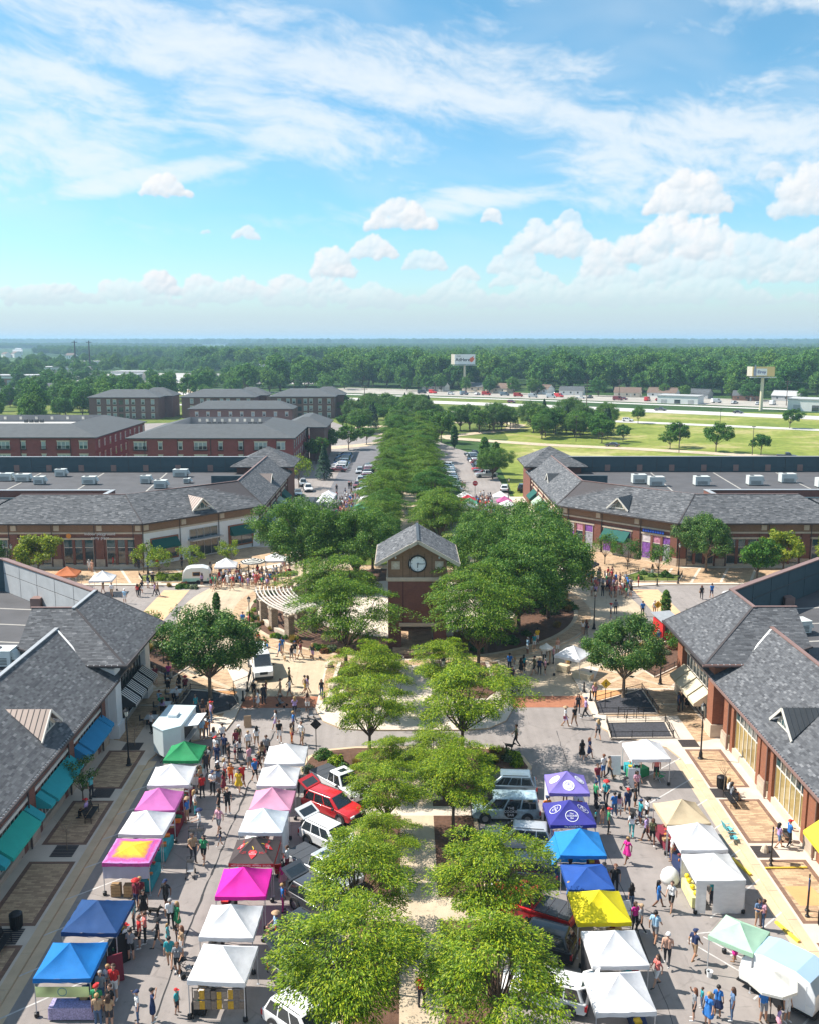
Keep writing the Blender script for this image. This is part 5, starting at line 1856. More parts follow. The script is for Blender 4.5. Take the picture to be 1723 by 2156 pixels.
for i, (x, y) in enumerate(mid):
 kd = rs.choice(['street', 'street', 'zelkova', 'spruce', 'maple']) if i < 104 else 'street'
 sc = rs.uniform(.8, 1.5) if kd != 'zelkova' else rs.uniform(.8, 1.25)
 tree(kd, x, y, sc, '%s standing between the apartments and the highway' % {'street': 'light green tree', 'zelkova': 'large dark tree', 'spruce': 'dark spruce', 'maple': 'round dark tree'}[kd], 'trees between the apartments and the highway', -.25, leaf=LEAF_MID if kd == 'zelkova' and rs.random() < .5 else None)
wood = []
for k in range(60):
 wood.append((rs.uniform(-215, -112), rs.uniform(450, 600)))
for k in range(40):
 wood.append((rs.uniform(-215, -142), rs.uniform(345, 450)))
for k in range(26):
 wood.append((rs.uniform(-110, -40), rs.uniform(600, 720)))
hwx = lambda x: 640 - .62 * (x + 0) + (0.0004 * x * x if x > 200 else 0)
for k in range(110):
 x = rs.uniform(-80, 430)
 wood.append((x, 672 - .52 * x + abs(rs.gauss(0, 30)) + 8))
for k in range(30):
 x = rs.uniform(0, 300)
 wood.append((x, 650 - .54 * x + rs.uniform(-8, 8)))
for i, (x, y) in enumerate(wood):
 sc = rs.uniform(.5, 1.15)
 if x < -60 and y < 620:
  sc *= .62
 if i >= len(wood) - 30:
  sc *= .5
 tree('wood', x, y, sc, 'large dark woodland tree %s' % ('left of the apartments' if x < -100 else 'beyond the highway'), 'woodland trees beyond the highway' if x > -100 else 'woodland trees left of the apartments', -.25)

def forest(name, pts, src, smin, smax, label):
 me = bpy.data.meshes.new(name)
 me.from_pydata([(x, y, z) for x, y, z in pts], [], [])
 o = bpy.data.objects.new(name, me)
 COL.objects.link(o)
 ng = bpy.data.node_groups.new(name, 'GeometryNodeTree')
 ng.interface.new_socket('Geometry', in_out='INPUT', socket_type='NodeSocketGeometry')
 ng.interface.new_socket('Geometry', in_out='OUTPUT', socket_type='NodeSocketGeometry')
 N = NT(ng)
 gi, go = N.n('NodeGroupInput'), N.n('NodeGroupOutput')
 oi = N.n('GeometryNodeObjectInfo', inp={'Object': src})
 rv = N.n('FunctionNodeRandomValue', data_type='FLOAT')
 rv.inputs[2].default_value, rv.inputs[3].default_value = smin, smax
 rr = N.n('FunctionNodeRandomValue', data_type='FLOAT_VECTOR')
 rr.inputs[0].default_value, rr.inputs[1].default_value = (0, 0, 0), (0, 0, 6.28)
 ip = N.n('GeometryNodeInstanceOnPoints', inp={'Points': gi.outputs[0], 'Instance': oi.outputs['Geometry'], 'Scale': rv.outputs[1], 'Rotation': rr.outputs[0]})
 N.link(ip.outputs[0], go.inputs[0])
 md = o.modifiers.new('scatter', 'NODES')
 md.node_group = ng
 tag(o, label, None, None, 'stuff')
 return o

srcs = [c for c in bpy.data.objects if c.name.startswith('crown') and c.parent and c.parent.name.startswith('woodland_tree')][:5]
nr = np.random.RandomState(12)

def pick(n, xr, yr, cond):
 out = []
 while len(out) < n:
  x, y = nr.uniform(*xr), nr.uniform(*yr)
  if cond(x, y):
   out.append((x, y, -.3))
 return out

keep = lambda x, y: y > 690 - .52 * x and (not (-330 < x < -55 and 650 < y < 1010) or (nr.rand() < .16 and not (-290 < x < -75 and 770 < y < 980)))
for i in range(3):
 forest('forest', pick(520, (-250, 620), (430, 1250), keep), srcs[i], .4, 1.25, 'dense green forest filling the plain beyond the highway')
forest('forest', pick(420, (-430, -40), (640, 1350), lambda x, y: not (-285 < x < -85 and 775 < y < 960) and abs(x) < y * .5), srcs[3], .32, .7, 'scattered trees among the far-off stores')
forest('forest', pick(560, (-900, -240), (380, 1300), lambda x, y: x < -300 or y < 620), srcs[4], .45, .85, 'woods left of the apartments')
ns = lambda x, y: math.sin(x * .0031 + 1.3) + math.sin(y * .0042 + x * .0012) + .6 * math.sin(x * .011 + y * .007)
for i in range(3):
 forest('forest', pick(4000, (-2300, 2300), (1100, 4300), lambda x, y: abs(x) < y * .62 and ns(x, y) > (-.15 if y > 1900 else -.35)), srcs[(i + 2) % 5], .7, 1.0, 'far-off woods fading into the blue haze')
for i in range(2):
 forest('forest', pick(4200, (-5200, 5200), (4300, 9000), lambda x, y: abs(x) < y * .56 and ns(x * .6, y * .6) > -.6), srcs[(i + 1) % 5], 1.1, 1.9, 'far-off woods fading into the blue haze')

# ------------------------------------------------------------------ people
CLOTH = {'white': (.74, .74, .74), 'black': (.018, .018, .02), 'red': (.55, .03, .03), 'coral': (.62, .18, .16), 'tan': (.42, .28, .17), 'navy': (.02, .035, .10), 'blue': (.03, .17, .50), 'peach': (.62, .36, .26), 'grey': (.24, .25, .27), 'lilac': (.42, .30, .55), 'maroon': (.20, .025, .045), 'lightblue': (.33, .52, .70), 'green': (.03, .26, .11), 'teal': (.03, .30, .34), 'aqua': (.12, .50, .55), 'orange': (.72, .20, .03), 'olive': (.12, .12, .06), 'yellow': (.72, .48, .03), 'hotpink': (.75, .03, .30), 'magenta': (.60, .03, .28), 'pinkish': (.62, .32, .40), 'denim': (.12, .20, .34), 'jeans': (.07, .12, .22), 'dark': (.035, .035, .045), 'tealp': (.05, .36, .38), 'bluep': (.05, .16, .42)}
WORD = {'lightblue': 'light blue', 'hotpink': 'hot pink', 'pinkish': 'pale pink', 'tealp': 'teal', 'bluep': 'blue', 'dark': 'dark grey', 'jeans': 'blue denim', 'denim': 'denim'}
wd = lambda c: WORD.get(c, c)
SKIN = [mat('skin_light', (.52, .30, .21), .6, .06, 6), mat('skin_mid', (.40, .21, .13), .6, .06, 6), mat('skin_brown', (.19, .09, .055), .6, .06, 6)]
HAIR = [mat('hair_brown', (.06, .03, .018), .6, .2, 20), mat('hair_black', (.012, .010, .010), .5, .2, 20), mat('hair_blond', (.38, .24, .10), .6, .2, 20), mat('hair_grey', (.32, .31, .30), .6, .2, 20), mat('hair_auburn', (.16, .055, .025), .6, .2, 20)]
SHOE = [mat('shoe_white', (.6, .6, .6), .6, .1, 5), mat('shoe_dark', (.03, .03, .03), .6, .1, 5), mat('shoe_tan', (.3, .18, .1), .6, .1, 5)]

def cloth(c):
 return mat('cloth_' + c, CLOTH[c], .85, .10, 6)

def capsule(b, p0, r0, p1, r1, n=10, rings=4):
 p0, p1 = Vector(p0), Vector(p1)
 d = p1 - p0
 L = d.length
 d = d.normalized() if L > 1e-6 else Vector((0, 0, 1))
 a = d.orthogonal().normalized()
 c = d.cross(a)
 prof = []
 for k in range(rings + 1):
  t = math.pi / 2 * (1 - k / rings)
  prof.append((p0 - d * r0 * math.sin(t), r0 * math.cos(t)))
 for k in range(rings + 1):
  t = math.pi / 2 * k / rings
  prof.append((p1 + d * r1 * math.sin(t), r1 * math.cos(t)))
 P, F = [], []
 for (q, r) in prof:
  r = max(r, 1e-4)
  for i in range(n):
   t = 2 * math.pi * i / n
   P.append(q + (a * math.cos(t) + c * math.sin(t)) * r)
 m = len(prof)
 for k in range(m - 1):
  for i in range(n):
   j = (i + 1) % n
   F.append((k * n + i, k * n + j, (k + 1) * n + j, (k + 1) * n + i))
 F.append(tuple(range(n - 1, -1, -1)))
 F.append(tuple((m - 1) * n + i for i in range(n)))
 b.faces(P, F)

def body_parts(sex, pose):
 f = sex in 'wd'
 sh = .165 if f else .19
 hip = .10 if f else .095
 C = []
 seat = pose == 's_'
 dz = -.44 if seat else 0
 ch = sex == 'e'
 for x in (-.065, .065):
  C.append(((x, 0, .97 + dz), .10 if not f else .105, (x * 1.1, 0, 1.16 + dz), .093 if not f else .082, 1))
  C.append(((x * 1.1, 0, 1.16 + dz), .093 if not f else .082, (x * 1.35, -.005, 1.36 + dz), .102 if not f else .09, 1))
 if f:
  for x in (-.07, .07):
   C.append(((x, -.075, 1.29 + dz), .055, (x, -.06, 1.26 + dz), .055, 1))
 C.append(((-sh + .05, 0, 1.42 + dz), .068, (sh - .05, 0, 1.42 + dz), .068, 1))
 C.append(((0, .01, 1.43 + dz), .06, (0, -.01, 1.53 + dz), .052, 0))
 hs = 1.0
 C.append(((0, .012, 1.645 + dz), .092 * hs, (0, .0, 1.67 + dz), .098 * hs, 0))
 C.append(((0, -.045, 1.58 + dz), .052, (0, -.03, 1.62 + dz), .075, 0))
 C.append(((0, -.096, 1.652 + dz), .014, (0, -.112, 1.632 + dz), .017, 0))
 for x in (-.095, .095):
  C.append(((x, .01, 1.65 + dz), .016, (x * 1.04, .015, 1.62 + dz), .014, 0))
 C.append(((-hip + .02, .0, .93 + dz), .105, (hip - .02, .0, .93 + dz), .105, 2))

 def arm(s, elbow, hand):
  S = Vector((s * sh, 0, 1.41 + dz))
  E = Vector((s * elbow[0], elbow[1], elbow[2] + dz))
  Hd = Vector((s * hand[0], hand[1], hand[2] + dz))
  C.append((tuple(S), .055, tuple(S.lerp(E, .62)), .047, 1))
  C.append((tuple(S.lerp(E, .62)), .043, tuple(E), .038, 0))
  C.append((tuple(E), .038, tuple(Hd), .027, 0))
  d = (Hd - E).normalized()
  o = d.orthogonal().normalized()
  side = d.cross(Vector((s, 0, 0)))
  if side.length < .1:
   side = o
  side.normalize()
  palm = Hd + d * .07
  C.append((tuple(Hd), .026, tuple(palm), .032, 0))
  inn = Vector((-s, 0, 0)) * .35
  for k, (off, ln) in enumerate(((-.027, .062), (-.009, .072), (.010, .068), (.027, .052))):
   k0 = palm + side * off + d * .012
   k1 = k0 + d * ln * .55 + inn * .02
   k2 = k1 + (d + inn * 1.6).normalized() * ln * .5
   C.append((tuple(k0), .0105, tuple(k1), .0098, 0))
   C.append((tuple(k1), .0098, tuple(k2), .009, 0))
  t0 = Hd + d * .03 - side * .028
  t1 = t0 - side * .03 + d * .03
  C.append((tuple(t0), .012, tuple(t1), .0108, 0))
  C.append((tuple(t1), .0108, tuple(t1 + d * .03 + inn * .02), .0098, 0))

 def leg(s, knee, foot, toe=-1):
  Hp = Vector((s * hip, 0, .90 + dz))
  K = Vector((s * knee[0], knee[1], knee[2]))
  Fo = Vector((s * foot[0], foot[1], foot[2]))
  C.append((tuple(Hp), .092, tuple(Hp.lerp(K, .8)), .066, 2))
  C.append((tuple(Hp.lerp(K, .8)), .064, tuple(K), .056, 3))
  C.append((tuple(K), .056, tuple(K.lerp(Fo, .35) + Vector((0, .012, 0))), .056, 3))
  C.append((tuple(K.lerp(Fo, .35) + Vector((0, .012, 0))), .056, tuple(Fo + Vector((0, 0, .09))), .038, 3))
  C.append((tuple(Fo + Vector((0, .035, .045))), .043, tuple(Fo + Vector((s * .015, -.15, .035))), .036, 4))
 A = {
  's': (((.235, .02, 1.15), (.25, -.03, .90)), ((.235, .02, 1.15), (.245, -.05, .90))),
  'k': (((.225, -.10, 1.16), (.22, -.26, .97)), ((.23, .13, 1.16), (.24, .10, .91))),
  'p': (((.235, -.07, 1.16), (.19, -.34, 1.08)), ((.235, -.07, 1.16), (.19, -.34, 1.08))),
  'c': (((.235, -.05, 1.15), (.02, -.24, 1.18)), ((.235, -.05, 1.15), (.03, -.22, 1.12))),
  'r': (((.27, -.12, 1.40), (.12, -.20, 1.66)), ((.235, .02, 1.15), (.25, -.03, .90))),
  's_': (((.23, -.05, 1.16), (.14, -.30, 1.06)), ((.23, -.05, 1.16), (.16, -.28, 1.02))),
 }[pose if pose != 'd' else 's']
 arm(-1, *A[0])
 arm(1, *A[1])
 if seat:
  leg(-1, (.11, -.44, .48), (.12, -.42, 0))
  leg(1, (.11, -.44, .48), (.12, -.46, 0))
 elif pose == 'k':
  leg(-1, (.10, .02, .49), (.10, .26, .05))
  leg(1, (.10, -.15, .50), (.10, -.26, 0))
 elif pose == 'p':
  leg(-1, (.10, -.06, .49), (.10, .14, .02))
  leg(1, (.10, -.10, .49), (.10, -.16, 0))
 else:
  leg(-1, (.11, -.02, .48), (.125, .02, 0))
  leg(1, (.105, -.03, .48), (.12, -.03, 0))
 if sex == 'd':
  for x in (-.06, 0, .06):
   C.append(((x, 0, .95), .11, (x * 2.2, .0, .60), .15, 2))
 return C

BODY = {}

def body_mesh(sex, pose):
 key = (sex, pose)
 if key in BODY:
  return BODY[key]
 caps = body_parts(sex, pose)
 b = MB()
 for p0, r0, p1, r1, rg in caps:
  capsule(b, p0, r0, p1, r1)
 me = b.mesh('body_raw', cloth('white'))
 o = bpy.data.objects.new('body_raw', me)
 md = o.modifiers.new('r', 'REMESH')
 md.mode = 'VOXEL'
 md.voxel_size = .0135
 md.use_smooth_shade = True
 sm = o.modifiers.new('s', 'SMOOTH')
 sm.iterations = 2
 sm.factor = .4
 out = baked(o)
 bpy.data.meshes.remove(me)
 n = len(out.polygons)
 cen = np.empty(n * 3, np.float32)
 out.polygons.foreach_get('center', cen)
 cen = cen.reshape(-1, 3)
 best = np.full(n, 1e9)
 reg = np.zeros(n, np.int32)
 for p0, r0, p1, r1, rg in caps:
  a, d = np.array(p0), np.array(p1) - np.array(p0)
  t = np.clip(((cen - a) @ d) / max(d @ d, 1e-9), 0, 1)
  dist = np.linalg.norm(cen - a - t[:, None] * d, axis=1) - (r0 + (r1 - r0) * t)
  k = dist < best
  best[k] = dist[k]
  reg[k] = rg
 out.materials.clear()
 for m in (SKIN[0], cloth('white'), cloth('jeans'), SKIN[0], SHOE[0]):
  out.materials.append(m)
 out.polygons.foreach_set('material_index', reg)
 out.name = 'person_body'
 BODY[key] = out
 return out

def hair_meshes():
 res = {}
 for nm in ('short', 'long', 'cap', 'hat'):
  b = MB()
  P, F = [], []
  n, mrings = 16, 7
  for k in range(mrings + 1):
   for i in range(n):
    th = 2 * math.pi * i / n
    front = max(0, -math.sin(th))
    lim = (1.75 if nm != 'cap' else 1.5) - front * (.85 if nm != 'cap' else .35)
    ph = lim * k / mrings
    r = .112 if nm != 'cap' else .116
    P.append((r * math.sin(ph) * math.cos(th), .012 + r * 1.05 * math.sin(ph) * math.sin(th), 1.662 + r * 1.05 * math.cos(ph)))
  for k in range(mrings):
   for i in range(n):
    j = (i + 1) % n
    F.append((k * n + i, k * n + j, (k + 1) * n + j, (k + 1) * n + i))
  b.faces(P, F)
  if nm == 'long':
   for x in (-.05, 0, .05):
    capsule(b, (x, .07, 1.66), .06, (x * 1.2, .10, 1.40), .045)
   for x in (-.085, .085):
    capsule(b, (x, .03, 1.66), .035, (x * 1.05, .03, 1.46), .028)
  if nm == 'cap':
   b.prism([(-.08, -.08), (.08, -.08), (.065, -.19), (0, -.21), (-.065, -.19)], 1.685, 1.697)
  if nm == 'hat':
   b.lathe([(.22, .0), (.225, .012), (.12, .02), (.10, .10)], (0, 0, 1.70), 18)
  res[nm] = b.mesh('hair_' + nm, HAIR[0], True)
 return res

HAIRM = hair_meshes()
prs = random.Random(17)
LAND = []                                                 # (x, y, phrase) landmarks people are described by

def person(x, y, top, legs, code, face=None, z=None, where=None):
 sex, pose = code[0], code[1]
 if sex == 's':
  sex, pose = 'w' if prs.random() < .5 else 'm', 's_'
 child = sex in 'ek'
 bs = sex if sex in 'mwd' else prs.choice('mw')
 if sex == 'e' and pose == 'd':
  bs, pose = 'd', 's'
 me = body_mesh(bs, pose if (bs, pose) != ('d', 'd') else 's')
 if z is None:
  d = abs(x - AX)
  z = .13 if (d > 21.8 and y < 76) or (d > 16.6 and 78 < y < 92) or (29.8 < math.hypot(d, y - CY) and (y < 107 or y > 129.5)) or math.hypot(d, y - CY) < 22.9 else .0
  if d > 16.3 and 129.5 < y < 150 and math.hypot(d, y - CY) < 29.5:
   z = 0.0
 sc = 1.09 * (prs.uniform(.98, 1.06) if bs == 'm' else prs.uniform(.92, .99)) * (prs.uniform(.58, .76) if child else 1)
 if face is None:
  face = prs.choice([0, 0, math.pi, math.pi, 1.57, -1.57]) + prs.gauss(0, .35)
 o = place('person', me, None, (x, y, z + .005), face, (sc * prs.uniform(.98, 1.12), sc * prs.uniform(.98, 1.12), sc))
 sk = prs.choices(SKIN, [6, 3, 2])[0]
 lm = cloth(legs)
 longp = legs in ('jeans', 'tealp', 'magenta', 'orange', 'dark') and prs.random() < .8 or (legs == 'black' and bs == 'm' and prs.random() < .4)
 for i, m in enumerate((sk, cloth(top), lm, lm if longp else sk, prs.choice(SHOE))):
  o.material_slots[i].link = 'OBJECT'
  o.material_slots[i].material = m
 hk = prs.choices(['short', 'cap', 'hat'], [7, 3, .6])[0] if bs == 'm' else prs.choices(['long', 'short', 'hat', 'cap'], [8, 2, .5, .7])[0]
 hm = HAIRM[hk]
 h = place('hair' if hk in ('short', 'long') else hk, hm, o)
 if pose == 's_':
  h.location.z = -.44
 h.material_slots[0].link = 'OBJECT'
 h.material_slots[0].material = prs.choices(HAIR, [5, 3, 3, 1, 1])[0] if hk in ('short', 'long') else cloth(prs.choice(['white', 'red', 'navy', 'tan', 'black']))
 if bs in 'w' and pose in 'sk' and prs.random() < .3:
  bg = MB()
  bg.box(-.30, -.20, -.09, .09, .78, 1.0)
  bg.tube((-.22, 0, 1.0), (.05, -.02, 1.47), .008, n=5)
  bo = bg.build('shoulder_bag', cloth(prs.choice(['tan', 'black', 'maroon'])), o)
 what = 'child' if child else 'person'
 longh = ' long hair' if hk == 'long' else ''
 if bs == 'd':
  desc = '%s in a %s dress' % (what, wd(top))
 else:
  desc = '%s in a %s top and %s %s' % (what, wd(top), wd(legs), 'trousers' if longp else 'shorts')
 if pose == 's_':
  desc = 'seated ' + desc
 elif pose == 'r':
  desc += ', hand raised'
 elif pose == 'k':
  desc = 'walking ' + desc
 o['desc'] = desc
 tag(o, desc, 'person', 'people at the market')
 return o

# ------------------------------------------------------------------ tents
TCOL = {'white': (.80, .80, .82), 'green': (.02, .28, .10), 'orchid': (.62, .17, .48), 'navy': (.015, .07, .22), 'blue': (.01, .20, .58), 'pink': (.70, .32, .47), 'hotpink': (.80, .02, .42), 'purple': (.25, .20, .60), 'cookie': (.05, .05, .32), 'sky': (.02, .26, .68), 'royal': (.02, .09, .38), 'yellow': (.80, .68, .01), 'beige': (.62, .50, .33), 'walled': (.82, .82, .83), 'mint': (.45, .68, .50), 'whiteblue': (.74, .80, .86), 'pepper': (.06, .045, .045), 'black': (.03, .03, .04), 'red': (.55, .03, .06), 'teal': (.10, .34, .24), 'magenta': (.5, .12, .30), 'orange': (.55, .17, .06)}
TWORD = {'orchid': 'orchid pink', 'sky': 'bright blue', 'cookie': 'dark indigo', 'royal': 'royal blue', 'walled': 'white walled', 'whiteblue': 'bluish white', 'pepper': 'black and red printed', 'tiedye': 'yellow tie-dyed', 'hotpink': 'hot pink', 'pink': 'pale pink', 'purple': 'lavender printed'}
LEGM = mat('tent_leg', (.55, .56, .58), .4, .05, 3, metal=.4)

def tent_mat(c):
 if c == 'tiedye':
  if 'tent_tiedye' in MATS:
   return MATS['tent_tiedye']
  m = bpy.data.materials.new('tent_tiedye')
  m.use_nodes = True
  N = NT(m.node_tree)
  b = m.node_tree.nodes['Principled BSDF']
  tc = N.n('ShaderNodeTexCoord')
  sp = N.n('ShaderNodeSeparateXYZ', inp={0: tc.outputs['Object']})
  nz = N.n('ShaderNodeTexNoise', inp={'Vector': tc.outputs['Object'], 'Scale': 2.4, 'Detail': 3})
  dd = N.m('MAXIMUM', N.m('ABSOLUTE', sp.outputs[0]), N.m('ABSOLUTE', sp.outputs[1]))
  dd = N.m('ADD', dd, N.m('MULTIPLY', N.m('SUBTRACT', nz.outputs[0], .5), .5))
  c_ = N.ramp(N.m('DIVIDE', dd, 1.6), [(.0, (.72, .50, .02)), (.45, (.70, .42, .02)), (.58, (.65, .22, .05)), (.68, (.35, .08, .35)), (.78, (.60, .06, .25)), (.9, (.45, .2, .5)), (1, (.1, .2, .3))])
  vo = N.n('ShaderNodeTexVoronoi', inp={'Vector': tc.outputs['Object'], 'Scale': 9.0})
  c_ = N.mix(1.0, c_, N.ramp(vo.outputs['Distance'], [(.1, .72), (.4, 1.0)]), 'MULTIPLY')
  N.link(c_, b.inputs['Base Color'])
  b.inputs['Roughness'].default_value = .8
  MATS['tent_tiedye'] = m
  return m
 return mat('tent_' + c, TCOL[c], .75, .10, 1.6, trans=.22 if c not in ('pepper', 'black') else .05, bump=.03, streak=(1, 1, 2.5))

TREF = []

def tent(c, x, y, rot, sz, label, z=0.0, hz=1.98, peak=1.05, flat=False, group='market tents'):
 t = empty('market_tent', (x, y, z), rot)
 h = sz / 2
 m = tent_mat(c)
 ez = hz + .24
 sg_, wr = .09, .8
 if c not in ('pepper', 'purple', 'cookie'):
  peak *= prs.uniform(.88, 1.08)
  sg_, wr = prs.uniform(.05, .15), prs.uniform(.6, 1.6)
 n = 10
 for q in range(4):
  b = MB()
  P, F = [], []
  for i in range(n + 1):
   r = i / n                              # 0 peak .. 1 eave
   for j in range(n + 1):
    v = (j / n * 2 - 1)
    sag = -sg_ * math.sin(math.pi * r) * (1 - v * v)
    zz = ez + peak * ((1 - r) ** 1.12 if not flat else (1 - r) * .35) + sag * (1 if not flat else .4)
    px, py = v * h * r, -h * r
    zz += wr * (.012 * math.sin(7 * px + 3 * py + q * 2 + x) + .010 * math.sin(13 * px * r + 5 * q + y) + .008 * math.sin(9 * py - 6 * px + x)) * r * (1 - abs(v))
    if r == 1:
     zz += -.035 * (1 - v * v)
    a = q * math.pi / 2
    P.append((px * math.cos(a) - py * math.sin(a), px * math.sin(a) + py * math.cos(a), zz))
  for i in range(n):
   for j in range(n):
    k = i * (n + 1) + j
    if i == 0:
     if j == 0:
      F.append((0, n + 1, 2 * n + 1) if False else (k, k + n + 1, k + n + 2))
     else:
      F.append((k, k + n + 1, k + n + 2))
    else:
     F.append((k, k + n + 1, k + n + 2, k + 1))
  b.faces(P, F)
  b.build('canopy_panel', m, t, True)
  b = MB()
  P, F = [], []
  for j in range(n + 1):
   v = j / n * 2 - 1
   a = q * math.pi / 2
   for dz_, po in ((-.035 * (1 - v * v), 0), (-.25 + .015 * math.sin(9 * v), .015)):
    px, py = v * h, -h - po - .003
    P.append((px * math.cos(a) - py * math.sin(a), px * math.sin(a) + py * math.cos(a), ez + dz_))
  for j in range(n):
   F.append((2 * j, 2 * j + 1, 2 * j + 3, 2 * j + 2))
  b.faces(P, F)
  vm = m
  if c == 'pepper':
   vm = mat('pepper_red', (.50, .03, .035), .7, .06, 2)
  elif c == 'tiedye':
   vm = mat('tiedye_hem', (.55, .06, .28), .7, .5, 3)
  b.build('valance', vm, t)
 for sx in (-1, 1):
  for sy in (-1, 1):
   b = MB()
   b.box(sx * (h - .05) - .022, sx * (h - .05) + .022, sy * (h - .05) - .022, sy * (h - .05) + .022, 0, ez - .02)
   b.box(sx * (h - .05) - .07, sx * (h - .05) + .07, sy * (h - .05) - .07, sy * (h - .05) + .07, 0, .015)
   lg = b.build('leg', LEGM, t)
   if prs.random() < .5:
    w = MB()
    w.lathe([(.10, 0), (.13, .03), (.13, .22), (.06, .26)], (sx * (h - .05), sy * (h - .05), .016), 10)
    w.build('weight_bag', BLACK, lg)
 for a in range(4):
  b = MB()
  c0, s0 = math.cos(a * math.pi / 2), math.sin(a * math.pi / 2)
  r = lambda px, py: (px * c0 - py * s0, px * s0 + py * c0)
  for (u0, z0, u1, z1) in ((-h + .05, ez - .06, 0, ez - .34), (0, ez - .34, h - .05, ez - .06), (-h + .05, ez - .34, 0, ez - .06), (0, ez - .06, h - .05, ez - .34)):
   b.tube((*r(u0, -h + .05), z0), (*r(u1, -h + .05), z1), .013, n=5)
  b.build('truss', LEGM, t)
 tag(t, label, 'tent', group)
 t['sz'] = sz
 TREF.append((x, y, 'the ' + TWORD.get(c, c) + ' tent'))
 return t

def side_wall(t, m, side, sz, hz=1.98, z0=.03, slit=None, name='side_wall'):
 h = sz / 2 - .01
 b = MB()
 n = 14
 P, F = [], []
 a = side * math.pi / 2
 for j in range(n + 1):
  v = j / n * 2 - 1
  for k in range(5):
   f = k / 4
   off = .03 * math.sin(v * 11 + side) * (1 - f)
   px, py = v * h, -h - off
   P.append((px * math.cos(a) - py * math.sin(a), px * math.sin(a) + py * math.cos(a), z0 + f * (hz - z0)))
 for j in range(n):
  if slit and slit[0] <= j < slit[1]:
   continue
  for k in range(4):
   q = j * 5 + k
   F.append((q, q + 5, q + 6, q + 1))
 b.faces(P, F)
 return b.build(name, m, t, True)

def table(x, y, rz, L, W, m, label, z=0.0, drape=True, h=.74, top=None):
 t = empty('display_table', (x, y, z), rz)
 b = MB()
 b.box(-L / 2, L / 2, -W / 2, W / 2, h - .03, h)
 b.build('tabletop', top or m, t)
 if drape:
  b = MB()
  n = 16
  per = [(-L / 2, -W / 2), (L / 2, -W / 2), (L / 2, W / 2), (-L / 2, W / 2)]
  P, F = [], []
  pts = []
  for i in range(4):
   a, c = Vector(per[i]), Vector(per[(i + 1) % 4])
   for k in range(n):
    pts.append(a.lerp(c, k / n))
  for i, p in enumerate(pts):
   f = 1.02 + .02 * math.sin(i * 1.7)
   P += [(p.x * 1.004, p.y * 1.004, h + .002), (p.x * f, p.y * f, .08)]
  N_ = len(pts)
  for i in range(N_):
   j = (i + 1) % N_
   F.append((2 * i, 2 * i + 1, 2 * j + 1, 2 * j))
  b.faces(P, F)
  b.build('tablecloth', m, t, True)
 else:
  for sx in (-1, 1):
   for sy in (-1, 1):
    b = MB()
    b.tube((sx * (L / 2 - .06), sy * (W / 2 - .06), 0), (sx * (L / 2 - .1), sy * (W / 2 - .1), h - .03), .016, n=6)
    b.build('leg', LEGM, t)
 tag(t, label, 'table', 'stall tables')
 return t

GOODS = ['basket', 'crate', 'box', 'jar']

def goods(x, y, z, rz, kind, col, label):
 b = MB()
 w, d, h = prs.uniform(.14, .24), prs.uniform(.12, .2), prs.uniform(.1, .22)
 m = mat('goods_%s' % col, CLOTH[col], .6, .15, 8)
 if kind == 'jar':
  t = empty('jar', (x, y, z), rz)
  b.lathe([(.045, 0), (.05, .02), (.05, .11), (.036, .14)], n=10)
  b.build('body', m, t)
  b = MB()
  b.lathe([(.04, .141), (.04, .165)], n=10)
  b.build('lid', mat('goods_tan', CLOTH['tan'], .6, .15, 8), t)
 elif kind == 'basket':
  t = empty('basket', (x, y, z), rz)
  b.lathe([(.10, 0), (.14, .12), (.135, .125), (.11, .05)], n=12)
  b.build('bowl', mat('goods_tan', CLOTH['tan'], .6, .15, 8), t)
  b = MB()
  b.lathe([(.12, .08), (.10, .14), (.04, .17)], n=10)
  b.build('contents', m, t)
 else:
  t = empty(kind, (x, y, z), rz)
  for sx in (-1, 1):
   b.box(sx * w - .01, sx * w + .01, -d, d, 0, h)
   b.box(-w, w, sx * d - .01, sx * d + .01, 0, h)
  b.box(-w, w, -d, d, 0, .015)
  b.build('sides', m if kind == 'box' else mat('crate_wood', (.42, .27, .13), .8, .2, 8), t)
  b = MB()
  b.box(-w * .9, w * .9, -d * .9, d * .9, .02, h * .8)
  b.build('contents', m, t)
 tag(t, label, kind, 'goods on the stall tables')
 return t

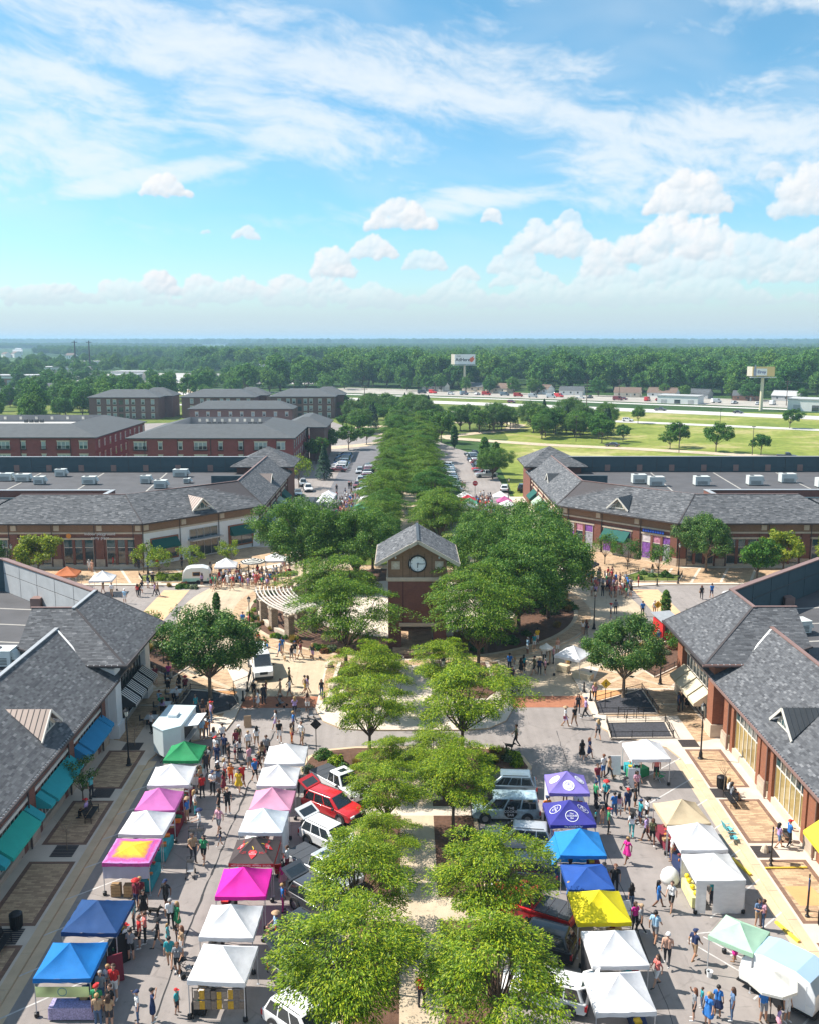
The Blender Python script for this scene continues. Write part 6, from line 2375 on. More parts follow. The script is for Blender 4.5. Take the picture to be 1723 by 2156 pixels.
TENTS = [
 ('green', -17.17, 69.74, -0.005, 2.70),
 ('white', -17.23, 65.79, 0.045, 2.96),
 ('orchid', -17.18, 61.94, -0.005, 2.70),
 ('white', -17.20, 58.80, -0.005, 2.89),
 ('tiedye', -17.21, 55.33, -0.005, 2.87),
 ('navy', -17.16, 48.42, -0.033, 3.01),
 ('blue', -17.37, 44.57, -0.005, 2.86),
 ('white', -9.20, 69.36, -0.005, 3.01),
 ('white', -9.31, 65.61, -0.005, 2.82),
 ('pink', -9.27, 61.97, -0.029, 2.79),
 ('whiteblue', -9.43, 58.98, -0.048, 2.83),
 ('pepper', -9.45, 55.18, -0.005, 2.75),
 ('hotpink', -9.56, 51.73, -0.021, 2.88),
 ('white', -9.62, 47.90, -0.019, 2.91),
 ('white', -9.40, 44.30, -0.079, 2.90),
 ('purple', 11.70, 64.35, -0.005, 2.84),
 ('cookie', 11.12, 59.97, -0.005, 3.03),
 ('sky', 11.15, 56.05, -0.005, 2.84),
 ('royal', 10.99, 52.70, -0.005, 2.70),
 ('yellow', 10.99, 49.17, -0.012, 2.96),
 ('white', 11.07, 45.45, 0.021, 2.90),
 ('white', 10.53, 42.01, 0.006, 2.90),
 ('white', 18.88, 69.95, 0.046, 2.95),
 ('beige', 18.79, 59.99, 0.064, 2.94),
 ('white', 18.89, 56.75, -0.005, 2.94),
 ('walled', 18.82, 53.27, 0.021, 2.92),
]
PEOPLE = [
 (-13.44, 42.56, 'white', 'jeans', 'wr'), (-12.72, 42.67, 'navy', 'navy', 'dr'), (-11.63, 43.18, 'teal', 'dark', 'ks'), (-12.85, 46.74, 'teal', 'tan', 'mk'),
 (-12.32, 46.34, 'grey', 'black', 'wp'), (-12.43, 47.83, 'tan', 'white', 'ws'), (-13.53, 49.04, 'aqua', 'aqua', 'ed'), (-13.95, 48.54, 'black', 'black', 'wk'),
 (-13.06, 49.11, 'black', 'dark', 'es'), (-13.65, 50.31, 'white', 'black', 'mk'), (-13.26, 50.23, 'green', 'green', 'ds'), (-14.44, 52.36, 'black', 'black', 'mk'),
 (-15.53, 51.4, 'black', 'black', 'ds'), (-16.03, 52.53, 'maroon', 'dark', 'ms'), (-15.79, 50.32, 'teal', 'dark', 'ms'), (-14.98, 48.54, 'red', 'black', 'ms'),
 (-14.78, 48.97, 'coral', 'black', 'mc'), (-15.54, 47.98, 'white', 'black', 'ms'), (-15.2, 47.54, 'grey', 'black', 'wc'), (-15.53, 44.57, 'white', 'jeans', 'wc'),
 (-15.15, 44.33, 'red', 'white', 'ms'), (-15.68, 43.85, 'grey', 'jeans', 'ms'), (-15.55, 42.8, 'green', 'dark', 'ms'), (-14.9, 42.91, 'black', 'black', 'ws'),
 (-14.77, 42.23, 'tan', 'dark', 'wc'), (-15.31, 42.17, 'tan', 'jeans', 'ms'), (-25.48, 57.96, 'white', 'black', 'ws'), (-16.18, 52.21, 'maroon', 'navy', 'ms'),
 (-16.24, 44.58, 'dark', 'dark', 'ws'), (-10.04, 82.1, 'lilac', 'dark', 'wp'), (-8.97, 83.03, 'peach', 'white', 'wp'), (-11.38, 79.05, 'white', 'lilac', 'wk'),
 (-10.72, 76.46, 'black', 'white', 'mk'), (-9.65, 76.25, 'tan', 'orange', 'ws'), (-9.75, 78.45, 'blue', 'dark', 'ms'), (-8.82, 76.25, 'white', 'grey', 'mk'),
 (-8.63, 75.61, 'tan', 'tan', 'es'), (-14.03, 75.63, 'olive', 'tan', 'ms'), (-14.13, 74.87, 'maroon', 'maroon', 'ws'), (-13.04, 74.46, 'white', 'tan', 'ws'),
 (-12.49, 75.4, 'white', 'tan', 'wk'), (-13.56, 73.24, 'white', 'dark', 'wp'), (-12.46, 71.27, 'pinkish', 'grey', 'ms'), (-11.66, 69.04, 'blue', 'black', 'mk'),
 (-11.57, 70.61, 'black', 'black', 'wk'), (-11.37, 73.32, 'grey', 'dark', 'ms'), (-12.46, 68.03, 'red', 'maroon', 'mk'), (-12.61, 67.3, 'yellow', 'yellow', 'dk'),
 (-13.41, 68.51, 'orange', 'red', 'wk'), (-13.74, 67.2, 'maroon', 'maroon', 'ds'), (-14.47, 68.78, 'black', 'denim', 'wc'), (-14.06, 69.32, 'white', 'red', 'ws'),
 (-14.5, 66.9, 'white', 'black', 'mc'), (-15.18, 66.35, 'red', 'dark', 'ms'), (-15.21, 63.92, 'white', 'tealp', 'ws'), (-14.25, 61.02, 'white', 'grey', 'mp'),
 (-12.95, 61.29, 'pinkish', 'grey', 'mk'), (-12.5, 59.39, 'navy', 'grey', 'ek'), (-13.95, 57.54, 'tan', 'dark', 'mp'), (-13.23, 57.52, 'green', 'black', 'wk'),
 (-13.49, 64.1, 'black', 'black', 'ws'), (-12.84, 64, 'black', 'black', 'ms'), (-15.49, 62.72, 'blue', 'tan', 'ms'), (-14.86, 73.64, 'navy', 'dark', 'ms'),
 (-15.46, 73.04, 'white', 'navy', 'ms'), (-15.46, 75.96, 'white', 'navy', 'mk'), (-16.04, 75.2, 'white', 'black', 'wk'), (-17.41, 76.88, 'lightblue', 'tan', 'ms'),
 (-16.98, 77.88, 'denim', 'denim', 'wc'), (-17.12, 77.21, 'orange', 'jeans', 'ws'), (-17.39, 80.74, 'lilac', 'jeans', 'ms'), (-18.28, 81.58, 'dark', 'peach', 'ws'),
 (-19.19, 82.7, 'teal', 'jeans', 'ws'), (-17.65, 81.76, 'tan', 'tan', 'ws'), (-7.63, 54.38, 'hotpink', 'pinkish', 'ds'), (-7.35, 51.97, 'blue', 'magenta', 'ws'),
 (-7.57, 56.18, 'white', 'maroon', 'mc'), (-7.44, 49.77, 'lightblue', 'grey', 'ss'), (-13.32, 85.11, 'dark', 'dark', 'ms'), (-13.71, 84.21, 'white', 'white', 'ds'),
 (-14.13, 84.33, 'tan', 'grey', 'ws'), (-13.31, 86.61, 'maroon', 'dark', 'ws'), (-14.43, 86.41, 'black', 'black', 'ws'), (-14.21, 71.91, 'black', 'dark', 'ms'),
 (-15.66, 71.34, 'grey', 'dark', 'ws'), (-15.69, 70.21, 'dark', 'dark', 'ms'), (-15.67, 68.05, 'tan', 'black', 'ws'), (-15.14, 71.92, 'navy', 'jeans', 'ws'),
 (-11.61, 72.49, 'tan', 'black', 'ws'), (-13.87, 72.79, 'grey', 'grey', 'ws'), (-9.45, 59.62, 'red', 'dark', 'ms'), (-8.12, 66.72, 'black', 'dark', 'ms'),
 (14.67, 67.84, 'maroon', 'jeans', 'mk'), (15.49, 69.56, 'white', 'bluep', 'ms'), (15.91, 69.39, 'tan', 'dark', 'wk'), (13.97, 64.92, 'green', 'dark', 'ms'),
 (14.79, 65.16, 'teal', 'dark', 'mp'), (15.37, 63.49, 'pinkish', 'white', 'ws'), (15.03, 63.49, 'blue', 'jeans', 'wc'), (16.08, 63.86, 'navy', 'navy', 'mk'),
 (16.89, 64.91, 'black', 'black', 'ds'), (17.44, 66.82, 'pinkish', 'dark', 'wp'), (13.47, 62.36, 'teal', 'dark', 'es'), (13.94, 62.35, 'peach', 'peach', 'es'),
 (14.09, 61.03, 'green', 'black', 'ms'), (15.61, 60.59, 'white', 'tealp', 'wk'), (16.64, 62.34, 'teal', 'navy', 'ms'), (17.15, 62.56, 'white', 'dark', 'ws'),
 (16.45, 59.95, 'lilac', 'black', 'mk'), (16.8, 59.62, 'olive', 'black', 'wk'), (14.54, 57.34, 'hotpink', 'hotpink', 'dk'), (17.55, 57.52, 'white', 'tan', 'ws'),
 (25.21, 59.08, 'lilac', 'denim', 'wk'), (25.99, 59.28, 'blue', 'black', 'mp'), (13.57, 52.03, 'black', 'jeans', 'wk'), (15.28, 52.29, 'blue', 'bluep', 'wk'),
 (15.99, 52.02, 'white', 'black', 'wk'), (18.58, 52.53, 'teal', 'dark', 'ms'), (13.56, 49.66, 'grey', 'dark', 'mk'), (13.33, 50.03, 'magenta', 'dark', 'ws'),
 (14.18, 48.87, 'lightblue', 'grey', 'mk'), (14.33, 46.85, 'peach', 'dark', 'mk'), (15.96, 47.31, 'navy', 'tan', 'mk'), (13.33, 45.16, 'coral', 'white', 'wk'),
 (18.19, 47.2, 'hotpink', 'hotpink', 'ds'), (20.87, 50.27, 'pinkish', 'jeans', 'wr'), (20.63, 50.37, 'denim', 'tan', 'wc'), (15.24, 43.56, 'teal', 'jeans', 'es'),
 (14.54, 42.6, 'grey', 'black', 'wr'), (15.81, 42.85, 'blue', 'navy', 'ds'), (16.47, 42.62, 'denim', 'jeans', 'ws'), (15.12, 42.2, 'blue', 'blue', 'ds'),
 (18.02, 42.5, 'blue', 'grey', 'ms'), (19.2, 42.49, 'white', 'white', 'ws'), (18.59, 41.96, 'lilac', 'pinkish', 'ed'), (9.8, 52.08, 'blue', 'navy', 'ws'),
 (11.82, 65.47, 'pinkish', 'dark', 'ws'), (10.05, 62.64, 'orange', 'dark', 'ms'), (12.96, 53.74, 'black', 'dark', 'ms'), (12.3, 53.92, 'grey', 'dark', 'ms'),
 (10.66, 56.26, 'black', 'dark', 'ms'), (-13.58, 99.09, 'blue', 'bluep', 'wk'), (-13.47, 100.07, 'blue', 'grey', 'mk'), (-12.12, 97.5, 'dark', 'grey', 'wk'),
 (-11.86, 98.36, 'black', 'white', 'mk'), (-11.23, 98.21, 'maroon', 'white', 'mk'), (-9.94, 98.11, 'dark', 'lilac', 'wk'), (-14.84, 98.37, 'blue', 'navy', 'ms'),
 (-16.08, 100.58, 'tan', 'tan', 'ws'), (-15.48, 100.33, 'red', 'dark', 'ms'), (-16.42, 102.31, 'orange', 'dark', 'ws'), (-17.08, 102.32, 'navy', 'dark', 'ms'),
 (-19.26, 108.96, 'blue', 'dark', 'ms'), (-18.52, 108.95, 'coral', 'pinkish', 'wk'), (-17.63, 104.75, 'white', 'dark', 'ms'), (-18.32, 106.39, 'tan', 'dark', 'ws'),
 (-11.92, 86.46, 'tan', 'tan', 'mk'), (-11.48, 89.98, 'olive', 'black', 'mk'), (-11.03, 86.64, 'white', 'navy', 'mk'), (-9.7, 87.79, 'tan', 'yellow', 'wk'),
 (-9.44, 87.78, 'lilac', 'white', 'wk'), (-8, 86.82, 'black', 'jeans', 'wk'), (-26.19, 126.4, 'peach', 'peach', 'ek'), (-25.91, 127.56, 'olive', 'tan', 'mk'),
 (-25.42, 129.55, 'black', 'red', 'ws'), (-24.71, 128.74, 'white', 'white', 'mk'), (-23.75, 126.77, 'tan', 'tan', 'wk'), (-23.93, 129.54, 'white', 'grey', 'ws'),
 (-23.95, 132.01, 'red', 'dark', 'ms'), (-22.12, 129.13, 'tan', 'white', 'wk'), (-21.73, 129.94, 'dark', 'tan', 'ws'), (-21.64, 132, 'white', 'tan', 'ms'),
 (-20.8, 129.93, 'red', 'red', 'wk'), (-20.62, 130.75, 'coral', 'red', 'wk'), (-20.57, 133.26, 'tan', 'dark', 'ws'), (-19.87, 132.83, 'grey', 'grey', 'ws'),
 (-18.88, 133.26, 'white', 'black', 'ms'), (-18.51, 133.68, 'lightblue', 'dark', 'ms'), (-16.97, 132.31, 'red', 'red', 'ms'), (-16.5, 132.4, 'maroon', 'red', 'ms'),
 (-27.08, 128.83, 'grey', 'dark', 'ws'), (-23.46, 132.51, 'white', 'white', 'ws'), (-26.76, 134.67, 'white', 'dark', 'ms'), (-25.24, 133.37, 'lilac', 'dark', 'ws'),
 (-25.46, 131.68, 'white', 'bluep', 'ms'), (-22.7, 134.65, 'tan', 'dark', 'ms'), (-21.41, 134.65, 'red', 'dark', 'ws'), (-18, 134.63, 'white', 'tan', 'ws'),
 (10.81, 94.35, 'blue', 'dark', 'ms'), (11.22, 93.55, 'grey', 'white', 'ws'), (11.87, 93.26, 'black', 'black', 'ds'), (12.28, 94.11, 'teal', 'dark', 'ws'),
 (13.24, 93.25, 'olive', 'black', 'mk'), (13.78, 93.25, 'navy', 'dark', 'ws'), (14.35, 93.14, 'pinkish', 'black', 'ws'), (14.77, 96.74, 'white', 'dark', 'ms'),
 (15.38, 96.74, 'tan', 'tan', 'ws'), (15.73, 96.74, 'pinkish', 'dark', 'ms'), (16.67, 99.84, 'peach', 'white', 'ws'), (14.28, 101.08, 'teal', 'white', 'ws'),
 (14.84, 102.81, 'yellow', 'white', 'ms'), (13.35, 99.54, 'lightblue', 'white', 'ws'), (17.97, 85.69, 'pinkish', 'black', 'wk'), (14.17, 79.64, 'white', 'lilac', 'wk'),
 (14.99, 79.64, 'black', 'tan', 'mk'), (15.86, 82.68, 'dark', 'dark', 'wk'), (16.35, 81.56, 'lilac', 'black', 'mk'), (25.38, 113.29, 'white', 'black', 'ms'),
 (26.4, 115.19, 'grey', 'dark', 'ms'), (26.42, 123.24, 'black', 'dark', 'ms'), (25.36, 122.77, 'lilac', 'white', 'ws'), (29.98, 126.65, 'white', 'white', 'ek'),
 (30.87, 126.15, 'grey', 'black', 'mp'), (32.4, 128.17, 'coral', 'coral', 'ws'), (21.09, 106.7, 'dark', 'dark', 'ws'), (20.73, 106.71, 'white', 'tan', 'ws'),
 (10.58, 90, 'dark', 'dark', 'wp'), (16.91, 94.43, 'yellow', 'tan', 'ws'), (26.02, 128.82, 'maroon', 'red', 'ws'), (27.96, 127.27, 'tan', 'dark', 'ss'),
 (25.72, 133.03, 'blue', 'tan', 'ws'), (26.74, 131.9, 'green', 'dark', 'wk'), (27.02, 128.76, 'tan', 'jeans', 'ms'), (27.85, 132.47, 'tan', 'black', 'ws'),
 (24.59, 130.05, 'maroon', 'tan', 'wk'), (25.08, 130.82, 'black', 'grey', 'ds'), (24.61, 131.9, 'lightblue', 'black', 'wk'), (25.86, 130.08, 'blue', 'tan', 'ws'),
 (25.53, 132.09, 'green', 'dark', 'mk'), (28.62, 132.46, 'blue', 'jeans', 'ek'), (27.48, 131.71, 'grey', 'jeans', 'ws'), (24.97, 129.13, 'lilac', 'grey', 'wk'),
 (28.38, 128.15, 'tan', 'tan', 'ms'), (28.51, 129.5, 'tan', 'denim', 'ws'), (28.96, 131.89, 'red', 'grey', 'ms'), (29.93, 128.51, 'maroon', 'grey', 'mk'),
 (29.65, 132.48, 'peach', 'black', 'ws'), (29.05, 130.07, 'red', 'black', 'ms'), (-11.84, 199.35, 'navy', 'grey', 'ws'), (-9.53, 197.68, 'peach', 'jeans', 'ms'),
 (-10.13, 204.38, 'white', 'dark', 'ws'), (-10.64, 192.18, 'lilac', 'dark', 'ek'), (-11.17, 201.29, 'white', 'dark', 'ds'), (-10.43, 200, 'coral', 'tan', 'wk'),
 (-12.31, 199.99, 'white', 'jeans', 'ms'), (-11.4, 196.61, 'blue', 'grey', 'wk'), (-11.71, 205.63, 'tan', 'black', 'wk'), (-11.02, 194.88, 'blue', 'grey', 'ds'),
 (-12.99, 205.34, 'navy', 'white', 'mk'), (-9.66, 200.09, 'maroon', 'denim', 'ms'), (-14.59, 201.4, 'coral', 'grey', 'ws'), (-14.4, 197.7, 'green', 'denim', 'ws'),
 (17.31, 194.94, 'maroon', 'grey', 'ds'), (16.1, 197.01, 'peach', 'dark', 'ds'), (17.54, 192.85, 'white', 'tan', 'ws'), (17.51, 198.91, 'white', 'grey', 'ws'),
 (17.02, 195.9, 'peach', 'denim', 'ms'), (18.05, 199.71, 'white', 'jeans', 'ws'), (14.62, 189.84, 'black', 'tan', 'ms'), (17.15, 197.96, 'grey', 'grey', 'ek'),
 (-23.87, 133.9, 'black', 'dark', 'mk'), (-25.57, 131.91, 'lilac', 'grey', 'ws'), (-28.47, 135.67, 'grey', 'dark', 'ds'), (-23.93, 132.07, 'black', 'white', 'ek'),
 (-27, 134.91, 'peach', 'grey', 'ms'), (-25.84, 133.94, 'lightblue', 'grey', 'ek'), (-12.69, 214.85, 'black', 'dark', 'ms'), (-12.25, 215.61, 'tan', 'dark', 'ws'),
 (-15.27, 211.14, 'dark', 'dark', 'ms'), (13.01, 214.73, 'tan', 'tan', 'ms'), (13.51, 213.22, 'black', 'dark', 'ms'), (18.39, 253.93, 'black', 'dark', 'wk'),
 (10.67, 206.01, 'dark', 'dark', 'ws'), (9.78, 208.85, 'peach', 'dark', 'ws'), (16.05, 200.54, 'white', 'dark', 'ms'), (16.82, 201.87, 'white', 'grey', 'ms'),
 (14.4, 72.75, 'black', 'black', 'dk'), (15.07, 73.04, 'navy', 'navy', 'dk'), (16.53, 76.82, 'grey', 'dark', 'wk'), (39.37, 122.14, 'black', 'dark', 'wk'),
 (40.86, 122.61, 'blue', 'navy', 'mk'), (35.78, 133.87, 'tan', 'white', 'ws'), (25.23, 83.17, 'navy', 'black', 'ws'), (25.45, 83.06, 'black', 'dark', 'ms'),
 (26.18, 83.55, 'black', 'black', 'ss'), (18.12, 69.58, 'white', 'black', 'ms'), (19.58, 69.3, 'coral', 'dark', 'ms'), (31.22, 114.88, 'white', 'tan', 'ws'),
 (29.55, 114.19, 'blue', 'dark', 'ms'), (28.88, 104.02, 'blue', 'jeans', 'ss'), (-37.25, 139.35, 'red', 'black', 'ws'), (-33.63, 139.91, 'dark', 'dark', 'wp'),
 (-28.4, 129.28, 'lilac', 'dark', 'ws'), (-46.82, 137.54, 'white', 'white', 'ws'), (-46.18, 136.93, 'peach', 'peach', 'ws'), (-44.02, 140.21, 'red', 'red', 'ws'),
 (-40.44, 139.75, 'black', 'black', 'ms'), (-39.76, 138.61, 'dark', 'dark', 'ws'), (-40.86, 125, 'tan', 'peach', 'wk'), (-39.32, 123.68, 'white', 'tan', 'mk'),
 (-35.8, 123.46, 'red', 'dark', 'wk'), (-35.56, 123.56, 'black', 'dark', 'wk'), (-35.74, 125.48, 'black', 'white', 'wk'), (-33.61, 124.05, 'lilac', 'dark', 'wk'),
 (-33.16, 123.65, 'tan', 'dark', 'mk'), (-35.23, 129.18, 'black', 'black', 'mp'), (-36.6, 120.35, 'lightblue', 'white', 'ms'), (-35.63, 128.1, 'navy', 'white', 'ws'),
 (-24.83, 90.22, 'maroon', 'black', 'mk'), (-23.72, 91.18, 'magenta', 'jeans', 'ms'), (-23.97, 90.72, 'navy', 'dark', 'es'), (-22.1, 78.35, 'white', 'black', 'ms'),
 (-23.16, 88.4, 'black', 'dark', 'ss'), (-21.49, 88.61, 'maroon', 'dark', 'ss'), (-23.11, 85.02, 'lightblue', 'dark', 'ss'), (-22.65, 83.81, 'green', 'dark', 'ss'),
 (-21.65, 85.73, 'white', 'dark', 'ss'), (-22.31, 82.93, 'lilac', 'dark', 'ss'), (-23.41, 90.76, 'grey', 'dark', 'ss'), (-22.27, 89.39, 'dark', 'dark', 'ss'),
]

TNAMES = ['green', 'white beside the green tent', 'orchid pink', 'white between the orchid and tie-dyed tents', 'yellow tie-dyed', 'navy blue', 'bright blue in the bottom left corner',
   'white, farthest of the inner left row', 'white, second of the inner left row', 'pale pink', 'bluish white beside the printed pepper tent', 'black and red pepper-printed', 'hot pink', 'white, second nearest of the inner left row', 'white, nearest of the inner left row, above wooden signs',
   'lavender', 'dark indigo cookie', 'bright blue with a hanging tarp', 'small royal blue', 'yellow', 'white, second nearest of the right inner row', 'white, nearest of the right inner row',
   'white by the fenced beds on the right', 'beige', 'white next to the beige tent', 'white walled']
TEAR = []
for (c, x, y, rot, sz), nm in zip(TENTS, TNAMES):
 t = tent(c, x, y, rot + random.uniform(-.03, .03), sz * 1.02, 'square %s market tent' % nm if ',' not in nm else 'market tent, ' + nm, flat=c == 'tiedye', peak=1.0 if c not in ('royal',) else .7, hz=1.98 if c != 'royal' else 1.7)
 TREF[-1] = (x, y, 'the %s tent' % TWORD.get(c, c) if c != 'white' else 'a white tent')
 TEAR.append(t)
 left = x < AX
 face = 1 if (x < -14 or 5 < x < 15) else -1          # crowd on the +X or the -X side
 tc_ = prs.choice(['white', 'navy', 'black', 'teal', 'maroon', 'tan'])
 if c not in ('walled',):
  tb = table(x + face * 1.05, y, 1.57 + rot, 2.3, .7, cloth(tc_), '%s-draped table under the %s' % (wd(tc_), TREF[-1][2][4:] if c != 'white' else 'tent that is ' + nm))
  for k in range(4):
   gc = prs.choice(['red', 'orange', 'green', 'yellow', 'white', 'tan', 'maroon'])
   gk = prs.choice(GOODS)
   goods(x + face * 1.05 + prs.uniform(-.2, .2), y - .95 + k * .62, .742, prs.uniform(-.3, .3), gk, gc, '%s %s on the table of %s' % (wd(gc), gk, TREF[-1][2]))
wallm = tent_mat('walled')
for sd, sl in ((0, (3, 5)), (1, None), (2, None)):
 side_wall(TEAR[25], wallm, sd, 2.98, slit=sl)
side_wall(TEAR[10], tent_mat('whiteblue'), 1, 2.88)
side_wall(TEAR[4], mat('drape_lilac', (.50, .50, .62), .8, .1, 1, trans=.2), 0, 2.9, z0=1.15, name='front_drape')
side_wall(TEAR[15], tent_mat('white'), 3, 2.88)
side_wall(TEAR[17], tent_mat('sky'), 2, 2.88)
b = MB()
P, F = [], []
for i in range(9):
 for j in range(9):
  u, v = i / 8, j / 8
  P.append((-1.45 - u * 1.35, -1.4 + v * 2.7 - u * .3 * math.sin(v * 3), 2.1 - u * 1.75 + .14 * math.sin(v * 9 + u * 4) * u))
for i in range(8):
 for j in range(8):
  k = i * 9 + j
  F.append((k, k + 9, k + 10, k + 1))
b.faces(P, F)
b.build('tarp', tent_mat('sky'), TEAR[17], True)
side_wall(TEAR[20], mat('black_net', (.03, .03, .035), .9, .2, 5), 3, 2.95, z0=.05)

def canopy_mtx(sz, side, f, lift=.05, peak=1.0, hz=1.98):
 h = sz / 2
 ez = hz + .24
 p = lambda r: Vector((0, -h * r, ez + peak * (1 - r) ** 1.12 - .09 * math.sin(math.pi * r)))
 up = (p(f - .06) - p(f + .06)).normalized()
 right = Vector((1, 0, 0))
 nrm = right.cross(up)
 m = basis(p(f) + nrm * lift, right, up, nrm)
 return Matrix.Rotation(side * math.pi / 2, 4, 'Z') @ m

PW = mat('print_white', (.78, .78, .80), .7, .04, 3)
PR = mat('print_red', (.62, .03, .04), .7, .04, 3)
PY = mat('print_yellow', (.75, .5, .05), .7, .04, 3)

def disc_ring(parent, mtx, r0, r1, m, name='print_ring', sy=1.0):
 b = MB()
 n = 28
 for i in range(n):
  a0, a1 = 2 * math.pi * i / n, 2 * math.pi * (i + 1) / n
  if r0 > 0:
   b.poly([(r0 * math.cos(a0), r0 * sy * math.sin(a0), 0), (r1 * math.cos(a0), r1 * sy * math.sin(a0), 0), (r1 * math.cos(a1), r1 * sy * math.sin(a1), 0), (r0 * math.cos(a1), r0 * sy * math.sin(a1), 0)])
  else:
   b.poly([(0, 0, 0), (r1 * math.cos(a0), r1 * sy * math.sin(a0), 0), (r1 * math.cos(a1), r1 * sy * math.sin(a1), 0)])
 o = b.build(name, m, parent)
 o.matrix_local = mtx
 return o

for sd in (0, 1, 3):
 mm = canopy_mtx(2.9, sd, .60, .05)
 disc_ring(TEAR[15], mm, 0, .42, PW)
 disc_ring(TEAR[15], canopy_mtx(2.9, sd, .60, .06), .26, .30, tent_mat('purple'))
 lettering('*', .5, tent_mat('purple'), TEAR[15], canopy_mtx(2.9, sd, .60, .063), .002)
 mm = canopy_mtx(3.09, sd, .60, .05)
 disc_ring(TEAR[16], mm, .40, .44, PW)
 for tx, dy, s_ in (('The', .17, .17), ('COOKIE', .0, .19), ('Bar', -.17, .17)):
  lettering(tx, s_, PW, TEAR[16], canopy_mtx(3.09, sd, .60, .057) @ Matrix.Translation((0, dy, 0)), .003)
lettering('cookies · bars · treats'.replace('cookies · bars · treats', 'The COOKIE Bar'), .17, PW, TEAR[16], basis((0, -1.60, 2.09), (1, 0, 0), (0, 0, 1)), .004)
for sd in (0, 1, 3):
 mm = canopy_mtx(2.8, sd, .58, .05)
 b = MB()
 b.poly([(-.02, -.36, 0), (.20, -.12, 0), (.28, .10, 0), (.16, .24, 0), (0, .2, 0), (-.16, .24, 0), (-.28, .10, 0), (-.20, -.12, 0)])
 o = b.build('pepper_print', PR, TEAR[11])
 o.matrix_local = mm
 for px in (-.62, .62):
  lettering('HOT', .2, PR, TEAR[11], mm @ Matrix.Translation((px, .05, .004)), .002)
 b = MB()
 b.poly([(0, .2, 0), (.05, .34, 0), (-.06, .5, 0), (-.1, .48, 0), (-.02, .34, 0)])
 o = b.build('pepper_stem', PY, TEAR[11])
 o.matrix_local = mm
 lettering('HOT\nSEASONS', .11, PW, TEAR[11], mm @ Matrix.Translation((0, .02, .005)), .002)
lettering('HOT SEASONINGS · PEPPERS · SAUCES', .145, PW, TEAR[11], basis((0, -1.46, 2.09), (1, 0, 0), (0, 0, 1)), .004)

# ------------------------------------------------------------------ the other tents
tent('white', 17.2, 93.3, -.62, 2.9, 'white market tent on the right ring drive by the maple')
LAND.append((17.2, 93.3, 'the white tent by the right maple'))
mint = tent('mint', 18.05, 46.45, .785 + .08, 2.45, 'pale mint green tent joined to the camper trailer', hz=2.1, peak=.75)
for c, x, y, r_, l in (('white', -25.6, 132.8, .1, 'white tent beside the cream camper on the far left'), ('white', -19.0, 136.6, .1, 'white tent with a side wall by the left ring drive'), ('white', -40.9, 125.2, .1, 'white tent by the left side street'), ('orange', -46.6, 127.8, .1, 'rust orange tent by the left side street'), ('black', 25.7, 132.4, -.6, 'black tent before the farther right shops')):
 tt = tent(c, x, y, r_, 3.05, l, z=0.0 if c != 'black' else .13)
 if 'side wall' in l:
  side_wall(tt, tent_mat('white'), 3, 3.0)
for c, x, y, l in (('white', -15.8, 195.2, 'white tent in the far left row, farthest'), ('white', -15.9, 191.6, 'white tent in the far left row, second'), ('white', -16.0, 187.6, 'white tent in the far left row, nearest'), ('white', -7.4, 196.5, 'white tent in the far inner left row, farthest'), ('white', -7.6, 192.4, 'white tent in the far inner left row, second'), ('white', -7.8, 188.4, 'white tent in the far inner left row, third'), ('beige', -8.0, 184.4, 'cream tent in the far inner left row'), ('teal', -8.2, 180.6, 'teal tent in the far inner left row'),
     ('white', 12.2, 193.0, 'white tent in the far right row, farthest'), ('red', 12.6, 189.2, 'red tent in the far right row'), ('teal', 12.7, 185.6, 'dark green tent in the far right row'), ('white', 12.5, 181.6, 'white tent in the far right row, nearest'), ('white', 19.6, 193.5, 'white tent in the far outer right row, farthest'), ('magenta', 19.8, 187.4, 'mauve tent in the far outer right row'), ('white', 20.0, 183.0, 'white tent in the far outer right row, nearest')):
 tent(c, x, y, random.uniform(-.05, .05), 3.05, l, group='far market tents')

cb = MB()
crs = random.Random(31)
ccs = ['white', 'black', 'red', 'coral', 'tan', 'navy', 'blue', 'peach', 'grey', 'lilac', 'maroon', 'green']
cms = [cloth(c) for c in ccs] + [SKIN[0], SKIN[1], HAIR[0], HAIR[1]]
for (x0, x1, y0, y1, n) in ((-13.6, -10.4, 176, 197, 70), (13.8, 17.8, 178, 198, 60), (-27, -17.5, 127.5, 131.5, 34), (24.4, 31, 122, 131, 40), (-19, -14.5, 137, 142, 14)):
 for k in range(n):
  x, y = crs.uniform(x0, x1), crs.uniform(y0, y1)
  h_ = crs.uniform(.9, 1.1)
  a, tp, lg = crs.uniform(0, 3), crs.randrange(12), crs.choice([1, 4, 5, 8, 12])
  ux, uy = math.cos(a), math.sin(a)
  Q = lambda px, pz: (x + ux * px, y + uy * px, pz * h_)
  sk_ = crs.choice([12, 13])
  for s in (-1, 1):
   cb.cur = lg
   cb.tube(Q(s * .1, .9), Q(s * .11, .48), .085, .06, 6)
   cb.cur = sk_
   cb.tube(Q(s * .11, .48), Q(s * .12, .0), .055, .04, 5)
   cb.tube(Q(s * .22, 1.2), Q(s * .26, .88), .042, .03, 5)
   cb.cur = tp
   cb.tube(Q(s * .19, 1.42), Q(s * .22, 1.18), .055, .045, 5)
  cb.cur = tp
  cb.tube(Q(0, .88), Q(0, 1.46), .14, .16, 8)
  cb.cur = sk_
  cb.tube(Q(0, 1.46), Q(0, 1.72), .07, .09, 7)
  cb.cur = crs.choice([14, 15])
  cb.tube(Q(0, 1.66), Q(0, 1.78), .105, .06, 7)
o = cb.build('crowd', cms, None, True)
tag(o, 'dense crowd between the farther stalls', None, None, 'stuff')

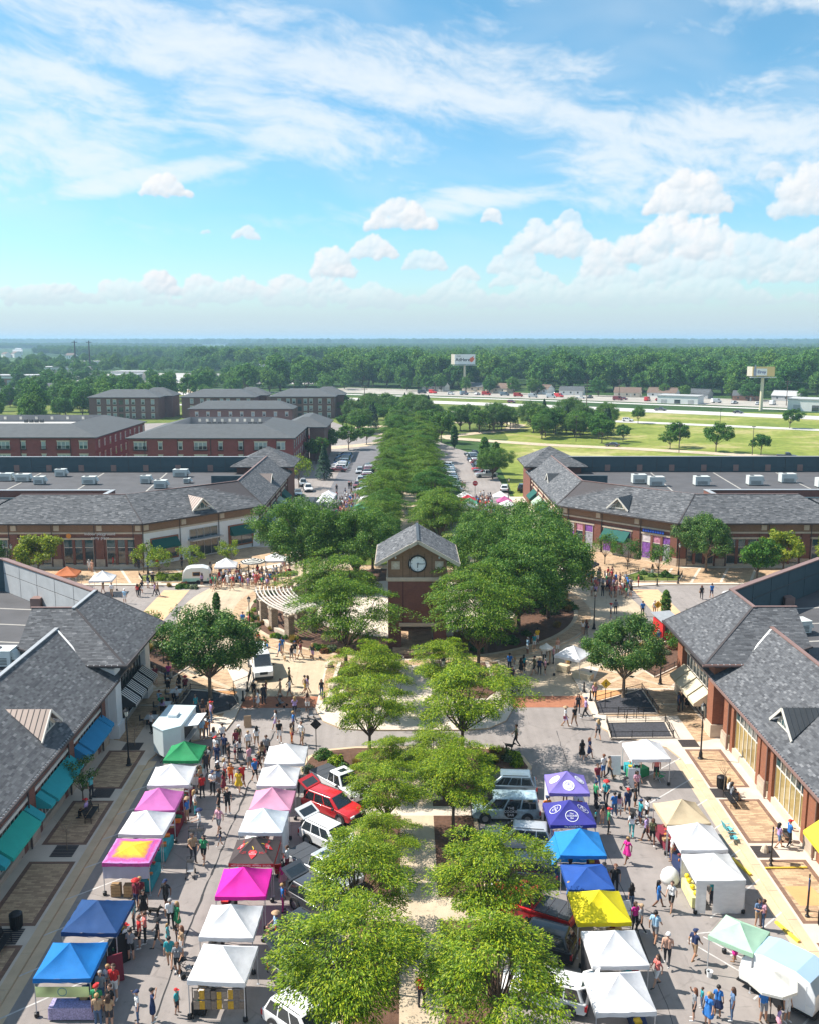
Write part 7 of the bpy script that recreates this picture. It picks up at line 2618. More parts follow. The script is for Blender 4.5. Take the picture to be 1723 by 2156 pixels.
# ------------------------------------------------------------------ vehicles
def bevel_mesh(b, name, mats, w, seg=2, smooth=True):
 me = b.mesh(name, mats)
 bm = bmesh.new()
 bm.from_mesh(me)
 bmesh.ops.remove_doubles(bm, verts=bm.verts, dist=1e-4)
 bmesh.ops.recalc_face_normals(bm, faces=bm.faces)
 ed = [e for e in bm.edges if len(e.link_faces) == 2 and e.calc_face_angle(0) > .25]
 bmesh.ops.bevel(bm, geom=ed, offset=w, segments=seg, affect='EDGES', profile=.6, clamp_overlap=True)
 bm.to_mesh(me)
 bm.free()
 if smooth:
  me.polygons.foreach_set('use_smooth', [True] * len(me.polygons))
 return me

PAINT = {'white': (.78, .78, .78), 'red': (.55, .015, .02), 'silver': (.50, .52, .54), 'black': (.015, .015, .018), 'darkgrey': (.07, .075, .085), 'navy': (.02, .03, .06), 'steel': (.20, .27, .32), 'maroon': (.18, .02, .03), 'wrap': (.30, .40, .45), 'tan': (.4, .33, .24), 'blue': (.04, .12, .35)}

def paint(c):
 return mat('paint_' + c, PAINT[c], .32, .04 if c != 'wrap' else .75, .8 if c != 'wrap' else 1.4, metal=.25 if c in ('silver', 'steel', 'darkgrey') else 0, coat=.8, spec=.5, detail=3)

CGLASS = mat('car_glass', (.018, .024, .028), .05, .1, 1, spec=1.0, coat=.5)
TYRE = mat('tyre', (.02, .02, .022), .85, .1, 8)
RIM = mat('rim', (.36, .37, .39), .35, .05, 8, metal=.7)
LAMP_W = mat('headlight', (.7, .72, .75), .15, .05, 8, spec=.9)
LAMP_R = mat('tail_light', (.45, .015, .02), .2, .05, 8, spec=.9)
PLASTIC = mat('black_plastic', (.03, .03, .032), .7, .1, 6)
CARS = {'suv': (4.7, 1.9, 1.0, 1.66, -2.22, -1.85, .35, 1.25, .96), 'sedan': (4.7, 1.82, .92, 1.43, -1.8, -.95, .25, 1.2, .88), 'pickup': (5.7, 2.0, 1.12, 1.88, -.55, -.42, .75, 1.35, 1.14), 'van': (5.9, 2.05, 1.3, 2.45, -2.9, -2.85, 1.35, 2.25, 1.2), 'minivan': (4.9, 1.95, 1.05, 1.85, -2.35, -2.2, .9, 1.75, 1.0)}
CARM = {}

def car_meshes(kind):
 if kind in CARM:
  return CARM[kind]
 L, W, zb, zr, xr0, xr1, xf1, xf0, zh = CARS[kind]
 h = W / 2
 pt = paint('white')
 b = MB()
 prof = [(-L / 2 + .12, .34), (-L / 2, .5), (-L / 2 + .02, zb - .14), (-L / 2 + .08, zb - .02), (xf0 + .05, zb), (L / 2 - .35, zh - .08), (L / 2 - .06, zh - .22), (L / 2, .62), (L / 2 - .04, .42), (L / 2 - .2, .32)]
 n = len(prof)
 wy = lambda x: h * (1 - .10 * max(0, (abs(x) - L / 2 + .7) / .7) ** 2)
 P = [(x, -wy(x), z) for x, z in prof] + [(x, wy(x), z) for x, z in prof]
 b.faces(P, [tuple(range(n)), tuple(range(2 * n - 1, n - 1, -1))] + [(i, n + i, n + (i + 1) % n, (i + 1) % n) for i in range(n)])
 body = bevel_mesh(b, 'body', pt, .10, 3)
 b = MB()
 wt, wb = h * (.70 if kind != 'van' else .86), h * .93
 base = [(xr0, -wb), (xf0, -wb * .96), (xf0, wb * .96), (xr0, wb)]
 top = [(xr1, -wt), (xf1, -wt), (xf1, wt), (xr1, wt)]
 b.hexa([(x, y, zb - .06) for x, y in base] + [(x, y, zr) for x, y in top])
 cabin = bevel_mesh(b, 'cabin', pt, .12, 3)

 def pane(c, k0, k1, v0, v1, off=.012):
  c = [Vector(q) for q in c]
  at = lambda u, v: c[0].lerp(c[1], u).lerp(c[3].lerp(c[2], u), v)
  q = [at(k0, v0), at(k1, v0), at(k1, v1), at(k0, v1)]
  nn = (q[1] - q[0]).cross(q[3] - q[0]).normalized()
  cen = sum(q, Vector()) / 4
  if nn.dot(cen - Vector((0, 0, zb))) < 0:
   nn = -nn
  m_ = MB()
  m_.poly([p + nn * off for p in q])
  return m_.mesh('pane', CGLASS)
 B = [(x, y, zb - .06) for x, y in base]
 T = [(x, y, zr) for x, y in top]
 gl = []
 gl.append(('windshield', pane([B[1], B[2], T[2], T[1]], .05, .95, .12, .93)))
 if kind != 'van':
  gl.append(('rear_window', pane([B[3], B[0], T[0], T[3]], .1, .9, .2, .86)))
 cuts = {'suv': ((.05, .30), (.33, .60), (.63, .90)), 'sedan': ((.16, .46), (.50, .86)), 'pickup': ((.06, .44), (.49, .90)), 'van': ((.70, .92),), 'minivan': ((.05, .32), (.35, .62), (.65, .92))}[kind]
 for sd in (0, 1):
  q = [B[0], B[1], T[1], T[0]] if sd == 0 else [B[3], B[2], T[2], T[3]]
  for u0, u1 in cuts:
   gl.append(('side_window', pane(q, u0, u1, .14, .88)))
 bits = []
 for sy in (-1, 1):
  m_ = MB()
  m_.box(L / 2 - .20, L / 2 - .005, sy * h * .58 - .2, sy * h * .58 + .2, zh - .36, zh - .2)
  bits.append(('headlight', m_.mesh('headlight', LAMP_W)))
  m_ = MB()
  zt = zb - .28 if kind != 'van' else 1.3
  m_.box(-L / 2 - .01, -L / 2 + .12, sy * h * .82 - .1, sy * h * .82 + .1, zt - .14, zt + .16)
  bits.append(('tail_light', m_.mesh('tail_light', LAMP_R)))
  m_ = MB()
  m_.box(xf0 - .45, xf0 - .3, sy * (h + .02), sy * (h + .2), zb + .02, zb + .16) if sy > 0 else m_.box(xf0 - .45, xf0 - .3, -(h + .2), -(h + .02), zb + .02, zb + .16)
  bits.append(('mirror', m_.mesh('mirror', PLASTIC)))
 m_ = MB()
 m_.box(L / 2 - .05, L / 2 + .012, -h * .38, h * .38, zh - .46, zh - .2)
 bits.append(('grille', m_.mesh('grille', PLASTIC)))
 m_ = MB()
 m_.box(L / 2 - .1, L / 2 + .03, -h * .9, h * .9, .32, .5)
 bits.append(('front_bumper', m_.mesh('front_bumper', PLASTIC)))
 m_ = MB()
 m_.box(-L / 2 - .03, -L / 2 + .1, -h * .9, h * .9, .34, .52)
 bits.append(('rear_bumper', m_.mesh('rear_bumper', PLASTIC)))
 if kind == 'pickup':
  m_ = MB()
  for k in range(3):
   x0 = -L / 2 + .1 + k * .72
   m_.box(x0, x0 + .69, -h * .9, h * .9, zb - .03, zb + .03)
  bits.append(('bed_cover', m_.mesh('bed_cover', mat('bed_cover', (.06, .065, .075), .6, .1, 3))))
  m_ = MB()
  m_.box(.0, .5, -.32, .32, zr + .001, zr + .012)
  bits.append(('sunroof', m_.mesh('sunroof', CGLASS)))
 if kind == 'suv':
  for sy in (-1, 1):
   m_ = MB()
   m_.tube((xr1 + .2, sy * wt * .9, zr + .03), (xf1 - .1, sy * wt * .9, zr + .03), .02, n=6)
   bits.append(('roof_rail', m_.mesh('roof_rail', PLASTIC)))
 wx = (-L / 2 + .95, L / 2 - .95)
 r = .36 if kind != 'sedan' else .33
 t_ = MB()
 t_.tube((0, -.11, 0), (0, .11, 0), r, n=18)
 tyre = t_.mesh('tyre', TYRE)
 t_ = MB()
 t_.tube((0, -.122, 0), (0, .122, 0), r * .62, n=14)
 rim = t_.mesh('rim', RIM)
 archs = []
 for x in wx:
  arch = MB()
  archs.append(arch)
  arch.tube((x, -h * .985 - .012, r + .02), (x, h * .985 + .012, r + .02), r + .07, n=18)
 CARM[kind] = (body, cabin, gl, bits, wx, r, h, tyre, rim, [q.mesh('wheel_arch', PLASTIC) for q in archs])
 return CARM[kind]

def car(kind, col, x, y, head, label, group=None, z=0.0, hatch=False, cat=None, simple=False):
 body, cabin, gl, bits, wx, r, h, tyre, rim, arch = car_meshes(kind)
 t = empty({'suv': 'parked_car', 'sedan': 'parked_car', 'pickup': 'pickup_truck', 'van': 'cargo_van', 'minivan': 'parked_van'}[kind], (x, y, z), head)
 for nm, me in (('body', body), ('cabin', cabin)):
  o = place(nm, me, t)
  o.material_slots[0].link = 'OBJECT'
  o.material_slots[0].material = paint(col)
 for nm, me in gl:
  if hatch and nm == 'rear_window':
   continue
  place(nm, me, t)
 if not simple:
  for nm, me in bits:
   place(nm, me, t)
 for q in arch:
  place('wheel_arch', q, t)
 for xx in wx:
  for sy in (-1, 1):
   w = place('wheel', tyre, t, (xx, sy * (h - .115), r))
   if not simple:
    place('rim', rim, w)
 if hatch:
  L, W, zb, zr, xr0, xr1 = CARS[kind][:6]
  b = MB()
  w = W * .40
  a, c = Vector((xr1 - .02, 0, zr + .02)), Vector((xr1 - .9, 0, zr + .5))
  b.faces([(a.x, -w, a.z), (a.x, w, a.z), (c.x, w, c.z), (c.x, -w, c.z), (a.x, -w, a.z - .07), (a.x, w, a.z - .07), (c.x, w, c.z - .07), (c.x, -w, c.z - .07)], [(0, 1, 2, 3), (7, 6, 5, 4), (0, 4, 5, 1), (1, 5, 6, 2), (2, 6, 7, 3), (3, 7, 4, 0)])
  hd = b.build('open_tailgate', paint(col), t)
  b = MB()
  q = [a.lerp(c, .12), a.lerp(c, .72)]
  b.poly([(q[0].x, -w * .8, q[0].z + .006), (q[0].x, w * .8, q[0].z + .006), (q[1].x, w * .8, q[1].z + .006), (q[1].x, -w * .8, q[1].z + .006)])
  b.build('pane', CGLASS, hd)
  b = MB()
  b.box(xr0 - .01, xr0 + .1, -W * .38, W * .38, zb - .25, zr - .2)
  b.build('boot_opening', PLASTIC, t)
 tag(t, label, cat or {'suv': 'car', 'sedan': 'car', 'pickup': 'pickup truck', 'van': 'van', 'minivan': 'van'}[kind], group)
 return t

G1 = 'cars parked nose-in along the near median'

def at_rear(px, py, L, W, hd):
 u = Vector((math.cos(hd), math.sin(hd)))
 c = Vector((px, py)) + u * (L / 2 - .95) + Vector((-u.y, u.x)) * (W / 2)
 return c.x, c.y

for kd, col, (px, py), hd, lab, hat in (
  ('pickup', 'white', (-6.9, 68.3), -49, 'white pickup truck with a dark bed cover parked by the white tents', False), ('suv', 'red', (-6.9, 64.2), -37, 'red car with its tailgate open beside the pale pink tent', True),
  ('suv', 'white', (-6.7, 59.8), -41, 'white car with its tailgate open beside the bluish white tent', True), ('pickup', 'silver', (-7.3, 56.3), -42, 'silver pickup truck behind the pepper tent', False),
  ('suv', 'darkgrey', (-6.7, 52.3), -42, 'dark grey car with its tailgate open beside the hot pink tent', True), ('suv', 'black', (-6.8, 48.7), -42, 'black car parked below the near locust tree on the left', False),
  ('suv', 'darkgrey', (-6.8, 45.4), -42, 'charcoal car with roof rails beside the nearest white tents', True), ('suv', 'white', (-6.6, 41.9), -42, 'white car at the bottom edge left of the median', False)):
 L, W = CARS[kd][:2]
 x, y = at_rear(px, py, L, W, R(hd))
 car(kd, col, x, y, R(hd), lab, G1, hatch=hat)
for kd, col, x, y, hd, lab, hat in (
  ('suv', 'steel', 7.6, 67.4, R(176), 'blue-grey car parked right of the median, farthest', False), ('minivan', 'wrap', 7.2, 63.6, R(178), 'small van wrapped in a printed picture, right of the median', False),
  ('suv', 'silver', 7.7, 59.6, R(172), 'silver car right of the median behind the wrapped van', False), ('suv', 'navy', 7.3, 55.6, R(172), 'dark blue car right of the median by the blue tarp', False),
  ('pickup', 'red', 7.4, 51.6, R(150), 'red pickup truck right of the median beside the yellow tent', False), ('suv', 'black', 7.3, 48.4, R(155), 'black car right of the median behind the red pickup', False), ('suv', 'white', 7.2, 44.2, R(160), 'white car with its tailgate open right of the median', True)):
 car(kd, col, x, y, hd, lab, G1, hatch=hat)
lettering('THE\nCOOKIE\nBAR', .26, PW, bpy.data.objects['parked_van'], basis((-.3, .985, .95), (-1, 0, 0), (0, 0, 1)), .006)
disc_ring(bpy.data.objects['parked_van'], basis((-.3, .978, .93), (-1, 0, 0), (0, 0, 1)), 0, .48, BLACK)
car('van', 'white', -15.0, 94.2, R(-74), 'white cargo van facing the viewer on the left ring drive')
fr = random.Random(9)
cc = ['white', 'silver', 'black', 'darkgrey', 'navy', 'steel', 'white', 'silver', 'red', 'maroon']
for k in range(11):
 car(fr.choice(['suv', 'sedan', 'suv']), fr.choice(['navy', 'steel', 'black', 'blue', 'silver'] if k > 3 else cc), -17.2 - fr.uniform(0, .3), 246 + k * 3.1, R(fr.uniform(166, 172)), 'car in the far left parking lane', 'cars parked in the far left lane', -.004, simple=True)
for k in range(14):
 car(fr.choice(['suv', 'sedan', 'suv']), fr.choice(cc), -8.6, 212 + k * 3.2, R(fr.uniform(10, 16)), 'car parked at the left side of the far median', 'cars parked along the far median', 0, simple=True)
 car(fr.choice(['suv', 'sedan', 'suv']), fr.choice(cc), 10.6, 212 + k * 3.2, R(fr.uniform(164, 170)), 'car parked at the right side of the far median', 'cars parked along the far median', 0, simple=True)
for k in range(14):
 car(fr.choice(['suv', 'sedan', 'suv', 'pickup']), fr.choice(cc), 20.2, 236 + k * 3.3, R(fr.uniform(12, 18)), 'car in the far right parking lane', 'cars parked in the far right lane', -.004, simple=True)
for kd, c, x, y, hd, l in (('suv', 'silver', -11.6, 244, R(-92), 'silver car driving down the far left carriageway'), ('suv', 'silver', -10.6, 226, R(-90), 'light grey car queued behind a dark red one'), ('sedan', 'maroon', -10.9, 219.6, R(-95), 'dark red car at the front of the far queue'), ('suv', 'white', -22.0, 214, R(-80), 'white car parked by the farther left shops'), ('suv', 'silver', -24.0, 222, R(-80), 'silver car parked by the farther left shops'), ('sedan', 'steel', -23.6, 207.6, R(-80), 'blue-grey car parked by the farther left shops'), ('suv', 'white', 22.6, 213.4, R(80), 'white car under the olive tree on the right'), ('suv', 'black', 26.6, 214.5, R(80), 'black car by the farther right shops'),
       ('pickup', 'black', 111, 274.5, R(-12), 'black pickup truck on the service road'), ('pickup', 'white', 128, 268.6, R(-15), 'white pickup truck on the service road'), ('sedan', 'darkgrey', 67, 306.5, R(155), 'dark car on the service road'), ('suv', 'white', 61, 471, R(-30), 'white car on the frontage road, left'), ('suv', 'white', 94, 402, R(-30), 'white car on the frontage road, right'), ('pickup', 'darkgrey', 124, 463, R(-34), 'dark pickup on the highway'), ('sedan', 'black', 156, 446, R(-34), 'black car on the highway'), ('suv', 'maroon', 58, 522, R(-34), 'dark red car on the highway, left'), ('sedan', 'silver', 84, 484, R(-34), 'silver car on the highway'), ('suv', 'white', 9, 538, R(-32), 'white car on the highway, far left'),
       ('suv', 'silver', -45.5, 120.5, R(5), 'silver car on the left side street'), ('suv', 'black', -52.6, 121.6, R(3), 'dark car on the left side street'), ('suv', 'white', 44.6, 122, R(178), 'white car on the right side street')):
 car(kd, c, x, y, hd, l, None, -.0 if y < 230 else -.17)
for k in range(30):
 car(fr.choice(['suv', 'sedan', 'pickup']), fr.choice(cc), -75 + (k % 12) * 4.6 + fr.uniform(-.4, .4), 330 + (k // 12) * 13 + fr.uniform(-1, 1), R(90), 'car in the parking lot by the apartments', 'cars in the apartment parking lot', -.2, simple=True)
for k in range(40):
 car(fr.choice(['suv', 'sedan']), fr.choice(cc), -290 + (k % 14) * 13 + fr.uniform(-3, 3), 790 + (k // 14) * 45 + fr.uniform(-5, 5), R(fr.choice([0, 90])), 'car in the distant pale parking lot', 'cars in the distant lot', -.2, simple=True)
for k in range(26):
 x = 10 + k * 8.4 + fr.uniform(-2, 2)
 car(fr.choice(['suv', 'van', 'pickup', 'van']), fr.choice(cc), x, 622 - .60 * x + fr.uniform(-6, 8), R(fr.uniform(-60, 60)), 'vehicle stored in the yard beyond the highway', 'vehicles in the yard beyond the highway', -.2, simple=True)

# ------------------------------------------------------------------ street furniture
LGLASS = mat('lamp_glass', (.62, .62, .55), .25, .05, 5, spec=.6)

def lamp(x, y, label, h=4.3, twin=False, z=.13):
 t = empty('street_lamp', (x, y, z))
 b = MB()
 b.lathe([(.24, 0), (.24, .08), (.16, .14), (.15, .5), (.10, .62), (.09, .7)], n=14)
 b.build('base', BLACK, t)
 b = MB()
 b.lathe([(.075, .7), (.05, h - .35), (.07, h - .32), (.05, h - .25)], n=12)
 b.build('pole', BLACK, t)
 heads = [(0, 0)] if not twin else [(-.55, 0), (.55, 0)]
 if twin:
  b = MB()
  b.tube((-.55, 0, h - .28), (.55, 0, h - .28), .03, n=8)
  b.build('cross_arm', BLACK, t)
 for hx, hy in heads:
  hd = bpy.data.objects.new('lantern', None)
  COL.objects.link(hd)
  hd.parent = t
  hd.location = (hx, hy, h - .25)
  b = MB()
  b.lathe([(.06, 0), (.11, .06), (.12, .08), (.20, .46), (.05, .46)], n=6)
  b.build('globe', LGLASS, hd)
  b = MB()
  b.lathe([(.24, .46), (.23, .5), (.10, .64), (.03, .70), (.02, .78), (.012, .84)], n=6)
  b.build('cap', BLACK, hd)
  for k in range(6):
   a = 2 * math.pi * k / 6
   q = MB()
   q.tube((.125 * math.cos(a), .125 * math.sin(a), .07), (.205 * math.cos(a), .205 * math.sin(a), .47), .012, n=4)
   q.build('rib', BLACK, hd)
 return tag(t, label, 'street lamp', 'black street lamps')

for x, y, l, tw in ((-22.3, 72.0, 'black street lamp by the blue awning on the left pavement', 0), (24.2, 73.0, 'black street lamp on the right pavement before the tall windows', 0), (25.4, 90.1, 'black street lamp on the paving right of the right maple', 0), (-17.9, 105.6, 'black street lamp before the pergola', 0), (-12.2, 129.6, 'black street lamp at the back of the left beds', 0), (22.4, 108.6, 'black street lamp on the right edge of the round island', 0), (-37.5, 135.2, 'black street lamp before the white shop front', 0), (39.8, 134.5, 'black street lamp before the farther right shops', 0), (-2.1, 45.0, 'twin-headed black street lamp among the near locust trees', 1), (4.0, 82.4, 'twin-headed black street lamp by the neck of the plaza', 1), (22.0, 200, 'black street lamp near the far right tents', 0), (-56.2, 131.5, 'black lamp by the brick shop front on the left', 1)):
 lamp(x, y, l, 4.4 if not tw else 5.0, bool(tw))
for x, y, l in ((104, 283, 'first'), (122, 262, 'second'), (138, 268, 'third'), (84, 290, 'fourth'), (148, 255, 'fifth'), (118, 356, 'by the highway'), (58, 322, 'by the lawn')):
 t = empty('light_mast', (x, y, -.2))
 b = MB()
 b.tube((0, 0, 0), (0, 0, 8.5), .12, .07, 8)
 b.build('mast', DKTRIM, t)
 b = MB()
 b.box(-.5, .5, -.3, .3, 8.45, 8.65)
 b.build('lamp_head', DKTRIM, t)
 tag(t, 'tall dark light mast over the meadow road, ' + l, 'light mast', 'light masts by the service road')

def bollard(x, y, label, z=.13):
 t = empty('bollard', (x, y, z))
 b = MB()
 b.lathe([(.2, 0), (.2, .1), (.12, .16), (.1, .3)], n=14)
 b.build('base', BLACK, t)
 b = MB()
 b.lathe([(.085, .3), (.07, .85), (.09, .88), (.09, .93), (.03, 1.02)], n=14)
 b.build('post', BLACK, t)
 tag(t, label, 'bollard', 'black bollards')

for x, y, l in ((-15.4, 88.4, 'left end of the left crosswalk, farther'), (-15.4, 85.9, 'left end of the left crosswalk, nearer'), (-7.6, 85.3, 'right end of the left crosswalk, farther'), (-7.2, 83.3, 'right end of the left crosswalk, nearer'), (17.4, 88.0, 'right end of the right crosswalk, farther'), (17.6, 85.8, 'right end of the right crosswalk, nearer'), (35.2, 128.8, 'far right corner kerb, left'), (38.4, 129.8, 'far right corner kerb, right')):
 bollard(x, y, 'black bollard at the ' + l)

def bench(x, y, rz, label):
 t = empty('park_bench', (x, y, .14), rz)
 for k in range(5):
  b = MB()
  b.box(-.9, .9, -.05 + k * .09, .02 + k * .09, .42, .45)
  b.build('seat_slat', BLACK, t)
 for k in range(5):
  b = MB()
  b.box(-.9, .9, .41 + k * .025, .44 + k * .025, .5 + k * .09, .57 + k * .09)
  b.build('back_slat', BLACK, t)
 for sx in (-.85, .85):
  b = MB()
  b.tube((sx, -.02, 0), (sx, -.02, .62), .025, n=6)
  b.tube((sx, .42, 0), (sx, .40, .45), .025, n=6)
  b.tube((sx, .40, .45), (sx, .56, .95), .025, n=6)
  b.tube((sx, -.05, .62), (sx, .46, .62), .025, n=6)
  b.build('leg_frame', BLACK, t)
 tag(t, label, 'bench', 'black iron benches')

bench(23.85, 65.4, R(-90), 'black bench on the right pavement, its back to the street')
bench(-22.3, 63.4, R(90), 'black bench on the left pavement beside the potted tree')
bench(-22.5, 48.3, R(90), 'black bench on the left pavement near the bottom corner')

def bin_(x, y, label):
 t = empty('litter_bin', (x, y, .137))
 b = MB()
 b.lathe([(.28, 0), (.33, .1), (.36, .85), (.30, .87)], n=20)
 b.build('drum', BLACK, t)
 for k in range(20):
  a = 2 * math.pi * k / 20
  q = MB()
  q.tube((.34 * math.cos(a), .34 * math.sin(a), .1), (.375 * math.cos(a), .375 * math.sin(a), .86), .014, n=4)
  q.build('slat', BLACK, t)
 b = MB()
 b.lathe([(.38, .87), (.38, .92), (.24, 1.02), (.16, 1.02)], n=20)
 b.build('lid', BLACK, t)
 tag(t, label, 'litter bin', 'black litter bins')

bin_(24.2, 67.8, 'black litter bin beside the bare tree on the right pavement')
bin_(24.5, 50.3, 'black litter bin at the right edge near the sign posts')
bin_(-22.7, 50.4, 'black litter bin on the left pavement near the bottom')
bin_(-18.0, 83.0, 'black litter bin beside the left fenced bed')

for x, y, l, tr_ in ((24.0, 67.0, 'with the bare young tree, right pavement', 1), (24.1, 58.6, 'with a stump, right pavement', 2), (24.1, 76.0, 'by the gravel beds', 0), (-22.9, 58.9, 'with a thin sapling, left pavement', 1), (-22.9, 67.2, 'under the potted tree, left pavement', 0), (-22.9, 49.6, 'beside the litter bin, left pavement', 0), (-23.0, 75.6, 'with a sapling by the food trailer', 1)):
 t = empty('tree_grate', (x, y, .145))
 b = MB()
 for k in range(8):
  for sg in (-1, 1):
   pass
  b.box(-.75, .75, -.75 + k * .19, -.75 + k * .19 + .14, 0, .012)
 b.build('grate', DKTRIM, t)
 if tr_ == 2:
  b = MB()
  b.lathe([(.28, 0), (.22, .25), (.12, .45), (.05, .5)], (0, 0, .01), 9)
  b.build('stump', STONE, t)
 tag(t, 'dark square tree grate ' + l, 'tree grate', 'tree grates in the pavements')
 if tr_ == 1:
  s_ = empty('bare_sapling', (x + .15, y + .1, .16))
  b = MB()
  b.tube((0, 0, 0), (.05, 0, 1.5), .035, .025, 7)
  b.build('trunk', BARK_P, s_)
  b = MB()
  for k in range(12):
   a = fr.uniform(0, 6.28)
   p0 = (.05, 0, fr.uniform(1.2, 1.6))
   p1 = (.05 + math.cos(a) * fr.uniform(.4, .9), math.sin(a) * fr.uniform(.4, .9), p0[2] + fr.uniform(.4, 1.2))
   b.tube(p0, p1, .014, .004, 5)
  b.build('branches', BARK_P, s_)
  tag(s_, 'bare young sapling standing in the grate ' + l, 'sapling')

def fence(pts, label, z=.14, h=.62, parent=None):
 t = empty('iron_fence', (0, 0, z))
 pk = MB()
 for (x0, y0), (x1, y1) in zip(pts, pts[1:]):
  L = math.hypot(x1 - x0, y1 - y0)
  bar(t, 'rail', (x0, y0, h - .06), (x1, y1, h - .06), .04, .04, BLACK)
  bar(t, 'rail', (x0, y0, .14), (x1, y1, .14), .03, .03, BLACK)
  n = max(1, int(L / 1.6))
  for k in range(n + 1):
   f = k / n
   q = MB()
   q.tube((x0 + (x1 - x0) * f, y0 + (y1 - y0) * f, 0), (x0 + (x1 - x0) * f, y0 + (y1 - y0) * f, h + .06), .032, n=6)
   q.build('post', BLACK, t)
  for k in range(int(L / .13)):
   f = (k + .5) / int(L / .13)
   px, py = x0 + (x1 - x0) * f, y0 + (y1 - y0) * f
   pk.tube((px, py, .14), (px, py, h - .06), .009, n=4, cap=False)
 o = pk.build('picket', BLACK, t)
 o['kind'] = 'stuff'
 return tag(t, label, 'fence', 'low black iron fences')

def bed(name, pts, m, z=.19, rim=.16):
 sheet(name, pts, z, m)
 n = len(pts)
 for i in range(n):
  a, c = pts[i], pts[(i + 1) % n]
  o = bar(None, 'bed_kerb', (a[0], a[1], .16), (c[0], c[1], .16), rim, .12, CONC_W)
  struct(o)

PR1 = [(17.9, 85.2), (17.7, 82.4), (23.2, 82.5), (23.2, 88.6)]
bed('gravel_bed', PR1, MULCH_D)
fence(PR1 + PR1[:1], 'black iron fence round the gravel bed of the right maple', .19)
PR2 = [(18.0, 80.3), (17.7, 77.0), (23.1, 77.1), (23.3, 80.5)]
bed('gravel_bed', PR2, MULCH_D)
fence(PR2 + PR2[:1], 'black iron fence round the nearer right gravel bed', .19)
PL1 = [(-21.0, 88.6), (-21.2, 83.9), (-18.0, 82.0), (-16.2, 83.4), (-15.7, 85.0), (-16.4, 86.9), (-18.7, 88.1)]
bed('gravel_bed', PL1, MULCH_D)
fence(PL1 + PL1[:1], 'black iron fence round the bed of the left maple', .19)
for s in (-1, 1):
 q = mpts([(24.5, 92), (30, 97.5), (32, 102.5), (29.5, 104.5), (26.5, 101), (23.2, 96.4)], s)
 bed('corner_bed', q, MULCH)
 fence(q + q[:1], 'black iron fence round the planted bed behind the %s pavilion' % SIDEW[s], .19)
 q = mpts([(31.5, 131.0), (38, 131.0), (39.5, 134.5), (33.6, 136.5), (30.5, 133.6)], s)
 bed('corner_bed', q, GRASS)
 fence(q + q[:1], 'black iron fence round the clipped bed by the farther %s shops' % SIDEW[s], .19)
fence([(-16.8, 88.6), (-15.6, 90.2), (-15.8, 93.2), (-17.2, 95)], 'curved iron railing left of the white van', .14, .95)
for k in range(3):
 t = empty('bike_rack', (19.6 + k * .85, 81.6, .14))
 b = MB()
 b.tube((-.3, 0, 0), (-.3, 0, .8), .03, n=7)
 b.tube((.3, 0, 0), (.3, 0, .8), .03, n=7)
 b.tube((-.3, 0, .8), (.3, 0, .8), .03, n=7)
 b.build('hoop', BLACK, t)
 b = MB()
 b.box(-.36, -.24, -.06, .06, 0, .015)
 b.box(.24, .36, -.06, .06, 0, .015)
 b.build('foot_plate', BLACK, t)
 tag(t, 'black hoop bike rack before the right gravel bed, %s' % ['left', 'middle', 'right'][k], 'bike rack')

# ------------------------------------------------------------------ pergola, urns, plaza planting
t = empty('pergola', (0, 0, .15))
PAint = mat('pergola_paint', (.66, .62, .56), .6, .08, 2)
for k in range(10):
 r_ = 15.4 + k * .48
 b = MB()
 a = arc(AX, CY, r_, 187, 226, 26)
 for p, q in zip(a, a[1:]):
  d = Vector((q[0] - p[0], q[1] - p[1])).normalized()
  nn = Vector((-d.y, d.x)) * .045
  b.hexa([(p[0] - nn.x, p[1] - nn.y, 3.05), (q[0] - nn.x, q[1] - nn.y, 3.05), (q[0] + nn.x, q[1] + nn.y, 3.05), (p[0] + nn.x, p[1] + nn.y, 3.05), (p[0] - nn.x, p[1] - nn.y, 3.2), (q[0] - nn.x, q[1] - nn.y, 3.2), (q[0] + nn.x, q[1] + nn.y, 3.2), (p[0] + nn.x, p[1] + nn.y, 3.2)])
 b.build('slat', PAint, t)
for a in (190, 201, 212, 223):
 c, s_ = math.cos(R(a)), math.sin(R(a))
 bar(t, 'rafter', (AX + 15.2 * c, CY + 15.2 * s_, 2.93), (AX + 20.0 * c, CY + 20.0 * s_, 2.93), .1, .2, PAint)
 for r_ in (19.3, 16.0):
  q = MB()
  q.obox((AX + r_ * c, CY + r_ * s_), (c, s_), .42, .42, 0, 2.62)
  co = q.build('column', STONEWALL, t)
  q = MB()
  q.obox((AX + r_ * c, CY + r_ * s_), (c, s_), .5, .5, 2.62, 2.82)
  q.build('capital', STONE, co)
for a0, a1 in ((190, 201), (201, 212), (212, 223)):
 p = arc(AX, CY, 19.3, a0 + 1.6, a1 - 1.6, 3)
 for q0, q1 in zip(p, p[1:]):
  bar(t, 'seat_wall', (*q0, .25), (*q1, .25), .5, .5, STONE)
tag(t, 'curved white slatted pergola on stone columns left of the clock tower', 'pergola')

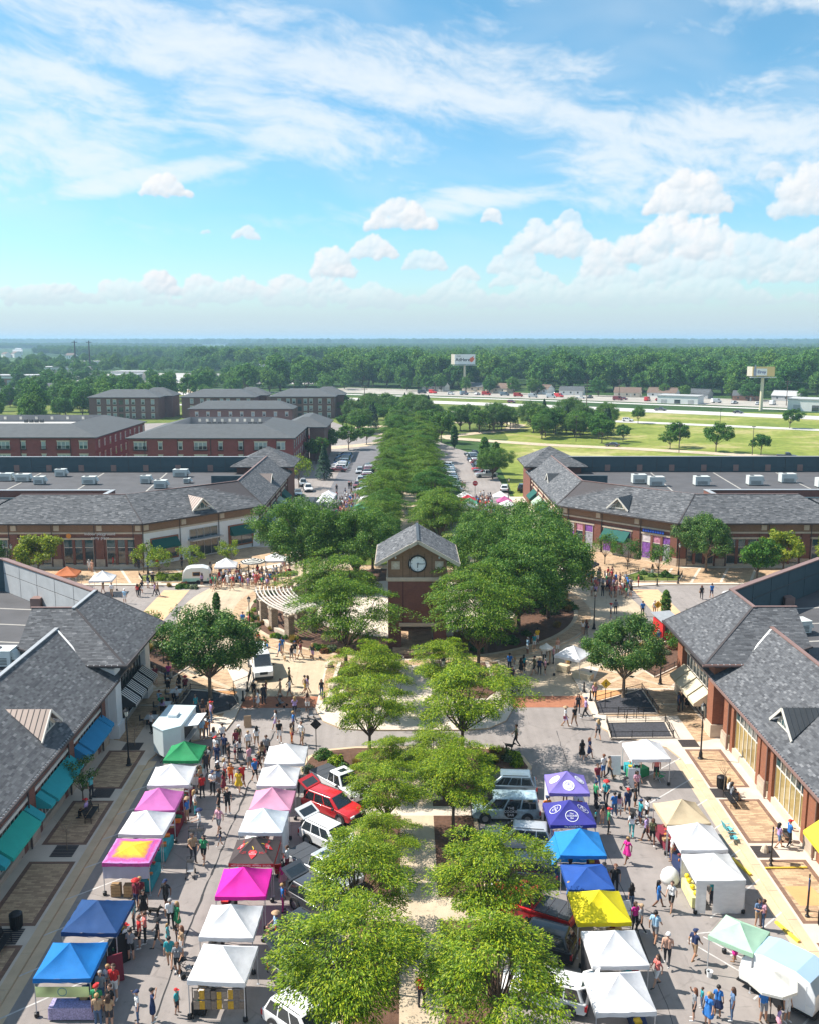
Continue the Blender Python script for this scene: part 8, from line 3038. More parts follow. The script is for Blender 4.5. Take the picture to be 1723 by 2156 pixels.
def urn(x, y, h, label, w=.7):
 t = empty('urn_planter', (x, y, .16))
 b = MB()
 b.box(-w, w, -w, w, 0, h)
 b.build('pedestal', STONEWALL, t)
 b = MB()
 b.box(-w - .1, w + .1, -w - .1, w + .1, h, h + .15)
 b.build('cap_stone', STONE, t)
 b = MB()
 b.lathe([(.4, h + .15), (.35, h + .25), (.8, h + .5), (1.05, h + .75), (1.08, h + .85), (.95, h + .85), (.9, h + .7)], n=24)
 b.build('bowl', STONE, t)
 b = MB()
 b.lathe([(.92, h + .76), (.5, h + .8), (.1, h + .81)], n=18)
 b.build('soil', MULCH, t)
 n = 260
 g = np.random.RandomState(int(abs(x * 10)))
 rr = np.sqrt(g.rand(n)) * .8
 th = g.rand(n) * 6.28
 C = np.stack([rr * np.cos(th), rr * np.sin(th), h + .85 + g.rand(n) * .25], 1)
 place('planting', leaves_mesh('planting', C, g.normal(size=(n, 3)) + [0, 0, 1], g.normal(size=(n, 3)), g.uniform(.12, .22, n), g.uniform(.05, .1, n), LEAF_LOC), t)
 tag(t, label, 'planter', 'stone urn planters')

urn(-1.15, 92.6, 1.15, 'stone urn planter left of the walk to the clock tower', .62)
urn(3.35, 92.6, 1.15, 'stone urn planter right of the walk to the clock tower', .62)
urn(-13.6, 120.2, 2.3, 'tall stone urn planter behind the pergola', .75)
urn(-13.8, 116.6, .6, 'low stone urn planter behind the pergola', .7)
for x, y, s_ in ((-7.0, 89.2, .9), (-6.0, 87.6, .6), (-8.0, 95.4, .7)):
 b = MB()
 b.lathe([(.5 * s_, 0), (.7 * s_, .15 * s_), (.6 * s_, .5 * s_), (.3 * s_, .7 * s_)], n=7)
 o = b.build('boulder', STONE, None, False, (x, y, .13))
 o.rotation_euler = (0, 0, x)
 tag(o, 'pale boulder in the mulch bed left of the plaza walk%s' % {.9: ', largest', .6: ', smallest', .7: ', farthest'}[s_], 'boulder')

def shrub_mesh(seed, m, n=700, grass=False):
 g = np.random.RandomState(seed)
 v = g.normal(size=(n, 3))
 v /= np.linalg.norm(v, axis=1, keepdims=True)
 v[:, 2] = np.abs(v[:, 2])
 if grass:
  th = g.rand(n) * 6.28
  tilt = g.uniform(.05, .7, n)
  d = np.stack([np.cos(th) * np.sin(tilt), np.sin(th) * np.sin(tilt), np.cos(tilt)], 1)
  l = g.uniform(.5, 1.0, n)
  C = d * (l / 2)[:, None] * .9 + np.stack([g.normal(size=n) * .12, g.normal(size=n) * .12, np.zeros(n)], 1)
  sd = np.stack([-np.sin(th), np.cos(th), np.zeros(n)], 1)
  return leaves_mesh('foliage', C, np.cross(d, sd), d, l * .9, np.full(n, .05), m)
 bl = 1 + .25 * np.sin(v[:, 0] * 5 + seed) * np.cos(v[:, 1] * 4)
 C = v * (g.uniform(.55, 1.0, n) ** .5 * bl)[:, None] * np.array([.62, .62, .62])
 return leaves_mesh('foliage', C, v + g.normal(size=(n, 3)) * .5, g.normal(size=(n, 3)), g.uniform(.12, .22, n), g.uniform(.07, .13, n), m)

LEAF_GRS = island_mat('ornamental_grass', [(0, (.16, .15, .05)), (.5, (.34, .24, .08)), (1, (.5, .33, .12))], .8, trans=.3)
LEAF_SAGE = island_mat('sage_leaf', [(0, (.07, .11, .06)), (.6, (.14, .19, .10)), (1, (.28, .30, .18))], .8, trans=.2)
LEAF_RED = island_mat('barberry_leaf', [(0, (.06, .03, .02)), (.5, (.14, .06, .03)), (1, (.30, .12, .05))], .8, trans=.2)
SHR = {'green': [shrub_mesh(1, LEAF_MID), shrub_mesh(2, LEAF_MAP)], 'bright': [shrub_mesh(3, LEAF_LOC), shrub_mesh(4, LEAF_LOC)], 'sage': [shrub_mesh(5, LEAF_SAGE)], 'red': [shrub_mesh(6, LEAF_RED)], 'grass': [shrub_mesh(7, LEAF_GRS, 600, True), shrub_mesh(8, LEAF_GRS, 600, True)]}
SWORD = {'green': 'dark green shrub', 'bright': 'bright green shrub', 'sage': 'grey-green shrub', 'red': 'reddish shrub', 'grass': 'tan tuft of ornamental grass'}

def shrub(kind, x, y, sc, where, z=.15):
 t = empty('shrub' if kind != 'grass' else 'grass_tuft', (x, y, z), fr.uniform(0, 6))
 t.scale = (sc * fr.uniform(.9, 1.25), sc * fr.uniform(.9, 1.25), sc)
 place('foliage', fr.choice(SHR[kind]), t)
 b = MB()
 b.tube((0, 0, -.05), (0, 0, .3), .04, .02, 5)
 b.build('stem', BARK, t)
 tag(t, '%s %s' % (SWORD[kind], where), 'shrub' if kind != 'grass' else 'grass', 'shrubs of the planting beds')

for k in range(26):
 a = R(fr.uniform(176, 262))
 r_ = fr.uniform(19.6, 20.9)
 shrub(fr.choice(['green', 'sage', 'red', 'bright', 'grass']), AX + r_ * math.cos(a), CY + r_ * math.sin(a), fr.uniform(.6, 1.05), 'in the bed round the pergola')
for k in range(16):
 a = R(fr.uniform(128, 176))
 r_ = fr.uniform(15, 20.6)
 shrub(fr.choice(['green', 'sage', 'bright', 'grass']), AX + r_ * math.cos(a), CY + r_ * math.sin(a), fr.uniform(.7, 1.15), 'in the bed behind the pergola')
for k in range(30):
 a = R(fr.uniform(-82, 40))
 r_ = fr.uniform(14.5, 20.6)
 shrub(fr.choice(['green', 'green', 'sage', 'grass', 'green']), AX + r_ * math.cos(a), CY + r_ * math.sin(a), fr.uniform(.8, 1.4), 'in the bed right of the clock tower')
for s in (-1, 1):
 for k in range(10):
  shrub(fr.choice(['sage', 'grass', 'bright', 'green']), mx(fr.uniform(4.2, 8.6), s), fr.uniform(69.8, 74.2), fr.uniform(.7, 1.1), 'on the %s bulb of the near median' % SIDEW[s])
 for k in range(12):
  shrub(fr.choice(['green', 'green', 'bright', 'red']), mx(fr.uniform(1.7, 3.7), s), fr.choice([fr.uniform(34, 50), fr.uniform(54.5, 63)]), fr.uniform(.55, .9), 'under the %s row of near locust trees' % SIDEW[s])
 for k in range(8):
  shrub(fr.choice(['green', 'sage', 'bright', 'red', 'grass']), mx(fr.uniform(24.6, 31), s), fr.uniform(96.5, 102.5), fr.uniform(.7, 1.1), 'in the corner bed behind the %s pavilion' % SIDEW[s])
 for k in range(7):
  shrub('bright' if s < 0 else 'green', mx(fr.uniform(32.5, 38), s), fr.uniform(131.8, 135.2), fr.uniform(.7, 1.0), 'in the clipped bed by the farther %s shops' % SIDEW[s])
 for k in range(6):
  shrub(fr.choice(['sage', 'green']), mx(fr.uniform(3.6, 7.4), s), fr.uniform(87.5, 96), fr.uniform(.5, .9), 'in the mulch bed %s of the plaza walk' % SIDEW[s])
for k in range(8):
 shrub(fr.choice(['sage', 'red', 'grass', 'green']), 30.2 + fr.uniform(0, 6), 110 + fr.uniform(-1.3, 1.3), fr.uniform(.7, 1.1), 'by the yellow warning sign', .0)
 shrub(fr.choice(['sage', 'red', 'grass', 'green']), -29.0 + fr.uniform(-4, 1), 128.5 + fr.uniform(-1, 1.2), fr.uniform(.7, 1.0), 'beside the cream camper', .0)

# ------------------------------------------------------------------ signs
SIGN_Y = mat('sign_yellow', (.75, .45, .02), .5, .05, 3)
for x, y, z, l in ((18.6, 83.9, .19, 'yellow diamond pedestrian sign before the right maple'), (30.6, 111.2, 0, 'yellow diamond sign by the ring drive bed')):
 t = empty('warning_sign', (x, y, z))
 b = MB()
 b.tube((0, 0, 0), (0, 0, 2.3), .035, n=8)
 b.build('post', BLACK, t)
 b = MB()
 s_ = .48
 b.faces([(0, -.05, 2.35 - s_), (s_, -.05, 2.35), (0, -.05, 2.35 + s_), (-s_, -.05, 2.35), (0, -.03, 2.35 - s_), (s_, -.03, 2.35), (0, -.03, 2.35 + s_), (-s_, -.03, 2.35)], [(0, 1, 2, 3), (7, 6, 5, 4), (0, 4, 5, 1), (1, 5, 6, 2), (2, 6, 7, 3), (3, 7, 4, 0)])
 b.build('plate', SIGN_Y, t)
 b = MB()
 b.tube((0, -.056, 2.47), (0, -.053, 2.53), .05, n=8)
 for p, q in (((0, 2.46), (0, 2.26)), ((0, 2.26), (-.1, 2.08)), ((0, 2.26), (.1, 2.08)), ((0, 2.42), (-.11, 2.30)), ((0, 2.42), (.11, 2.32))):
  b.tube((p[0], -.058, p[1]), (q[0], -.058, q[1]), .024, n=5)
 b.build('walking_figure', BLACK, t)
 tag(t, l, 'sign')
t = empty('warning_sign', (-7.4, 74.6, .13))
b = MB()
b.tube((0, 0, 0), (0, 0, 2.3), .035, n=8)
b.build('post', BLACK, t)
b = MB()
s_ = .48
b.faces([(0, .05, 2.35 - s_), (s_, .05, 2.35), (0, .05, 2.35 + s_), (-s_, .05, 2.35), (0, .03, 2.35 - s_), (s_, .03, 2.35), (0, .03, 2.35 + s_), (-s_, .03, 2.35)], [(0, 1, 2, 3), (7, 6, 5, 4), (0, 4, 5, 1), (1, 5, 6, 2), (2, 6, 7, 3), (3, 7, 4, 0)])
b.build('plate', BLACK, t)
tag(t, 'back of a black diamond sign at the tip of the near median', 'sign')
t = empty('stop_sign', (15.2, 205, .0))
b = MB()
b.tube((0, 0, 0), (0, 0, 3.0), .05, n=8)
b.build('post', BLACK, t)
b = MB()
b.lathe([(.6, 0), (.6, .03)], n=8)
o = b.build('plate', mat('sign_red', (.5, .02, .03), .5, .05, 3), t)
o.matrix_local = basis((0, -.06, 3.1), (1, 0, 0), (0, 0, 1)) @ Matrix.Rotation(R(22.5), 4, 'Z')
lettering('STOP', .42, PW, t, basis((0, -.1, 3.1), (1, 0, 0), (0, 0, 1)), .005)
tag(t, 'red octagonal stop sign behind the far right tents', 'sign')
SB = mat('sign_board_blue', (.02, .10, .35), .5, .1, 3)
for x, y, l in ((24.0, 57.2, 'farther'), (24.05, 51.6, 'nearer')):
 t = empty('wayfinding_sign', (x, y, .14), R(68))
 for sx in (-.32, .32):
  b = MB()
  b.lathe([(.14, 0), (.14, .06), (.08, .12), (.06, .3), (.045, .35), (.04, 2.3), (.06, 2.32), (.02, 2.42)], (sx, 0, 0), 12)
  b.build('post', BLACK, t)
 b = MB()
 b.box(-.28, .28, -.03, .03, 1.45, 2.15)
 b.build('board', SB, t)
 tag(t, 'blue sign board on two black posts, right pavement, ' + l, 'sign', 'blue sign boards on the right pavement')
b = MB()
b.tube((23.35, 56.5, .2), (26.1, 56.55, .2), .06, n=10)
o = b.build('yellow_bumper', YELLOW_L)
tag(o, 'long yellow parking bumper lying across the right pavement', 'bumper')
for x0, y0, x1, y1, l in ((21.7, 57.9, 22.2, 55.9, 'behind the white walled tent'), (21.9, 50.9, 22.5, 49.0, 'near the mint tent')):
 t = bar(None, 'wheel_stop', (x0, y0, .07), (x1, y1, .07), .18, .13, YELLOW_L)
 tag(t, 'yellow concrete wheel stop ' + l, 'wheel stop')

def aframe(x, y, rz, col, label, h=1.05, w=.62, z=0.0):
 t = empty('sandwich_board', (x, y, z), rz)
 for sg in (-1, 1):
  b = MB()
  b.faces([(-w / 2, sg * .28, .02), (w / 2, sg * .28, .02), (w / 2, sg * .03, h), (-w / 2, sg * .03, h), (-w / 2, sg * .25, .02), (w / 2, sg * .25, .02), (w / 2, sg * .005, h), (-w / 2, sg * .005, h)], [(0, 1, 2, 3), (7, 6, 5, 4), (0, 4, 5, 1), (1, 5, 6, 2), (2, 6, 7, 3), (3, 7, 4, 0)])
  b.build('board', cloth(col), t)
 tag(t, label, 'sandwich board')

aframe(-15.6, 46.0, .5, 'maroon', 'maroon sandwich board beside the bright blue tent in the corner', 1.5, .8)
aframe(-15.7, 47.6, .8, 'black', 'dark easel board beside the navy tent', 1.6, .7)
aframe(-14.0, 80.0, .3, 'tan', 'sandwich board in front of the food trailer')
aframe(16.6, 70.6, 0, 'white', 'tall white notice board left of the white tent by the beds', 1.5, .9)
aframe(17.6, 68.4, 0, 'white', 'tall white notice board before the white tent by the beds', 1.5, .9)

# ------------------------------------------------------------------ food trailer, campers, kiosk
t = empty('food_trailer', (-19.4, 75.6, 0), R(-4))
TRW = mat('trailer_white', (.58, .66, .68), .45, .06, 1)
b = MB()
b.prism([(-1.15, -2.0), (0, -3.0), (1.15, -2.0), (1.15, 2.4), (-1.15, 2.4)], .55, 2.75)
b.build('body', TRW, t)
b = MB()
b.prism([(-1.2, -2.02), (0, -3.05), (1.2, -2.02), (1.2, 2.45), (-1.2, 2.45)], 2.751, 2.85)
b.build('roof', mat('trailer_roof', (.50, .60, .64), .4, .08, 1), t)
b = MB()
b.box(-.4, .35, -.4, .5, 2.851, 3.08)
b.build('roof_vent', WHITE_P, t)
b = MB()
b.box(1.151, 1.18, -1.0, 1.4, 1.25, 2.3)
hch = b.build('serving_hatch', PLASTIC, t)
b = MB()
b.faces([(1.2, -1.1, 2.45), (1.2, 1.5, 2.45), (2.35, 1.5, 2.6), (2.35, -1.1, 2.6), (1.2, -1.1, 2.40), (1.2, 1.5, 2.40), (2.35, 1.5, 2.55), (2.35, -1.1, 2.55)], [(0, 1, 2, 3), (7, 6, 5, 4), (0, 4, 5, 1), (1, 5, 6, 2), (2, 6, 7, 3), (3, 7, 4, 0)])
b.build('hatch_flap', WHITE_P, t)
b = MB()
b.box(1.18, 1.55, -1.0, 1.4, 1.15, 1.2)
b.build('counter', GREY_M, t)
for sx in (-1.05, 1.05):
 b = MB()
 b.tube((sx - .11, .3, .34), (sx + .11, .3, .34), .34, n=16)
 w = b.build('wheel', TYRE, t)
b = MB()
b.tube((0, -3.0, .5), (0, -3.9, .5), .06, n=6)
b.build('hitch', BLACK, t)
tag(t, 'pale grey food trailer with an open serving hatch left of the street', 'food trailer')
LAND.append((-18.5, 75.6, 'the food trailer'))

def camper(x, y, rz, label, L=4.2, W=2.1, col=(.80, .78, .70), band=(.35, .62, .52), z=0.0, roofc=None):
 t = empty('camper_trailer', (x, y, z), rz)
 m = mat('camper_%d' % int(abs(x * 10)), col, .35, .04, 1, coat=.3)
 b = MB()
 prof = [(-L / 2, .45), (-L / 2 - .05, 1.0), (-L / 2 + .08, 1.7), (-L / 2 + .5, 2.25), (-L / 2 + 1.2, 2.45), (L / 2 - 1.1, 2.45), (L / 2 - .35, 2.2), (L / 2 - .02, 1.6), (L / 2, .9), (L / 2 - .1, .45)]
 n = len(prof)
 P = [(px, -W / 2, pz) for px, pz in prof] + [(px, W / 2, pz) for px, pz in prof]
 b.faces(P, [tuple(range(n)), tuple(range(2 * n - 1, n - 1, -1))] + [(i, n + i, n + (i + 1) % n, (i + 1) % n) for i in range(n)])
 o = place('body', bevel_mesh(b, 'body', m, .06, 2), t)
 b = MB()
 for i in range(2, 7):
  (ax, az), (cx, cz) = prof[i], prof[i + 1]
  b.faces([(ax, -W / 2 + .03, az + .012), (ax, W / 2 - .03, az + .012), (cx, W / 2 - .03, cz + .012), (cx, -W / 2 + .03, cz + .012)], [(0, 1, 2, 3)])
 b.build('roof_skin', mat('camper_roof_%d' % int(abs(x * 10)), roofc or (.78, .80, .82), .3, .05, 1, metal=.2), t, True)
 b = MB()
 b.box(-L / 2 + .1, L / 2 - .1, -W / 2 - .012, -W / 2 + .01, .5, .95)
 b.build('painted_band', mat('camper_band_%d' % int(abs(x * 10)), band, .4, .08, 2), t)
 b = MB()
 b.box(-.55, .55, -W / 2 - .03, -W / 2 + .01, 1.25, 1.85)
 w = b.build('serving_window', mat('camper_wood', (.45, .25, .08), .6, .15, 5), t)
 b = MB()
 b.box(-.46, .46, -W / 2 - .036, -W / 2 - .029, 1.32, 1.78)
 b.build('opening', PLASTIC, w)
 b = MB()
 b.box(L * .22, L * .38, -W / 2 - .02, -W / 2 + .01, .55, 2.0)
 b.build('door', m, t)
 b = MB()
 b.box(-L / 2 - .045, -L / 2 + .02, -.6, .6, 1.2, 1.65)
 b.build('end_window', GLASS_D, t)
 for sy in (-1, 1):
  b = MB()
  b.tube((.2, sy * (W / 2 - .02) - .1, .33), (.2, sy * (W / 2 - .02) + .1, .33), .33, n=16)
  b.build('wheel', TYRE, t)
 b = MB()
 b.box(-L / 2 - .1, L / 2 + .05, -W / 2 - .06, W / 2 + .06, .36, .45)
 b.build('chassis', BLACK, t)
 b = MB()
 b.tube((L / 2, 0, .42), (L / 2 + .9, 0, .42), .05, n=6)
 b.build('hitch', BLACK, t)
 return tag(t, label, 'camper trailer')

camper(19.9, 44.5, R(-48), 'vintage camper trailer with a silver roof and wooden serving window at the lower right', 4.1, 2.1, (.74, .76, .78), (.78, .78, .76), roofc=(.42, .58, .76))
camper(-29.4, 130.9, R(8), 'cream vintage camper with a green band by the left ring drive', 3.9, 2.0, z=0.0)
LAND += [(19.9, 44.5, 'the camper trailer'), (-29.4, 131, 'the cream camper')]
t = empty('kiosk', (29.9, 105.0, .13), R(15))
b = MB()
b.box(-1.0, 1.0, -1.1, 1.1, 0, 2.3)
b.build('body', mat('kiosk_red', (.55, .03, .03), .5, .1, 2), t)
b = MB()
b.hexa([(-1.25, -1.35, 2.3), (1.25, -1.35, 2.3), (1.25, 1.35, 2.75), (-1.25, 1.35, 2.75), (-1.25, -1.35, 2.38), (1.25, -1.35, 2.38), (1.25, 1.35, 2.83), (-1.25, 1.35, 2.83)])
b.build('roof', GREY_M, t)
b = MB()
b.box(-.7, .7, -1.13, -1.08, 1.0, 1.9)
b.build('hatch', PLASTIC, t)
for k in range(7):
 b = MB()
 b.box(1.0, 1.03, -1.05 + k * .3, -.78 + k * .3, .05, 2.28)
 b.build('plank', mat('kiosk_wood', (.3, .15, .06), .7, .2, 5), t)
tag(t, 'red kiosk with a metal roof behind the right maple', 'kiosk')

def parasol(x, y, h, r, label, striped=False, z=0.0):
 t = empty('parasol', (x, y, z))
 b = MB()
 b.tube((0, 0, 0), (0, 0, h + .35), .025, n=8)
 b.build('pole', BLACK, t)
 b = MB()
 b.box(-.3, .3, -.3, .3, 0, .07)
 b.build('base', BLACK, t)
 cols = [mat('parasol_white', (.74, .72, .66), .8, .04, 2, trans=.2), AW_BLACK]
 n = 8
 for k in range(n):
  a0, a1 = 2 * math.pi * k / n, 2 * math.pi * (k + 1) / n
  q = MB()
  rings = 8 if striped else 3
  for j in range(rings):
   f0, f1 = j / rings, (j + 1) / rings
   zf = lambda f: h + .5 * (1 - f) - .06 * math.sin(math.pi * f)
   pts = [(r * f0 * math.cos(a0), r * f0 * math.sin(a0), zf(f0)), (r * f1 * math.cos(a0), r * f1 * math.sin(a0), zf(f1)), (r * f1 * math.cos(a1), r * f1 * math.sin(a1), zf(f1)), (r * f0 * math.cos(a1), r * f0 * math.sin(a1), zf(f0))]
   q.poly(pts[1:] if j == 0 else pts, j % 2 if striped else 0)
  q.poly([(r * math.cos(a0), r * math.sin(a0), h), (r * math.cos(a1), r * math.sin(a1), h), (r * math.cos(a1), r * math.sin(a1), h - .14), (r * math.cos(a0), r * math.sin(a0), h - .14)])
  q.build('panel', cols, t)
 tag(t, label, 'parasol')

parasol(18.5, 42.8, 2.2, 1.25, 'cream parasol before the camper trailer')
parasol(-22.0, 134.6, 2.3, 1.9, 'black and white striped parasol by the left ring drive', True)
parasol(14.9, 96.4, 1.9, .75, 'small parasol over the queue on the right ring drive')

def chair(x, y, rz, col, label):
 t = empty('folding_chair', (x, y, 0), rz)
 m = cloth(col)
 b = MB()
 b.faces([(-.28, -.25, .42), (.28, -.25, .42), (.28, .22, .38), (-.28, .22, .38), (-.28, -.25, .40), (.28, -.25, .40), (.28, .22, .36), (-.28, .22, .36)], [(0, 1, 2, 3), (7, 6, 5, 4), (0, 4, 5, 1), (2, 6, 7, 3)])
 b.build('seat', m, t)
 b = MB()
 b.faces([(-.28, .22, .40), (.28, .22, .40), (.30, .42, .95), (-.30, .42, .95), (-.28, .24, .40), (.28, .24, .40), (.30, .44, .95), (-.30, .44, .95)], [(0, 1, 2, 3), (7, 6, 5, 4), (2, 6, 7, 3)])
 b.build('back', m, t)
 for sx in (-1, 1):
  b = MB()
  b.tube((sx * .30, -.3, 0), (sx * .30, .42, .9), .014, n=5)
  b.build('leg', LEGM, t)
  b = MB()
  b.tube((sx * .30, .35, 0), (sx * .30, -.27, .58), .014, n=5)
  b.build('leg', LEGM, t)
  b = MB()
  b.box(sx * .30 - .03, sx * .30 + .03, -.27, .3, .58, .6)
  b.build('armrest', m, t)
 tag(t, label, 'chair', 'folding chairs behind the stalls')

chair(22.5, 61.2, R(100), 'aqua', 'turquoise folding chair by the right kerb, farther')
chair(22.45, 60.0, R(80), 'aqua', 'turquoise folding chair by the right kerb, nearer')
chair(19.9, 69.3, R(40), 'green', 'bright green folding chair under the white tent by the beds')
chair(13.2, 51.3, R(10), 'white', 'white folding chair under the royal blue tent')
table(18.3, 70.0, .5, 1.7, .75, cloth('green'), 'green-draped table under the white tent by the beds')
table(18.0, 91.8, -.6, 2.0, .8, mat('cloth_cream', (.62, .52, .36), .8, .05, 3), 'cream-draped table under the white tent by the right maple')
table(16.4, 94.2, -.6, 1.2, .8, mat('cloth_cream', (.62, .52, .36)), 'short cream-draped table left of the tent by the right maple')
table(-16.9, 43.2, 0, 2.3, .75, mat('cloth_pattern', (.34, .30, .48), .8, .6, 14), 'purple patterned table before the bright blue tent in the corner')
b = MB()
b.box(-1.35, 1.35, -.01, .01, 1.2, 1.78)
o = b.build('stall_banner', mat('banner_pastel', (.55, .62, .28), .7, .7, .9, detail=1), None, False, (-17.35, 43.06, 0))
disc_ring(o, basis((0, -.02, 1.5), (1, 0, 0), (0, 0, 1)), .2, .24, mat('banner_ink', (.1, .25, .3), .7, .1, 3))
tag(o, 'pastel banner hanging from the bright blue corner tent', 'banner')
t = empty('display_rack', (-9.4, 42.95, 0))
for zz in (.6, 1.15, 1.75):
 bar(t, 'rail', (-1.35, 0, zz), (1.35, 0, zz), .03, .03, BLACK)
for sx in (-1.35, 1.35):
 bar(t, 'upright', (sx, 0, 0), (sx, .001, 1.8), .04, .04, BLACK)
tag(t, 'black rack before the nearest white tent of the inner left row', 'rack')
wood_c = [(.30, .24, .19), (.22, .17, .13), (.55, .32, .03), (.42, .33, .22), (.18, .15, .13)]
for k in range(9):
 for j, zz in enumerate((1.18, .62)):
  w, h_ = fr.uniform(.22, .3), fr.uniform(.38, .52)
  b = MB()
  b.box(-w / 2, w / 2, -.03, 0, 0, h_)
  o = b.build('wooden_plaque', mat('plaque_%d' % (k % 5), wood_c[(k * 2 + j) % 5] if (k, j) != (4, 0) else (.6, .36, .02), .7, .35, 9), None, False, (-10.55 + k * .29, 42.9, zz))
  tag(o, 'carved wooden plaque hanging on the rack, %s row, %s from the left' % (['upper', 'lower'][j], ['first', 'second', 'third', 'fourth', 'fifth', 'sixth', 'seventh', 'eighth', 'ninth'][k]), 'plaque', 'wooden plaques on the rack')
for k, (x, y) in enumerate(((-17.9, 53.9), (-17.1, 53.85), (-16.5, 53.9))):
 t = empty('wooden_crate', (x, y, 0))
 for j in range(4):
  b = MB()
  b.box(-.3, .3, -.2, -.18, .03 + j * .2, .19 + j * .2)
  b.build('slat', mat('crate_wood', (.42, .27, .13)), t)
 b = MB()
 b.box(-.29, .29, -.18, .2, 0, .8)
 b.build('box', mat('crate_wood_dark', (.30, .19, .09), .8, .2, 8), t)
 tag(t, 'stacked wooden crate below the tie-dyed tent, %s' % ['left', 'middle', 'right'][k], 'crate')
b = MB()
b.lathe([(.5, 0), (.62, .3), (.52, .7), (.28, .95), (.05, 1.0)], n=18)
o = b.build('white_inflatable', AW_WHITE, None, True, (16.8, 55.2, 0))
tag(o, 'white rounded inflatable at the corner of the white walled tent', 'inflatable')
for k, (x, y, z_) in enumerate(((17.6, 53.9, .742), (17.6, 53.2, .742), (17.6, 52.5, .742), (17.62, 54.4, .742))):
 b = MB()
 b.lathe([(.03, 0), (.13, .1), (.16, .2), (.12, .3), (.02, .34)], n=14)
 o = b.build('balloon', mat('balloon_yellow', (.8, .6, .02), .35, .05, 4), None, True, (x, y, z_))
 tag(o, 'yellow balloon on the left table of the white walled tent, %s' % ['second farthest', 'second nearest', 'nearest', 'farthest'][k], 'balloon')
for x, y, l in ((16.45, 46.1, 'weighing down the mint tent leg'), (22.3, 43.4, 'behind the camper trailer')):
 b = MB()
 b.lathe([(.13, 0), (.17, .33), (.18, .35), (.15, .34), (.12, .05)], n=14)
 o = b.build('bucket', WHITE_P, None, False, (x, y, .0))
 tag(o, 'white plastic bucket ' + l, 'bucket')
table(17.62, 53.4, 1.57, 2.2, .6, mat('cloth_lemon', (.7, .66, .3), .8, .2, 3), 'lemon yellow table at the open side of the white walled tent')
t = empty('wagon', (-7.9, 56.2, 0), .3)
b = MB()
for a in ((-.5, .5, -.3, -.28), (-.5, .5, .28, .3), (-.5, -.48, -.3, .3), (.48, .5, -.3, .3)):
 b.box(*a, .3, .6)
b.box(-.5, .5, -.3, .3, .28, .3)
b.build('tub', mat('wagon_red', (.45, .03, .03), .6, .1, 4), t)
for sx in (-.35, .35):
 for sy in (-.28, .28):
  b = MB()
  b.tube((sx, sy - .03, .13), (sx, sy + .03, .13), .13, n=12)
  b.build('wheel', TYRE, t)
tag(t, 'red folding wagon beside the pepper-printed tent', 'wagon')

def stroller(x, y, rz, label, col='black', double=False):
 t = empty('stroller', (x, y, 0), rz)
 for k in ((0,) if not double else (-.26, .26)):
  b = MB()
  b.faces([(k - .2, -.25, .42), (k + .2, -.25, .42), (k + .2, .1, .36), (k - .2, .1, .36), (k - .2, .3, .85), (k + .2, .3, .85)], [(0, 1, 2, 3), (3, 2, 5, 4)])
  b.build('seat', cloth('grey' if col == 'black' else col), t)
  b = MB()
  n = 6
  for i in range(n):
   a0, a1 = math.pi * .15 + math.pi * .6 * i / n, math.pi * .15 + math.pi * .6 * (i + 1) / n
   b.poly([(k - .22, .18 - .3 * math.cos(a0) * -1, .72 + .3 * math.sin(a0)), (k + .22, .18 + .3 * math.cos(a0), .72 + .3 * math.sin(a0)), (k + .22, .18 + .3 * math.cos(a1), .72 + .3 * math.sin(a1)), (k - .22, .18 + .3 * math.cos(a1), .72 + .3 * math.sin(a1))])
  b.build('hood', cloth(col), t, True)
 w = .26 if not double else .5
 for sx in (-w, w):
  for sy, r_ in ((-.42, .12), (.32, .15)):
   b = MB()
   b.tube((sx - .025, sy, r_), (sx + .025, sy, r_), r_, n=12)
   b.build('wheel', TYRE, t)
  b = MB()
  b.tube((sx, -.42, .14), (sx, .2, .6), .014, n=5)
  b.tube((sx, .32, .16), (sx, -.05, .6), .014, n=5)
  b.tube((sx, .2, .6), (sx, .55, 1.02), .014, n=5)
  b.build('frame', BLACK, t)
 b = MB()
 b.tube((-w, .55, 1.02), (w, .55, 1.02), .018, n=6)
 b.build('handle', BLACK, t)
 tag(t, label, 'stroller', 'strollers among the crowd')

for x, y, rz, l, dbl in ((-11.85, 46.4, 2.2, 'beside the nearest white tents', 0), (-9.6, 81.3, .3, 'on the left crosswalk apron, left', 0), (-8.5, 81.7, .3, 'on the left crosswalk apron, right', 0), (-14.3, 60.0, .1, 'with two hoods, in the left lane', 1), (-13.8, 56.1, .1, 'in the left lane before the tie-dyed tent', 0), (-12.5, 73.5, .4, 'in the crowd by the green tent, right', 0), (-13.3, 72.6, .5, 'in the crowd by the green tent, left', 0), (14.4, 65.0, 1.5, 'beside the lavender tent', 0), (16.9, 67.7, .6, 'below the white tent by the beds', 0), (16.4, 63.0, 2.5, 'in the crowd on the right lane', 0), (26.1, 60.2, 2.9, 'on the right pavement', 0), (10.8, 88.0, 2, 'under the trees at the right crosswalk', 0), (30.6, 126.2, 1, 'on the far right ring drive', 0), (-11.6, 84.8, 1.2, 'on the left crosswalk, among the group', 0)):
 stroller(x, y, rz, 'black stroller ' + l, 'black', bool(dbl))

